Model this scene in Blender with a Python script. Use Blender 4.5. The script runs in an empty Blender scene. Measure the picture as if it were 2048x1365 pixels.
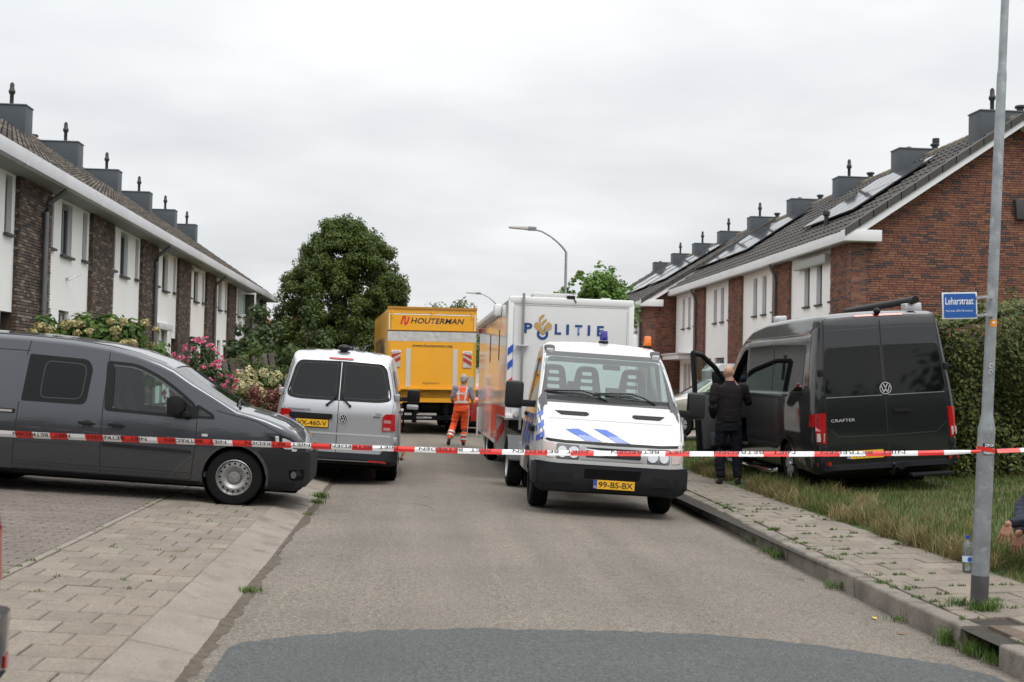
import bpy, bmesh, math, random
from mathutils import Vector, Matrix, noise
from mathutils.bvhtree import BVHTree
random.seed(7)
SC = bpy.context.scene
COL = SC.collection
R = math.radians

# ---------------------------------------------------------------- camera
cd = bpy.data.cameras.new('camera'); cam = bpy.data.objects.new('camera', cd); COL.objects.link(cam)
cd.sensor_width = 36.0; cd.lens = 36.0 * 2450 / 2048; cd.clip_end = 3000; cd.clip_start = .05
CAMZ = 1.62
def _cam():
    y, p, r = R(4.63), R(1.78), R(1.2)
    f = Vector((math.sin(y)*math.cos(p), math.cos(y)*math.cos(p), math.sin(p)))
    rt = Vector((math.cos(y), -math.sin(y), 0)); up = rt.cross(f)
    r2 = rt*math.cos(r) + up*math.sin(r); u2 = -rt*math.sin(r) + up*math.cos(r)
    m = Matrix((r2, u2, -f)).transposed().to_4x4(); m.translation = Vector((0, 0, CAMZ)); return m
cam.matrix_world = _cam()
cd.dof.use_dof = True; cd.dof.focus_distance = 15.5; cd.dof.aperture_fstop = 3.5
SC.camera = cam

# ---------------------------------------------------------------- sky and sun
world = bpy.data.worlds.new('World'); SC.world = world; world.use_nodes = True
def _world():
    nt = world.node_tree; N = nt.nodes; L = nt.links; N.clear()
    out = N.new('ShaderNodeOutputWorld'); bg = N.new('ShaderNodeBackground'); L.new(bg.outputs[0], out.inputs[0])
    sky = N.new('ShaderNodeTexSky'); sky.sky_type = 'NISHITA'; sky.sun_disc = False
    sky.sun_elevation = R(52); sky.sun_rotation = R(146); sky.dust_density = 3
    tc = N.new('ShaderNodeTexCoord'); sep = N.new('ShaderNodeSeparateXYZ'); L.new(tc.outputs['Generated'], sep.inputs[0])
    def M(op, a, b=None):
        n = N.new('ShaderNodeMath'); n.operation = op
        for i, v in enumerate((a, b)):
            if v is None: continue
            if isinstance(v, (int, float)): n.inputs[i].default_value = v
            else: L.new(v, n.inputs[i])
        return n.outputs[0]
    zc = M('MAXIMUM', sep.outputs['Z'], 0.0)
    den = M('ADD', zc, .14)
    cx = M('DIVIDE', sep.outputs['X'], den); cy = M('DIVIDE', sep.outputs['Y'], den)
    cmb = N.new('ShaderNodeCombineXYZ'); L.new(cx, cmb.inputs[0]); L.new(cy, cmb.inputs[1])
    n1 = N.new('ShaderNodeTexNoise'); n1.inputs['Scale'].default_value = .75; n1.inputs['Detail'].default_value = 5; n1.inputs['Roughness'].default_value = .5
    L.new(cmb.outputs[0], n1.inputs['Vector'])
    rp = N.new('ShaderNodeValToRGB'); L.new(n1.outputs['Fac'], rp.inputs[0])
    rp.color_ramp.elements[0].position = .32; rp.color_ramp.elements[0].color = (.75, .775, .80, 1)
    rp.color_ramp.elements[1].position = .68; rp.color_ramp.elements[1].color = (1.10, 1.105, 1.11, 1)
    # overcast sky: zenith about three times the horizon
    lum = M('ADD', M('ADD', M('MULTIPLY', zc, .58), .635), M('MULTIPLY', M('POWER', zc, 3.0), 1.05))
    mul = N.new('ShaderNodeVectorMath'); mul.operation = 'SCALE'; L.new(rp.outputs[0], mul.inputs[0]); L.new(lum, mul.inputs['Scale'])
    sk = N.new('ShaderNodeVectorMath'); sk.operation = 'SCALE'; L.new(sky.outputs[0], sk.inputs[0]); sk.inputs['Scale'].default_value = .08
    mx = N.new('ShaderNodeMix'); mx.data_type = 'RGBA'; mx.inputs[0].default_value = .93
    L.new(sk.outputs[0], mx.inputs[6]); L.new(mul.outputs[0], mx.inputs[7])
    L.new(mx.outputs[2], bg.inputs[0]); bg.inputs[1].default_value = 1.0
_world()
sd = bpy.data.lights.new('sun', 'SUN'); sd.energy = 1.25; sd.angle = R(28); sd.color = (1, .97, .93)
sun = bpy.data.objects.new('sun', sd); COL.objects.link(sun)
_sd = Vector((.30, -.45, .95)).normalized()          # towards the sun
sun.rotation_euler = _sd.to_track_quat('Z', 'Y').to_euler(); sun.location = (0, 0, 60)
SC.view_settings.view_transform = 'Standard'; SC.view_settings.look = 'None'
SC.view_settings.exposure = 0.42; SC.view_settings.gamma = 1.0; SC.view_settings.use_curve_mapping = False
SC.render.engine = 'CYCLES'
try:
    SC.cycles.max_bounces = 8; SC.cycles.transparent_max_bounces = 12; SC.cycles.use_denoising = True
except Exception: pass

# ---------------------------------------------------------------- helpers
def link(o, parent=None):
    COL.objects.link(o)
    if parent is not None: o.parent = parent
    return o
def tag(o, label=None, cat=None, group=None, kind=None):
    if label: o['label'] = label
    if cat: o['category'] = cat
    if group: o['group'] = group
    if kind: o['kind'] = kind
    return o
def empty(name, loc=(0, 0, 0), rot=(0, 0, 0), label=None, cat=None, group=None):
    o = bpy.data.objects.new(name, None); COL.objects.link(o); o.location = loc; o.rotation_euler = rot
    o.empty_display_size = .1
    return tag(o, label, cat, group)
def sharp(me, ang=35):
    me.polygons.foreach_set('use_smooth', [True]*len(me.polygons))
    try: me.set_sharp_from_angle(angle=R(ang))
    except Exception: pass
def mesh(name, v, f, mats=None, mi=None, smooth=None, recalc=False):
    me = bpy.data.meshes.new(name); me.from_pydata(v, [], f)
    if mats is not None:
        for m in (mats if isinstance(mats, (list, tuple)) else [mats]): me.materials.append(m)
    if mi: me.polygons.foreach_set('material_index', mi)
    if recalc:
        bm = bmesh.new(); bm.from_mesh(me); bmesh.ops.recalc_face_normals(bm, faces=bm.faces); bm.to_mesh(me); bm.free()
    if smooth: sharp(me, smooth)
    me.update(); return me
def obj(name, me, parent=None):
    return link(bpy.data.objects.new(name, me), parent)
class MB:
    """collects simple shapes into one mesh"""
    def __init__(s): s.v = []; s.f = []; s.m = []
    def add(s, v, f, mi=0):
        b = len(s.v); s.v += [tuple(p) for p in v]; s.f += [tuple(i+b for i in q) for q in f]; s.m += [mi]*len(f); return s
    def box(s, a, b, mi=0):
        x0, y0, z0 = a; x1, y1, z1 = b
        return s.add([(x0,y0,z0),(x1,y0,z0),(x1,y1,z0),(x0,y1,z0),(x0,y0,z1),(x1,y0,z1),(x1,y1,z1),(x0,y1,z1)],
                     [(0,3,2,1),(4,5,6,7),(0,1,5,4),(1,2,6,5),(2,3,7,6),(3,0,4,7)], mi)
    def prism(s, pts, d, mi=0):
        n = len(pts); d = Vector(d); P = [Vector(p) for p in pts]
        return s.add(P+[p+d for p in P], [tuple(range(n))[::-1], tuple(range(n, 2*n))]+[(i,(i+1)%n,(i+1)%n+n,i+n) for i in range(n)], mi)
    def tube(s, pts, r, n=8, mi=0, cap=True):
        P = [Vector(p) for p in pts]; rr = r if isinstance(r, (list, tuple)) else [r]*len(P); b = []
        ref = Vector((0, 0, 1)); V = []; F = []
        for i, p in enumerate(P):
            t = (P[min(i+1, len(P)-1)]-P[max(i-1, 0)]).normalized()
            a = t.cross(ref)
            if a.length < .05: a = t.cross(Vector((1, 0, 0)))
            a.normalize(); c = a.cross(t)
            for k in range(n):
                th = 2*math.pi*k/n; V.append(p+(a*math.cos(th)+c*math.sin(th))*rr[i])
        for i in range(len(P)-1):
            for k in range(n): F.append((i*n+k, i*n+(k+1) % n, (i+1)*n+(k+1) % n, (i+1)*n+k))
        if cap: F.append(tuple(range(n))[::-1]); F.append(tuple(range((len(P)-1)*n, len(P)*n)))
        return s.add(V, F, mi)
    def lathe(s, prof, o=(0,0,0), ax=(0,0,1), n=16, mi=0, cap=True):
        """prof: (radius, height) along axis"""
        ax = Vector(ax).normalized(); a = ax.cross(Vector((1,0,0)) if abs(ax.x) < .9 else Vector((0,1,0))).normalized(); c = ax.cross(a); o = Vector(o)
        V = []; F = []
        for r, h in prof:
            for k in range(n):
                th = 2*math.pi*k/n; V.append(o+ax*h+(a*math.cos(th)+c*math.sin(th))*r)
        m = len(prof)
        for i in range(m-1):
            for k in range(n): F.append((i*n+k, i*n+(k+1) % n, (i+1)*n+(k+1) % n, (i+1)*n+k))
        if cap and prof[0][0] > 1e-4: F.append(tuple(range(n))[::-1])
        if cap and prof[-1][0] > 1e-4: F.append(tuple(range((m-1)*n, m*n)))
        return s.add(V, F, mi)
    def ell(s, c, r, n=10, m=7, mi=0, rot=None):
        V = []; F = []
        for i in range(m+1):
            ph = math.pi*i/m
            for k in range(n):
                th = 2*math.pi*k/n; p = Vector((r[0]*math.sin(ph)*math.cos(th), r[1]*math.sin(ph)*math.sin(th), r[2]*math.cos(ph)))
                if rot: p = rot @ p
                V.append(p+Vector(c))
        for i in range(m):
            for k in range(n): F.append((i*n+k, (i+1)*n+k, (i+1)*n+(k+1) % n, i*n+(k+1) % n))
        return s.add(V, F, mi)
    def build(s, name, mats, parent=None, bevel=0, smooth=None, recalc=True, seg=2):
        me = mesh(name, s.v, s.f, mats, s.m, None, False)
        if recalc or bevel:
            bm = bmesh.new(); bm.from_mesh(me)
            bmesh.ops.recalc_face_normals(bm, faces=bm.faces)
            if bevel:
                es = [e for e in bm.edges if len(e.link_faces) == 2 and e.calc_face_angle(0) > R(30)]
                bmesh.ops.bevel(bm, geom=es, offset=bevel, segments=seg, profile=.6, affect='EDGES', clamp_overlap=True)
            bm.to_mesh(me); bm.free()
        if smooth or bevel: sharp(me, smooth or 40)
        return obj(name, me, parent)
def lerp(t, xs, ys):
    if t <= xs[0]: return ys[0]
    for i in range(len(xs)-1):
        if t <= xs[i+1]:
            k = (t-xs[i])/(xs[i+1]-xs[i]) if xs[i+1] > xs[i] else 1; return ys[i]+(ys[i+1]-ys[i])*k
    return ys[-1]
def curve(pts, n=6):
    """Catmull-Rom through 2D or 3D points"""
    P = [Vector(p) for p in pts]; o = []
    for i in range(len(P)-1):
        a = P[max(i-1, 0)]; b = P[i]; c = P[i+1]; d = P[min(i+2, len(P)-1)]
        for k in range(n):
            t = k/n; o.append(.5*((2*b)+(c-a)*t+(2*a-5*b+4*c-d)*t*t+(3*b-a-3*c+d)*t**3))
    return o+[P[-1]]

# ---------------------------------------------------------------- materials
_mats = {}
def mat(name, col, rough=.6, metal=0, var=0, vscale=3, bump=0, bscale=40, coat=0, spec=.5, island=None, trans=0, emit=0, ramp=None, speck=None, stain=None, detail=6, streak=0):
    """principled material; var = tonal noise, island = list of colours picked per loose piece / object, speck = (scale, amount), stain = (colour, scale, lo, hi)"""
    if name in _mats: return _mats[name]
    m = bpy.data.materials.new(name); m.use_nodes = True; _mats[name] = m
    nt = m.node_tree; N = nt.nodes; L = nt.links; b = N['Principled BSDF']
    b.inputs['Roughness'].default_value = rough; b.inputs['Metallic'].default_value = metal
    b.inputs['Coat Weight'].default_value = coat; b.inputs['Coat Roughness'].default_value = .03; b.inputs['Specular IOR Level'].default_value = spec
    c4 = (*col, 1); b.inputs['Base Color'].default_value = c4
    geo = N.new('ShaderNodeNewGeometry'); pos = geo.outputs['Position']; cur = None
    def mix(a, bb, fac, mode='MIX'):
        n = N.new('ShaderNodeMix'); n.data_type = 'RGBA'; n.blend_type = mode
        for i, v in ((6, a), (7, bb)):
            if isinstance(v, tuple): n.inputs[i].default_value = v
            else: L.new(v, n.inputs[i])
        if isinstance(fac, (int, float)): n.inputs[0].default_value = fac
        else: L.new(fac, n.inputs[0])
        return n.outputs[2]
    def nz(scale, det=6, ro=.55):
        n = N.new('ShaderNodeTexNoise'); n.inputs['Scale'].default_value = scale; n.inputs['Detail'].default_value = det; n.inputs['Roughness'].default_value = ro; L.new(pos, n.inputs['Vector']); return n.outputs['Fac']
    def rampn(src, els):
        r = N.new('ShaderNodeValToRGB'); L.new(src, r.inputs[0]); e = r.color_ramp.elements
        while len(e) < len(els): e.new(.5)
        for i, (p, c) in enumerate(els): e[i].position = p; e[i].color = (*c, 1) if len(c) == 3 else c
        return r
    if island:
        oi = N.new('ShaderNodeObjectInfo'); ad = N.new('ShaderNodeMath'); ad.operation = 'ADD'; L.new(oi.outputs['Random'], ad.inputs[0]); L.new(geo.outputs['Random Per Island'], ad.inputs[1])
        fr = N.new('ShaderNodeMath'); fr.operation = 'FRACT'; L.new(ad.outputs[0], fr.inputs[0])
        r = rampn(fr.outputs[0], [(i/max(1, len(island)), c) for i, c in enumerate(island)]); r.color_ramp.interpolation = 'CONSTANT' if len(island) > 3 else 'LINEAR'
        cur = r.outputs[0]
    if ramp:
        cur = rampn(nz(vscale, detail), ramp).outputs[0]
    if var:
        r = rampn(nz(vscale, detail), [(.25, (1-var,)*3), (.75, (1+var*.6,)*3)])
        cur = mix(cur if cur else c4, r.outputs[0], 1.0, 'MULTIPLY')
    for sk in (speck if isinstance(speck, list) else [speck] if speck else []):
        r = rampn(nz(sk[0], 2, .6), [(.36, (1-sk[1],)*3), (.64, (1+sk[1],)*3)])
        cur = mix(cur if cur else c4, r.outputs[0], 1.0, 'MULTIPLY')
    if streak:
        mp = N.new('ShaderNodeMapping'); mp.inputs['Scale'].default_value = (2.2, .12, 1); L.new(pos, mp.inputs[0]); n_ = N.new('ShaderNodeTexNoise'); n_.inputs['Scale'].default_value = 1; n_.inputs['Detail'].default_value = 4; L.new(mp.outputs[0], n_.inputs['Vector'])
        r = rampn(n_.outputs['Fac'], [(.3, (1-streak,)*3), (.7, (1+streak,)*3)]); cur = mix(cur if cur else c4, r.outputs[0], 1.0, 'MULTIPLY')
    if stain:
        r = rampn(nz(stain[1], 5), [(stain[2], (0, 0, 0)), (stain[3], (1, 1, 1))])
        cur = mix(cur if cur else c4, (*stain[0], 1), r.outputs[0])
    if cur: L.new(cur, b.inputs['Base Color'])
    if bump:
        bn = N.new('ShaderNodeBump'); bn.inputs['Strength'].default_value = 1; bn.inputs['Distance'].default_value = bump
        L.new(nz(bscale, 4), bn.inputs['Height']); L.new(bn.outputs[0], b.inputs['Normal'])
    if trans:
        t = N.new('ShaderNodeBsdfTranslucent'); t.inputs[0].default_value = c4
        if cur: L.new(cur, t.inputs[0])
        mx = N.new('ShaderNodeMixShader'); mx.inputs[0].default_value = trans; L.new(b.outputs[0], mx.inputs[1]); L.new(t.outputs[0], mx.inputs[2])
        L.new(mx.outputs[0], N['Material Output'].inputs[0])
    return m
def glass(name, tint=(.8, .9, .88), refl=1.0, dens=.0, haze=0):
    """thin see-through pane: mirror by angle, tinted view through"""
    if name in _mats: return _mats[name]
    m = bpy.data.materials.new(name); m.use_nodes = True; _mats[name] = m
    nt = m.node_tree; N = nt.nodes; L = nt.links; N.remove(N['Principled BSDF'])
    tr = N.new('ShaderNodeBsdfTransparent'); tr.inputs[0].default_value = (*tint, 1)
    gl = N.new('ShaderNodeBsdfGlossy'); gl.inputs['Roughness'].default_value = .01; gl.inputs[0].default_value = (refl, refl, refl, 1)
    fr = N.new('ShaderNodeFresnel'); fr.inputs[0].default_value = 1.65
    mx = N.new('ShaderNodeMixShader'); L.new(fr.outputs[0], mx.inputs[0]); L.new(tr.outputs[0], mx.inputs[1]); L.new(gl.outputs[0], mx.inputs[2])
    last = mx
    if haze:
        df = N.new('ShaderNodeBsdfDiffuse'); df.inputs[0].default_value = (.6, .65, .65, 1)
        m2 = N.new('ShaderNodeMixShader'); m2.inputs[0].default_value = haze; L.new(mx.outputs[0], m2.inputs[1]); L.new(df.outputs[0], m2.inputs[2]); last = m2
    L.new(last.outputs[0], N['Material Output'].inputs[0]); return m

# flat lettering: text fitted into a rectangle in the plane (O, U, V)
def text_mesh(s, w, h, shear=0, bold=0):
    c = bpy.data.curves.new('lettering', 'FONT'); c.body = s; c.size = 1; c.shear = shear; c.offset = bold; c.resolution_u = 3
    o = bpy.data.objects.new('lettering', c); COL.objects.link(o)
    bpy.context.view_layer.update()
    me = bpy.data.meshes.new_from_object(o.evaluated_get(bpy.context.evaluated_depsgraph_get()))
    bpy.data.objects.remove(o); bpy.data.curves.remove(c)
    xs = [v.co.x for v in me.vertices]; ys = [v.co.y for v in me.vertices]
    x0, x1, y0, y1 = min(xs), max(xs), min(ys), max(ys)
    for v in me.vertices: v.co = Vector(((v.co.x-x0)/(x1-x0)*w, (v.co.y-y0)/(y1-y0)*h, 0))
    return me
def text(name, s, O, U, V, w, h, m, parent=None, shear=0, bold=0, off=.003, center=False, bvh=None):
    me = text_mesh(s, w, h, shear, bold); O = Vector(O); U = Vector(U).normalized(); V = Vector(V).normalized(); n = U.cross(V).normalized()
    if center: O = O-U*w/2-V*h/2
    for v in me.vertices:
        p = O+U*v.co.x+V*v.co.y
        if bvh:
            hit = bvh.ray_cast(p+n*1.0, -n)
            if hit[0]: p = hit[0]
        v.co = p+n*off
    me.materials.append(m); return obj(name, me, parent)
def flat(name, pts, O, U, V, m, parent=None, off=.003, th=0):
    O = Vector(O); U = Vector(U).normalized(); V = Vector(V).normalized(); n = U.cross(V).normalized()
    P = [O+U*p[0]+V*p[1]+n*off for p in pts]
    if th:
        b = MB(); b.prism([p-n*th for p in P], n*th); return b.build(name, m, parent)
    return obj(name, mesh(name, P, [tuple(range(len(P)))], m), parent)
def flatmulti(name, polys, O, U, V, m, parent=None, off=.003):
    O = Vector(O); U = Vector(U).normalized(); V = Vector(V).normalized(); n = U.cross(V).normalized(); b = MB()
    for pts in polys:
        P = [O+U*p[0]+V*p[1]+n*off for p in pts]; b.add(P, [tuple(range(len(P)))])
    return b.build(name, m, parent, recalc=False)
def ring2d(r0, r1, n=28, cx=0, cy=0):
    o = []
    for k in range(n):
        a, b = 2*math.pi*k/n, 2*math.pi*(k+1)/n
        o.append([(cx+r0*math.cos(a), cy+r0*math.sin(a)), (cx+r1*math.cos(a), cy+r1*math.sin(a)), (cx+r1*math.cos(b), cy+r1*math.sin(b)), (cx+r0*math.cos(b), cy+r0*math.sin(b))])
    return o
def stroke2d(pts, w):
    o = []
    for (a, b) in zip(pts[:-1], pts[1:]):
        d = Vector((b[0]-a[0], b[1]-a[1])).normalized()*w/2; n = (-d.y, d.x)
        o.append([(a[0]-n[0], a[1]-n[1]), (b[0]-n[0], b[1]-n[1]), (b[0]+n[0], b[1]+n[1]), (a[0]+n[0], a[1]+n[1])])
    return o
def rnd(pts, r, n=4):
    """round the corners of a polygon"""
    o = []; m = len(pts)
    for i in range(m):
        p = Vector(pts[i]); a = Vector(pts[i-1]); b = Vector(pts[(i+1) % m]); rr = r[i] if isinstance(r, (list, tuple)) else r
        if rr <= 0: o.append(tuple(p)); continue
        da = (a-p); db = (b-p); ra = min(rr, da.length*.48); rb = min(rr, db.length*.48)
        s = p+da.normalized()*ra; e = p+db.normalized()*rb
        for k in range(n+1):
            t = k/n; o.append(tuple(s*(1-t)**2+p*2*t*(1-t)+e*t*t))
    return o
def copy_tree(o, parent=None):
    c = o.copy(); COL.objects.link(c); c.parent = parent
    for ch in list(o.children): copy_tree(ch, c)
    return c
# ---------------------------------------------------------------- ground, road, pavements
def road_z(x): return -.045*(x-.5) if x > .5 else (-.012*(.5-x)/1.7 if x > -1.2 else -.012)
def kx(y): return lerp(y, [9.5, 11.8, 13.7, 17.7, 22], [3.73, 3.78, 3.86, 3.97, 4.0])
def left_z(x):
    if x > -1.2: return road_z(x)
    if x > -1.58: return .085*(-1.2-x)/.38
    return .085+.05*(min(-x, 5.4)-1.58)
def right_z(x): return lerp(x, [3.7, 4.95, 5.7, 7.6, 9.5, 30], [.02, .06, .10, .235, .33, .4])

m_asph = mat('asphalt_old', (.142, .122, .099), .9, streak=.12, var=.15, vscale=.7, speck=[(26, .16), (58, .34), (120, .4)], bump=.006, bscale=90, stain=((.102, .085, .067), 1.1, .56, .85), detail=8)
m_asph2 = mat('asphalt_new', (.062, .066, .065), .9, var=.12, vscale=1.2, speck=[(26, .14), (58, .32), (120, .36)], bump=.006, bscale=90)
m_slab = mat('concrete_paving', (.34, .3, .255), .9, island=[(.162, .136, .108), (.18, .152, .122), (.169, .143, .114), (.192, .164, .131), (.173, .148, .121), (.176, .146, .115)], var=.2, vscale=4, speck=[(45, .12), (120, .2)], bump=.003, bscale=110)
m_slab2 = mat('concrete_gutter', (.20, .174, .145), .9, var=.2, vscale=2.2, speck=[(45, .1), (130, .16)], bump=.002, bscale=110, stain=((.105, .089, .071), 3.5, .54, .8))
m_kerb = mat('concrete_kerb', (.175, .152, .126), .9, var=.25, vscale=3, speck=[(45, .12), (110, .2)], bump=.003, bscale=90, stain=((.062, .054, .042), 4, .46, .78))
m_joint = mat('joint_sand', (.03, .025, .019), .95, var=.3, vscale=9)
m_soil = mat('road_edge_soil', (.085, .067, .049), .95, var=.4, vscale=14, bump=.01, bscale=50)
m_brickpav = mat('bay_brick', (.27, .22, .19), .9, island=[(.122, .102, .085), (.135, .113, .095), (.128, .108, .09), (.143, .12, .101), (.138, .109, .093), (.13, .11, .094)], var=.18, vscale=2.5, speck=[(50, .2), (140, .28)], bump=.003, bscale=130)
m_ground = mat('earth_ground', (.085, .085, .04), .95, ramp=[(.3, (.055, .075, .02)), (.55, (.085, .1, .03)), (.75, (.12, .10, .055))], vscale=.6, bump=.03, bscale=14)
m_lawn = mat('lawn_soil', (.06, .08, .025), .95, ramp=[(.3, (.045, .07, .018)), (.55, (.07, .085, .028)), (.8, (.12, .1, .05))], vscale=1.3, bump=.03, bscale=20)

def sheet(name, xs, ys, zf, m, kind='structure'):
    v = []; f = []; n = len(xs)
    for y in ys:
        for x in xs: v.append((x, y, zf(x, y)))
    for j in range(len(ys)-1):
        for i in range(n-1): f.append((j*n+i, j*n+i+1, (j+1)*n+i+1, (j+1)*n+i))
    o = obj(name, mesh(name, v, f, m, smooth=60)); o['kind'] = kind; return o
YS = [-12, -4, 0, 3, 5]+[6+i*.5 for i in range(48)]+[32, 36, 42, 50, 60, 80, 110, 160]
sheet('ground', [-900, -60, 0, 60, 900], [-400, -20, 60, 200, 1400], lambda x, y: -.32, m_ground)
road = sheet('road', [-1.25, -.8, -.3, .5, 1.2, 2, 2.8, 3.4, 4.15], YS, lambda x, y: road_z(x), m_asph)
# newer dark asphalt in front
PX = [-1.05, -1.03, -.7, -.35, .2, .5, .69, 1.3, 1.92, 2.4, 2.8, 3.2, 3.45, 3.6]
PY = [7.45, 7.56, 7.78, 7.89, 7.98, 8.0, 8.01, 8.1, 8.16, 8.08, 7.93, 7.72, 7.55, 7.3]
_n = 90; _px = [PX[0]+(PX[-1]-PX[0])*i/_n for i in range(_n+1)]; _px = sorted(set(_px+[.5])); PY = [lerp(x, PX, PY) for x in _px]; PX = _px
v = []; f = []
for j, t in enumerate((0, .35, .7, .88, .95, 1)):
    for x, y in zip(PX, PY):
        yy = -10+(y+10)*t+ (random.uniform(-.035, .035) if t == 1 else 0); v.append((x, yy, road_z(x)+(.0065 if t < 1 else .002)))
n = len(PX)
for j in range(5):
    for i in range(n-1): f.append((j*n+i, j*n+i+1, (j+1)*n+i+1, (j+1)*n+i))
o = obj('road_resurfaced_patch', mesh('road_resurfaced_patch', v, f, m_asph2, smooth=60)); o['kind'] = 'structure'
# crack and tar patch across the road
b = MB()
for pts, w in (([(-.55, 16.2), (-.2, 15.95), (.1, 15.8), (.3, 15.3), (.28, 14.9)], .012), ([(-1.1, 17.6), (0, 17.4), (1.2, 17.3), (2.4, 17.45), (3.8, 17.2)], .008), ([(.2, 16.9), (.3, 16.4), (.3, 15.9)], .02)):
    c = curve(pts, 8)
    for p, q in zip(c[:-1], c[1:]):
        d = (q-p).normalized()*w*random.uniform(.4, .7); nx = (-d.y, d.x)
        b.add([(p.x-nx[0], p.y-nx[1], road_z(p.x)+.003), (q.x-nx[0], q.y-nx[1], road_z(q.x)+.003), (q.x+nx[0], q.y+nx[1], road_z(q.x)+.003), (p.x+nx[0], p.y+nx[1], road_z(p.x)+.003)], [(0, 1, 2, 3)])
o = b.build('road_crack_seal', mat('tar', (.12, .11, .1), .7, var=.3, vscale=8)); o['kind'] = 'structure'
# soil washed along the left edge
v = []; f = []; k = 0
ys = [4+i*.09 for i in range(240)]
for i, y in enumerate(ys):
    w = .065+.10*noise.noise(Vector((y*.9, 3.1, 0)))+.05*noise.noise(Vector((y*3.7, 9, 0)))+.03*noise.noise(Vector((y*11, 5, 0)))
    w = max(w, .012)
    for x, z in ((-1.215, .012), (-1.17, .009), (-1.2+w*.7, .006), (-1.2+w, .0)): v.append((x, y, road_z(x)+z+random.uniform(0, .004)))
for i in range(len(ys)-1):
    for j in range(3): f.append((i*4+j, i*4+j+1, i*4+j+5, i*4+j+4))
o = obj('road_edge_soil', mesh('road_edge_soil', v, f, m_soil)); o['kind'] = 'structure'

def slab_mesh(name, w, d, h=.06, ch=.006, m=None, jit=0):
    """chamfered slab, centred, top at z=0; w along x, d along y"""
    a, c = w/2, d/2; v = []
    for (s, t, z) in ((0, 0, -h), (0, 0, -ch), (ch, ch, 0)):
        for (i, j) in ((-1, -1), (1, -1), (1, 1), (-1, 1)): v.append((i*(a-s), j*(c-t), z))
    f = [(8, 9, 10, 11)]
    for L in (0, 4):
        for i in range(4): f.append((L+i, L+(i+1) % 4, L+4+(i+1) % 4, L+4+i))
    return mesh(name, v, f, m)
def put(me, name, parent, loc, rot):
    o = bpy.data.objects.new(name, me); COL.objects.link(o); o.parent = parent; o.location = loc; o.rotation_euler = rot; return o
def join_slabs(name, parent, m, items, kind='stuff'):
    """items: (x, y, z, w, d, ax, ay) as one joined mesh"""
    b = MB()
    for (x, y, z, w, d, ax, ay) in items:
        a, c, ch, h = w/2, d/2, .006, .05; v = []
        for (s, zz) in ((0, -h), (0, -ch), (ch, 0)):
            for (i, j) in ((-1, -1), (1, -1), (1, 1), (-1, 1)):
                px, py = i*(a-s), j*(c-s); v.append((x+px, y+py, z+zz+px*ax+py*ay))
        b.add(v, [(8, 9, 10, 11)]+[(L+i, L+(i+1) % 4, L+4+(i+1) % 4, L+4+i) for L in (0, 4) for i in range(4)])
    o = b.build(name, m, parent, recalc=False); o['kind'] = kind; return o

# left pavement: bed, gutter slabs, 30x30 slabs, edging, brick parking bay
lp = sheet('left_pavement', [-1.19, -1.58, -2.82, -5.4, -7.2, -14], YS, lambda x, y: left_z(x)-.022, m_joint)
gm = []
y = 3.2; i = 0
while y < 34:
    L = .99 if i % 2 else .5
    L = .995
    # sloping slab
    v = []
    a = math.atan2(.085, .38)
    me = slab_mesh('gutter_slab', .40, L, .08, .008, m_slab2)
    put(me, 'gutter_slab', lp, (-1.39, y+L/2, .045+random.uniform(-.004, .004)), (random.uniform(-.006, .006), a+random.uniform(-.012, .012), random.uniform(-.003, .003)))
    y += L+.008; i += 1
full = slab_mesh('paving_slab', .303, .293, .06, .006, m_slab)
far = []
row = 0; y = 4.0
sl = math.atan(.05)
while y < 60:
    off = .155 if row % 2 else 0
    x = -1.585
    cuts = []
    if off: cuts.append((x-.155/2, .15)); x -= .155
    while x-.31 > -2.83: cuts.append((x-.155, .303)); x -= .31
    if x-(-2.83) > .06: cuts.append(((x-2.83)/2, x+2.83-.006))
    for (cx, w) in cuts:
        z = left_z(cx)+random.uniform(-.003, .003)
        if y < 17.6:
            me = full if abs(w-.303) < .01 else slab_mesh('paving_slab', w, .293, .06, .006, m_slab)
            put(me, 'paving_slab', lp, (cx+random.uniform(-.002, .002), y+.15, z), (random.uniform(-.01, .01), sl+random.uniform(-.012, .012), random.uniform(-.006, .006)))
        else: far.append((cx, y+.15, z, w, .293, -.05, 0))
    row += 1; y += .30
join_slabs('paving_slab', lp, m_slab, far)
b = MB(); y = 3
while y < 40:
    b.box((-2.90, y, left_z(-2.86)-.1), (-2.835, y+.99, left_z(-2.86)+.004)); y += 1.0
b.build('edging_strip', m_slab2, lp, bevel=.006)
# bay bricks 20 x 10 cm, long side across
bay = []; row = 0; y = 5.0
while y < 17.7:
    x = -2.91-(0 if row % 2 else .105)
    if row % 2 == 0: bay.append((-2.91-.05, y+.05, left_z(-2.96), .1, .1))
    while x > -7.4:
        bay.append((x-.105, y+.05, left_z(x-.105), .204, .096)); x -= .21
    row += 1; y += .1035
bay_me = slab_mesh('bay_brick', .204, .097, .05, .005, m_brickpav)
# nearest visible ones as single bricks
vis = [t for t in bay if t[3] > .2 and 9.0 < t[1] < 11.6 and t[0] > -2.9-(t[1]-8.6)*.34]
vis = sorted(vis, key=lambda t: t[1])[:290]; vs = set(vis)
for t in vis: put(bay_me, 'bay_brick', lp, (t[0], t[1], t[2]+random.uniform(-.003, .003)), (random.uniform(-.015, .015), sl+random.uniform(-.02, .02), random.uniform(-.01, .01)))
join_slabs('bay_brick', lp, m_brickpav, [(t[0], t[1], t[2]+random.uniform(-.003, .003), t[3], t[4], -.05+random.uniform(-.015, .015), random.uniform(-.02, .02)) for t in bay if t not in vs])

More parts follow.
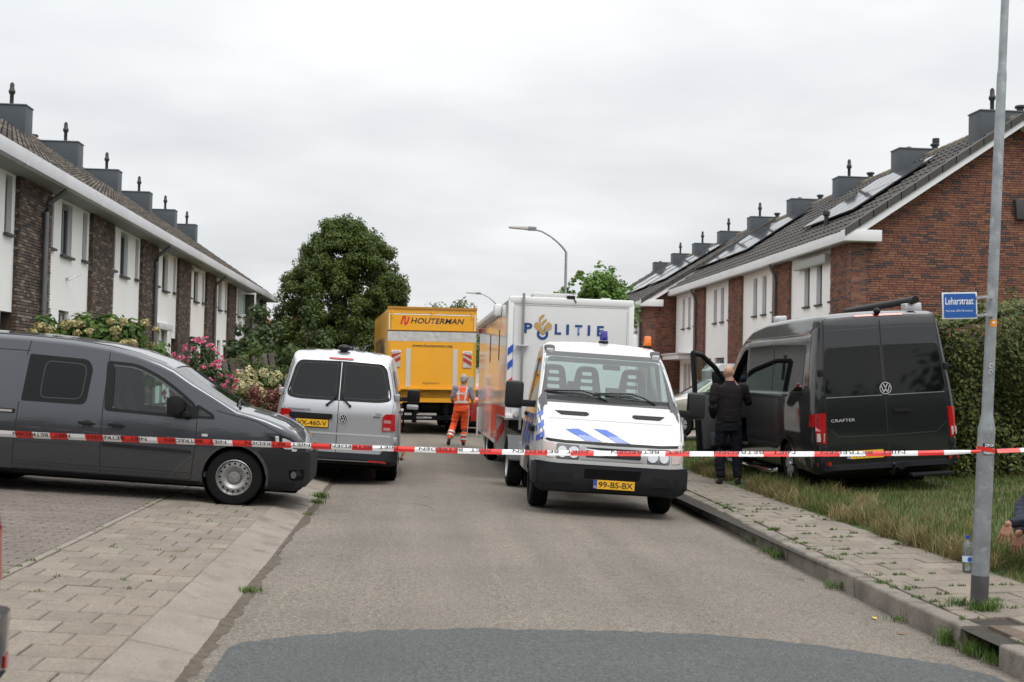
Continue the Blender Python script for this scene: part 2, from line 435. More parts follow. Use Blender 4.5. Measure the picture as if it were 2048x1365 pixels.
# right pavement
rp = sheet('right_pavement', [3.74, 4.3, 4.95], YS, lambda x, y: right_z(max(x, kx(y)))-.025, m_joint)
y = 3.0
while y < 40:
    if True:
        L = .50 if abs(y-7.0) < .01 else .992; x0, x1 = kx(y), kx(y+L); ang = math.atan2(x1-x0, L)
        b = MB(); pr = [(0, -.3), (0, -.022), (.008, -.006), (.025, 0), (.15, 0), (.15, -.3)]
        b.prism([(p[0], 0, p[1]) for p in pr], (0, L, 0))
        o = b.build('kerb_stone', m_kerb, rp, bevel=.006, seg=1)
        o.location = (x0+random.uniform(-.008, .008), y, .022+random.uniform(-.006, .006)); o.rotation_euler = (random.uniform(-.006, .006), random.uniform(-.01, .01), -ang+random.uniform(-.004, .004))
        y = 8.06 if L < .6 else y+1.0
y = 40
b = MB()
b.prism([(4.0, 40, -.25), (4.0, 40, .015), (4.15, 40, .022), (4.15, 40, -.25)], (0, 60, 0)); b.build('kerb_stone', m_kerb, rp)
rfull = slab_mesh('paving_slab', .294, .293, .06, .006, m_slab)
row = 0; y = 5.0; far = []
while y < 45:
    x = 4.94 if row % 2 else 4.94-.15
    lim = kx(y+.15)+.158; cuts = []
    if row % 2 == 0: cuts.append((4.94-.074, .144))
    while x-.30 > lim: cuts.append((x-.15, .294)); x -= .30
    if x-lim > .05: cuts.append(((x+lim)/2, x-lim-.006))
    for cx, w in cuts:
        z = right_z(cx)+random.uniform(-.004, .004)
        if 7.45 < y < 8.1 and cx < 4.05: continue
        if y < 22.2:
            me = rfull if abs(w-.294) < .01 else slab_mesh('paving_slab', w, .293, .06, .006, m_slab)
            put(me, 'paving_slab', rp, (cx, y+.15, z), (random.uniform(-.013, .013), -.032+random.uniform(-.015, .015), random.uniform(-.008, .008)))
        else: far.append((cx, y+.15, z, w, .293, .032, 0))
    row += 1; y += .30
join_slabs('paving_slab', rp, m_slab, far)
# street gully in the kerb line
g = empty('street_gully', (3.75, 7.78, -.08), label='rusty street gully with a lid set in a gap of the kerb', cat='gully')
m_rust = mat('rusty_iron', (.12, .085, .06), .75, .3, var=.35, vscale=12, bump=.003, bscale=60)
b = MB(); b.box((0, -.3, -.3), (.5, .3, -.16)); b.build('gully_pit', mat('pit_black', (.02, .018, .015), .9), g)
b = MB(); b.box((.17, -.27, .03), (.46, .27, .105)); b.build('lid', m_rust, g, bevel=.008)
for s in (-.27, .24):
    b = MB(); b.box((.0, s, -.16), (.17, s+.03, .06)); b.build('side_cheek', m_rust, g, bevel=.004)
# lawn on the right, rising away from the street
lawn = sheet('lawn', [4.95, 5.3, 5.7, 6.5, 7.6, 9.5, 16, 40], [3]+[5+i for i in range(28)], lambda x, y: right_z(x)-.01+.02*noise.noise(Vector((x, y, 0))), m_lawn)
# beyond: brick paved parking on the right, gardens on the left
sheet('parking_court', [4.95, 7, 12, 40], [32, 40, 60, 110], lambda x, y: right_z(x)-.012, mat('court_bricks', (.26, .21, .18), .9, var=.2, vscale=2, speck=(20, .2)))
sheet('left_gardens', [-3.0, -5.4, -14], [17.7, 24, 40, 64], lambda x, y: left_z(x)-.008, m_lawn)
# ---------------------------------------------------------------- terraced houses
m_stucco = mat('white_stucco', (.84, .835, .82), .9, var=.05, vscale=.8, bump=.0015, bscale=160)
m_brown = mat('brown_brick', (.1, .07, .055), .85, island=[(.062, .046, .038), (.105, .075, .058), (.085, .058, .045), (.14, .098, .07), (.075, .06, .053), (.12, .078, .055), (.05, .042, .038), (.21, .17, .14)], var=.2, vscale=20, bump=.004, bscale=60)
m_red = mat('red_brick', (.24, .08, .045), .85, island=[(.195, .078, .05), (.225, .096, .058), (.168, .068, .048), (.208, .087, .055), (.095, .058, .05), (.245, .112, .066), (.182, .076, .055), (.078, .053, .05), (.205, .092, .058), (.172, .066, .046)], var=.2, vscale=20, bump=.004, bscale=60)
m_mortar = mat('mortar', (.20, .15, .125), .95, var=.2, vscale=20)
m_mortar_d = mat('mortar_dark', (.075, .06, .05), .95, var=.2, vscale=20)
m_tile_l = mat('roof_tile_weathered', (.08, .07, .06), .9, island=[(.062, .053, .045), (.088, .075, .062), (.072, .06, .05), (.105, .092, .076), (.13, .12, .10)], var=.35, vscale=9, bump=.006, bscale=40)
m_tile_r = mat('roof_tile_dark', (.055, .05, .046), .75, island=[(.05, .046, .042), (.06, .055, .05), (.055, .05, .046), (.067, .06, .054)], var=.25, vscale=5, bump=.003, bscale=40)
m_fascia = mat('fascia_grey', (.58, .58, .6), .5, var=.06, vscale=2)
m_fasciaw = mat('fascia_white', (.72, .72, .73), .5, var=.06, vscale=2)
m_chim = mat('chimney_cladding', (.045, .056, .066), .55, var=.12, vscale=1.5)
m_pipe = mat('flue_black', (.018, .018, .02), .5)
m_zinc = mat('downpipe_zinc', (.17, .17, .175), .45, .4, var=.15, vscale=5)
m_frame = mat('window_frame_grey', (.17, .175, .185), .45)
m_framew = mat('window_frame_white', (.7, .7, .69), .45)
m_pane = mat('window_pane', (.016, .021, .025), .04, spec=.8)
m_sill = mat('window_sill_dark', (.05, .048, .046), .6)
m_curt = mat('curtain', (.42, .41, .39), .9, var=.2, vscale=6)
m_door = mat('door_orange', (.33, .085, .03), .45)
m_doorg = mat('door_grey', (.09, .09, .095), .5)
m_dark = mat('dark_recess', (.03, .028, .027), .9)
m_solar = mat('solar_glass', (.025, .028, .035), .06, spec=.7)
m_solar.node_tree.nodes['Principled BSDF'].inputs['IOR'].default_value = 2.9
m_alu = mat('aluminium', (.55, .55, .56), .35, .8)

class House:
    """local frame: u along the street, w into the house, z up; side = -1 for the left row, +1 for the right row"""
    def __init__(s, xf, y0, side, z0, label, group): 
        s.xf, s.y0, s.side, s.z0 = xf, y0, side, z0
        s.root = empty('terraced_house', (xf, y0, z0), label=label, cat='house', group=group)
    def p(s, u, w, z): return (s.side*w, u, z-s.z0)
    def box(s, b, u0, u1, w0, w1, z0, z1, mi=0):
        a = s.p(u0, w0, z0); c = s.p(u1, w1, z1)
        b.box(tuple(min(i, j) for i, j in zip(a, c)), tuple(max(i, j) for i, j in zip(a, c)), mi)
    def part(s, name, mats, boxes, parent=None, bevel=0):
        b = MB()
        for t in boxes: s.box(b, *t)
        return b.build(name, mats, parent or s.root, bevel=bevel, recalc=bool(bevel))
def holes(u0, u1, z0, z1, ops):
    """rectangles covering a wall minus its openings"""
    us = sorted({u0, u1}|{max(u0, min(u1, a)) for o in ops for a in o[:2]}); out = []
    for a, b in zip(us[:-1], us[1:]):
        if b-a < 1e-4: continue
        cuts = sorted((o[2], o[3]) for o in ops if o[0] <= a+1e-4 and o[1] >= b-1e-4); z = z0
        for c, d in cuts:
            if c > z+1e-4: out.append((a, b, z, c))
            z = max(z, d)
        if z < z1-1e-4: out.append((a, b, z, z1))
    return out
def bricks(h, name, m, u0, u1, z0, z1, w, face=0, L=.215, H=.056, ufn=None, parts=None, parent=None, plane='u', back=.05):
    """running-bond bricks standing proud of the mortar; plane 'u': in the facade (face at depth w), plane 'w': in a gable wall (face at u=w)"""
    b = MB(); row = 0; z = z0; n = 0
    while z < z1-.02:
        a0, a1 = (u0, u1) if ufn is None else ufn(z+H/2)
        off = random.choice((0, .25, .5, .75))*L
        x = a0-off
        while x < a1-.02:
            s, e = max(x, a0), min(x+(L if random.random() < .8 else L*.5), a1); x = x+(e-s) if s > x-1e-6 and e < a1 else max(e, x+.01)
            x = e
            if e-s < .025: continue
            p = random.uniform(.0, .007)
            s2, e2, zb, zt = s+.0045, e-.0045, z+.0055, z+H-.0055
            if parts and parts(s, z) and n < 296 and e-s > L*.9:
                n += 1
                if plane == 'u': pts = (h.p(s2, w-p, zb), h.p(e2, w+back, zt))
                else: pts = (h.p(w-p, s2, zb), h.p(w+back, e2, zt))
                o = bpy.data.objects.new('brick', BRICK); COL.objects.link(o); o.parent = h.root
                lo = [min(i, j) for i, j in zip(*pts)]; hi = [max(i, j) for i, j in zip(*pts)]
                o.location = [(i+j)/2 for i, j in zip(lo, hi)]; o.scale = [(j-i) for i, j in zip(lo, hi)]
                continue
            if plane == 'u': q = [h.p(s2, w-p, zb), h.p(e2, w-p, zb), h.p(e2, w-p, zt), h.p(s2, w-p, zt), h.p(s2, w+back, zb), h.p(e2, w+back, zb), h.p(e2, w+back, zt), h.p(s2, w+back, zt)]
            else: q = [h.p(w-p, s2, zb), h.p(w-p, e2, zb), h.p(w-p, e2, zt), h.p(w-p, s2, zt), h.p(w+back, s2, zb), h.p(w+back, e2, zb), h.p(w+back, e2, zt), h.p(w+back, s2, zt)]
            b.add(q, [(0, 1, 2, 3), (0, 4, 5, 1), (1, 5, 6, 2), (2, 6, 7, 3), (3, 7, 4, 0)])
        z += H; row += 1
    o = b.build(name, m, parent or h.root); o['kind'] = 'stuff'; return o
BRICK = mesh('brick', [(-.5,-.5,-.5),(.5,-.5,-.5),(.5,.5,-.5),(-.5,.5,-.5),(-.5,-.5,.5),(.5,-.5,.5),(.5,.5,.5),(-.5,.5,.5)], [(0,3,2,1),(4,5,6,7),(0,1,5,4),(1,2,6,5),(2,3,7,6),(3,0,4,7)], m_red)
def window(h, u0, u1, z0, z1, w, mull=None, fm=None, sill=True, trans=0, open_=False, curtain=False):
    fm = fm or m_frame; t = .055
    fr = h.part('window', fm, [(u0, u0+t, w, w+.06, z0, z1), (u1-t, u1, w, w+.06, z0, z1), (u0+t, u1-t, w, w+.06, z0, z0+t), (u0+t, u1-t, w, w+.06, z1-t, z1)]
                + ([(mull-.035, mull+.035, w-.006, w+.05, z0+t, z1-t)] if mull else []) + ([(u0+t, u1-t, w-.004, w+.05, z1-trans-.03, z1-trans+.03)] if trans else []))
    h.part('pane', m_pane, [(u0+t, u1-t, w+.03, w+.036, z0+t, z1-t)], fr)
    if curtain:
        for a, c in ((u0+t+.02, u0+t+.16), (u1-t-.18, u1-t-.02)): h.part('curtain', m_curt, [(a, c, w+.02, w+.028, z0+t, z1-t)], fr)
    if sill: h.part('sill', m_sill, [(u0-.05, u1+.05, w-.16, w-.002, z0-.05, z0)], fr, bevel=.006)
    return fr
def tile_shape(h, u, w0, z0, wd, ln, sl):
    """one interlocking tile lying on the slope (slope sl), lower edge at (w0, z0)"""
    c = 1/math.sqrt(1+sl*sl); dn = (-sl*c, c); v = []
    for t, up in ((0, .052), (ln, .02)):
        for a, hgt in ((0, .012), (.2, .0), (.62, .0), (.72, .026), (.9, .026), (.99, .012)):
            w = w0+t*c; z = z0+t*c*sl; v.append(h.p(u+a*wd, w+dn[0]*(up+hgt), z+dn[1]*(up+hgt)))
    for a in (0, .99): v.append(h.p(u+a*wd, w0, z0))
    f = [(i, i+1, i+7, i+6) for i in range(5)]+[(12, 0, 1, 2, 3, 4, 5, 13)]
    return v, f
def roof(h, U, we, ze, wr, zr, m, rows, cols, single=False, skip=None):
    """street slope from the eave (we, ze) to the ridge (wr, zr) and the back slope"""
    sl = (zr-ze)/(wr-we); run = (wr-we); ln = run*math.sqrt(1+sl*sl)/rows; c = 1/math.sqrt(1+sl*sl)
    P = h.p; b = MB(); wb = 2*wr-we
    b.add([P(0, we+.02, ze), P(U, we+.02, ze), P(U, wr, zr), P(0, wr, zr), P(0, wb, ze), P(U, wb, ze), P(0, we+.02, ze-.14), P(U, we+.02, ze-.14), P(U, wr, zr-.16), P(0, wr, zr-.16), P(0, wb, ze-.14), P(U, wb, ze-.14)],
          [(0, 1, 2, 3), (3, 2, 5, 4), (0, 6, 7, 1), (6, 9, 8, 7), (9, 10, 11, 8), (0, 3, 9, 6), (3, 4, 10, 9), (1, 7, 8, 2), (2, 8, 11, 5), (4, 5, 11, 10)])
    ro = b.build('roof', m, h.root); wd = U/cols; jb = MB()
    proto = None
    for r in range(rows):
        for k in range(cols):
            w0 = we+r*ln*c; z0 = ze+r*ln*c*sl
            if single:
                if proto is None:
                    vv, ff = tile_shape(h, 0, we, ze, wd, ln*1.06, sl); o0 = Vector(h.p(0, we, ze))
                    proto = mesh('roof_tile', [tuple(Vector(p)-o0) for p in vv], ff, m, recalc=True, smooth=30)
                o = bpy.data.objects.new('roof_tile', proto); COL.objects.link(o); o.parent = ro; o.location = h.p(k*wd+random.uniform(-.002, .002), w0, z0+random.uniform(-.003, .003))
            else:
                vv, ff = tile_shape(h, k*wd, w0, z0+random.uniform(-.004, .004), wd, ln*1.06, sl); jb.add(vv, ff)
    if not single:
        t = jb.build('roof_tile', m, ro); t['kind'] = 'stuff'
    b = MB(); n = int(U/.38)
    for k in range(n):
        u0, u1 = k*U/n, (k+1)*U/n+.02
        b.tube([P(u0, wr, zr+.0), P(u1-.03, wr, zr+.012)], .11, 8)
    t = b.build('ridge_tile', mat('ridge_tile', (.16, .13, .095), .9, island=[(.13, .10, .075), (.17, .135, .095), (.2, .165, .12)], var=.3, vscale=8), ro, smooth=50); t['kind'] = 'stuff'
    return ro
def chimney(h, u0, u1, w0, w1, zb, zt, kind):
    c = h.part('chimney', m_chim, [(u0, u1, w0, w1, zb, zt)], bevel=.012)
    h.part('chimney_cap', mat('chimney_cap', (.13, .145, .16), .5), [(u0-.02, u1+.02, w0-.02, w1+.02, zt, zt+.025)], c)
    um = (u0+u1)/2
    if kind & 1:
        b = MB(); p = h.p(um, w0+.45, zt+.02)
        b.lathe([(.06, 0), (.06, .06), (.05, .06), (.05, .30), (.075, .33), (.085, .36), (.085, .40), (.06, .44), (.052, .58), (.03, .60), (.03, .615), (.0, .62)], p, n=12); b.build('flue_terminal', m_pipe, c, smooth=40)
        b = MB(); b.lathe([(.055, 0), (.055, .05)], h.p(um, w0+.45, zt+.02), n=12); b.build('flue_collar', m_alu, c, smooth=40)
    if kind & 2:
        b = MB(); p = h.p(um, w1-.28, zt+.02); b.lathe([(.085, 0), (.085, .13), (.13, .15), (.13, .19), (.11, .21), (0, .215)], p, n=14); b.build('vent_cowl', m_pipe, c, smooth=40)
    if kind & 4:
        b = MB(); p = h.p(um, w0+.4, zt+.02); b.lathe([(.09, 0), (.09, .05), (.06, .09), (.0, .10)], p, n=12); b.build('vent_dome', m_pipe, c, smooth=40)
    if kind & 8:
        b = MB(); p = h.p(um, w1-.25, zt+.02); b.lathe([(.06, 0), (.06, .2), (.1, .22), (.1, .36), (0, .365)], p, n=12); b.build('flue_pot', m_pipe, c, smooth=40)
    return c

# ---- left row: white panels between brown brick piers
UL = 4.93; XL = -6.9; EZ = 5.14; ZG = .27
PAN0, PAN1 = .99, 4.02
names = ['front door painted orange', 'pale hydrangeas before it', 'second grey downpipe', 'grey roller shutter boxes over its ground-floor window', 'dark green rolled awning', 'small white wall lamp', 'white casement standing open', 'end gable at the far end of the row']
for k in range(8):
    lab = ['white and brown terraced house with an orange front door at the left edge', 'white and brown terraced house right behind the cream hydrangea bush', 'white and brown terraced house with its tilted top light, second beyond the hydrangeas',
           'white and brown terraced house with grey roller boxes above its ground-floor windows', 'white and brown terraced house with a dark green awning and black window frames',
           'white and brown terraced house beyond the green awning, with a small wall lamp', 'white and brown terraced house with an upstairs casement standing wide open', 'farthest white and brown terraced house at the end of the left row'][k]
    y0 = 17.97+UL*k; h = House(XL, y0, -1, ZG, lab, 'terraced houses of the left row')
    P = .08
    up = [(PAN0-.001, 1.38, 3.96, 4.95), (1.90, 2.66, 3.90, 4.95), (3.46, 3.82, 3.94, 4.95)]
    gf = [(PAN0-.001, 1.38, .95, 2.8), (1.90, 2.62, .95, 2.8), (3.40, 4.021, ZG, 2.6)]
    if k in (3,): gf = [(PAN0+.05, 1.75, .75, 2.78), (1.95, 2.75, .75, 2.78), (3.40, 4.021, ZG, 2.6)]
    if k in (4,): gf = [(PAN0+.05, 1.7, .8, 2.5), (1.9, 2.7, .8, 2.5), (3.40, 4.021, ZG, 2.6)]
    wl = h.part('wall', m_stucco, [(a, b_, P, .34, c, d) for a, b_, c, d in holes(PAN0, PAN1, ZG-.3, 5.0, up+gf)])
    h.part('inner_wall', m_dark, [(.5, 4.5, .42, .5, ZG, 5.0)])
    fm = mat('window_frame_black', (.03, .03, .032), .4) if k == 4 else m_frame
    for i, (a, c, z0, z1) in enumerate(up):
        window(h, a+.004, c-.003, z0, z1-.05, P+.085, fm=fm, mull=(a+c)/2 if i == 1 and k in (1, 4) else None, trans=.28 if (k == 2 and i == 2) else 0)
    for i, (a, c, z0, z1) in enumerate(gf[:2]):
        window(h, a+.004, c-.003, z0, z1-.02, P+.08, fm=fm, curtain=k in (1, 3), trans=.0)
    # door in its recess
    d = h.part('door', m_door if k == 0 else m_doorg, [(3.46, 3.97, P+.24, P+.29, ZG, 2.42)], bevel=.004)
    h.part('door_frame', m_frame, [(3.41, 3.46, P+.2, P+.3, ZG, 2.5), (3.97, 4.02, P+.2, P+.3, ZG, 2.5), (3.46, 3.97, P+.2, P+.3, 2.42, 2.5)], d)
    h.part('door_pane', m_pane, [(3.6, 3.68, P+.232, P+.238, 1.2, 2.2)], d)
    b = MB(); b.lathe([(.012, 0), (.012, .06)], h.p(3.55, P+.24, 1.25), (1, 0, 0), 8); b.tube([h.p(3.55, P+.18, 1.25), h.p(3.65, P+.18, 1.25)], .01, 6); b.build('door_handle', m_alu, d, smooth=40)
    # brick pier
    pz1 = 5.0
    pr = h.part('pier', m_mortar_d, [(-.93, .985, .02, .36, ZG-.3, pz1)])
    bricks(h, 'brickwork', m_brown, -.945, .99, ZG-.1, pz1, 0.0, parent=pr)
    bb = bricks(h, 'brickwork', m_brown, .0, .09, ZG-.1, pz1, -.945, plane='w', parent=pr, L=.105, back=.03)
    # eave: gutter box, soffit
    h.part('gutter', m_fascia, [(0.003, UL-.003, -.5, -.36, EZ-.15, EZ+.09)], bevel=.008)
    h.part('gutter_joint', m_fascia, [(UL*.55, UL*.55+.06, -.507, -.35, EZ-.157, EZ+.093)])
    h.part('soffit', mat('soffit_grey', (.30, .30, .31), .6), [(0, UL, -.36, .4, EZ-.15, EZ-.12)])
    roof(h, UL, -.45, EZ+.03, 4.35, EZ+.05+4.8*.66, m_tile_l, 17, 17)
    chimney(h, UL-.73, UL-.12, 3.1, 4.75, 6.9, 8.36, [1, 1, 1, 3, 3, 3, 1, 1][k])
    if k in (1, 3, 5, 7):
        b = MB(); b.tube([h.p(.42, -.40, EZ-.13), h.p(.42, -.40, EZ-.2), h.p(.38, -.09, EZ-.45), h.p(.38, -.07, EZ-.6), h.p(.38, -.07, ZG)], .05, 10); dp = b.build('downpipe', m_zinc, h.root, smooth=40)
        for z in (1.2, 2.7, 4.0): b = MB(); b.tube([h.p(.38, -.07, z), h.p(.38, -.07, z+.04)], .058, 10); b.build('pipe_bracket', m_zinc, dp, smooth=40)
    if k == 1: # flag bracket
        b = MB(); b.tube([h.p(2.35, P, 3.45), h.p(2.35, P-.05, 3.45)], .03, 8); b.tube([h.p(2.35, P-.04, 3.42), h.p(2.5, P-.26, 3.58)], .014, 8); b.build('flag_holder', m_alu, h.root, smooth=40)
    if k == 3: h.part('shutter_box', m_fascia, [(PAN0+.0, 1.80, P-.16, P-.002, 2.78, 2.95), (1.9, 2.8, P-.16, P-.002, 2.78, 2.95)], bevel=.02)
    if k == 4:
        m_aw = mat('awning_green', (.02, .045, .035), .6)
        b = MB(); b.tube([h.p(PAN0+.0, P-.13, 2.62), h.p(1.78, P-.13, 2.62)], .12, 12); b.tube([h.p(1.85, P-.13, 2.62), h.p(2.75, P-.13, 2.62)], .12, 12); b.build('rolled_awning', m_aw, h.root, smooth=40)
        b = MB(); b.tube([h.p(1.0, P-.1, 4.86), h.p(1.75, P-.1, 4.86)], .06, 8); b.tube([h.p(1.9, P-.1, 4.86), h.p(2.7, P-.1, 4.86)], .06, 8); b.build('rolled_screen', m_fascia, h.root, smooth=40)
    if k in (3, 5):
        b = MB(); h.box(b, 3.2, 3.3, P-.1, P-.002, 2.75, 2.83); b.build('wall_lamp', m_framew if k == 3 else m_pipe, h.root, bevel=.01)
    if k == 5:
        h.part('bay_canopy', m_fascia, [])if False else None
    if k == 6:
        sl = h.part('open_casement', m_framew, [])if False else None
        b = MB(); u = 1.95
        for (w0, w1, z0, z1) in ((-.62, .06, 3.92, 3.98), (-.62, .06, 4.78, 4.84), (-.62, -.56, 3.98, 4.78), (.0, .06, 3.98, 4.78)): h.box(b, u, u+.05, w0, w1, z0, z1)
        oc = b.build('open_casement', m_framew, h.root); h.part('pane', glass('clear_pane'), [(u+.02, u+.026, -.56, 0, 3.98, 4.78)], oc)
        h.part('porch_canopy', m_fasciaw, [(1.0, 2.6, -.45, P, 2.55, 2.72)], bevel=.03); 
    if k in (0, 1, 2, 3, 4): h.part('house_number', m_stucco, [(-.62, -.5, -.012, -.008, 1.95, 2.12)])
    if k == 7:
        h.part('end_wall', m_mortar_d, [(UL-.93, UL+.85, .02, 8.4, ZG-.3, 5.0)])
        bricks(h, 'brickwork', m_brown, UL-.93, UL+.87, ZG, 5.0, 0)
        b = MB(); b.prism([h.p(UL+.85, .05, 5.0), h.p(UL+.85, 8.6, 5.0), h.p(UL+.85, 4.35, 8.0)], (0, -.2, 0)); b.build('end_gable', m_mortar_d, h.root)
        h.part('gutter_end', m_fascia, [(UL+.0, UL+1.1, -.5, .2, EZ-.15, EZ+.09)], bevel=.008)
        roof2 = None
        b = MB(); P_ = h.p; b.add([P_(UL, -.43, EZ+.06), P_(UL+1.05, -.43, EZ+.06), P_(UL+1.05, 4.35, EZ+.09+4.8*.66), P_(UL, 4.35, EZ+.09+4.8*.66)], [(0, 1, 2, 3)]); b.prism([P_(UL, 4.35, EZ+.05+4.8*.66), P_(UL, -.44, EZ+.04), P_(UL, -.44, EZ-.1), P_(UL, 9.1, EZ-.1)], (0, 1.04, 0)); b.build('roof_end', m_tile_l, h.root)

# ---- right row: red brick, two blocks
UR = 4.97; SLR = .67
def right_unit(xf, y0, k, lab, block_end=False, gable=False, chim=3, solar=(), pipe=False, single=False, porch=False, eave=5.22, shutter=False, WR=4.1, SLR=.67):
    zg = .38; h = House(xf, y0, 1, zg, lab, 'terraced houses of the right row'); P = .08
    p0, p1 = 1.48, 4.86      # white panel
    up = [(1.56, 1.78, 3.72, 4.5), (2.25, 2.62, 3.72, 4.85), (3.2, 3.62, 3.72, 4.85), (4.62, 4.861, 3.2, 4.35)] if True else []
    up = [(p0-.001, p0+.22, 3.75, 4.5), (2.32, 2.75, 3.72, min(4.87, eave-.2)), (3.3, 3.74, 3.72, min(4.87, eave-.2))]
    gf = [(2.2, 2.72, zg, 2.35), (2.86, 3.4, zg, 2.35)] if porch else [(2.2, 3.5, .9, 2.5)]
    dr = [(4.0, 4.861, zg, 2.5)]
    h.part('wall', m_stucco, [(a, b_, P, .34, c, d) for a, b_, c, d in holes(p0, p1, zg-.4, eave-.15, up+gf+dr)])
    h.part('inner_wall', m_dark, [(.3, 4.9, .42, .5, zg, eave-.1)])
    for i, (a, c, z0, z1) in enumerate(up): window(h, a+.004, c-.003, z0, z1, P+.10, trans=.3 if (k == 1 and i) else 0)
    for i, (a, c, z0, z1) in enumerate(gf): window(h, a+.004, c-.003, z0, z1-.02, P+.10, curtain=True, sill=not porch)
    d = h.part('door', m_doorg, [(4.06, 4.8, P+.2, P+.25, zg, 2.42)], bevel=.004)
    h.part('door_frame', m_frame, [(4.01, 4.06, P+.16, P+.26, zg, 2.49), (4.8, 4.85, P+.16, P+.26, zg, 2.49), (4.06, 4.8, P+.16, P+.26, 2.42, 2.49)], d)
    pr = h.part('pier', m_mortar, [(0 if gable else -.1, p0-.01, .02, .36, zg-.4, eave-.1)])
    bricks(h, 'brickwork', m_red, 0 if gable else -.11, p0-.005, zg-.1, eave-.1, 0.0, parent=pr)
    h.part('gutter', m_fasciaw, [(.003 if not gable else -.32, UR-.003, -.28, -.14, eave-.16, eave+.1)], bevel=.008)
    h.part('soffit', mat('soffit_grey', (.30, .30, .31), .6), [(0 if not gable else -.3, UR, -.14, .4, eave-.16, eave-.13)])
    ro = roof(h, UR, -.26, eave+.05, WR, eave+.05+(WR+.26)*SLR, m_tile_r, 13, 16, single=single)
    chimney(h, .3, .95, WR-.8, WR+.65, 6.8, 8.42, chim)
    if pipe:
        b = MB(); b.tube([h.p(1.05, -.2, eave-.14), h.p(1.05, -.2, eave-.22), h.p(1.0, -.09, eave-.45), h.p(1.0, -.07, eave-.6), h.p(1.0, -.07, zg)], .05, 10); b.build('downpipe', m_zinc, h.root, smooth=40)
    # solar panels lying on the roof: (u0, u1, s0, s1) with s along the slope
    c = 1/math.sqrt(1+SLR*SLR)
    def onroof(u, s, hgt): return h.p(u, -.26+s*c-SLR*c*hgt, eave+.05+s*c*SLR+c*hgt)
    for (u0, u1, s0, s1, n) in solar:
        for i in range(n):
            a, e = u0+(u1-u0)*i/n+.012, u0+(u1-u0)*(i+1)/n-.012
            b = MB()
            for (aa, ee, ss, tt, h0, h1, mi) in ((a, e, s0, s1, .13, .165, 1), (a+.02, e-.02, s0+.02, s1-.02, .15, .169, 0)):
                V = [onroof(x_, s_, g_) for g_ in (h0, h1) for (x_, s_) in ((aa, ss), (ee, ss), (ee, tt), (aa, tt))]
                b.add(V, [(0, 3, 2, 1), (4, 5, 6, 7), (0, 1, 5, 4), (1, 2, 6, 5), (2, 3, 7, 6), (3, 0, 4, 7)], mi)
            b.build('solar_panel', [m_solar, m_pipe], ro)
    if porch:
        h.part('porch_canopy', m_fasciaw, [(1.5, 4.4, -.55, P, 2.5, 2.68)], bevel=.02); h.part('porch_trim', m_fascia, [(1.45, 4.45, -.6, P-.001, 2.68, 2.73)])
    if shutter:
        sb = h.part('shutter_box', mat('shutter_box', (.36, .37, .35), .5), [(1.62, 4.2, P-.18, P-.002, 4.72, 4.95)], bevel=.02)
    if k == 0:
        b = MB(); q = onroof(3.6, 1.05, .0); b.lathe([(.06, 0), (.06, .32), (.1, .34), (.1, .44), (0, .45)], q, n=10); b.build('vent_pipe', m_pipe, ro, smooth=40)
    if gable:
        zr = eave+.05+(WR+.26)*SLR; wr = WR; depth = 2*WR
        def ufn(z):
            if z < eave: return (.0, depth)
            t = (z-eave)/SLR-.12; return (max(0, t), min(depth, depth-t))
        b = MB(); b.prism([h.p(.03, .0, zg-.4), h.p(.03, depth, zg-.4), h.p(.03, depth, eave), h.p(.03, wr, zr-.1), h.p(.03, 0, eave)], (0, .25, 0)); b.build('gable_wall', m_mortar, h.root)
        bricks(h, 'brickwork', m_red, 0, depth, zg+1.0, zr-.25, 0.0, ufn=ufn, plane='w', parts=(lambda s, z: .3 < s < 3.2 and 2.9 < z < 4.9) if single else None)
        # verge: bargeboard, verge tiles, boxed gutter return
        for sgn in (0, 1):
            b = MB(); W = lambda w: w if not sgn else depth-w
            dz = .19
            b.prism([h.p(-.3, W(-.3), eave+.10-.06), h.p(-.3, W(wr), zr+.0), h.p(-.3, W(wr), zr-dz*1.25), h.p(-.3, W(-.05), eave-.1)], (0, .03, 0)); b.build('bargeboard', m_fasciaw, h.root)
            b = MB(); b.prism([h.p(-.27, W(.0), eave-.02), h.p(-.27, W(wr), zr-.22), h.p(-.27, W(wr), zr-.25), h.p(-.27, W(.02), eave-.06)], (0, .3, 0)); b.build('verge_soffit', m_fasciaw, h.root)
            n = 13; L = (WR+.26)/n
            for i in range(n):
                w0 = -.26+i*L; z0 = eave+.05+i*L*SLR+.035
                b = MB(); V = []
                for (w_, z_) in ((w0-.02, z0-.015), (w0+L, z0+L*SLR-.0)):
                    for (u_, q) in ((-.34, -.13), (-.34, .05), (.04, .05), (.04, -.0)): V.append(h.p(u_, W(w_), z_+q))
                b.add(V, [(0, 1, 2, 3), (7, 6, 5, 4), (0, 4, 5, 1), (1, 5, 6, 2), (2, 6, 7, 3), (3, 7, 4, 0)]); b.build('verge_tile', m_tile_r, ro)
        h.part('gutter_return', m_fasciaw, [(-.325, .0, -.281, .62, eave-.165, eave+.105)], bevel=.008)
        if single:
            b = MB(); b.prism([h.p(-.12, 4.0, 6.2), h.p(-.12, 4.32, 6.2), h.p(-.10, 4.28, 5.72), h.p(-.10, 4.05, 5.72)], (0, .12, 0)); b.build('bat_box', mat('bat_box', (.05, .05, .05), .7), h.root, bevel=.01)
    return h
LABR = ['red brick end house whose broad gable faces the street corner', 'red brick terraced house second from the corner gable, above the black van bonnet', 'red brick terraced house third from the corner gable', 'red brick terraced house with a white porch canopy beside the gable of the next block',
        'farther red brick end house whose narrow gable steps out to the street', 'red brick house behind the light green tree, second of the far block', 'red brick house third of the far block', 'red brick house fourth of the far block', 'red brick house last of the far block']
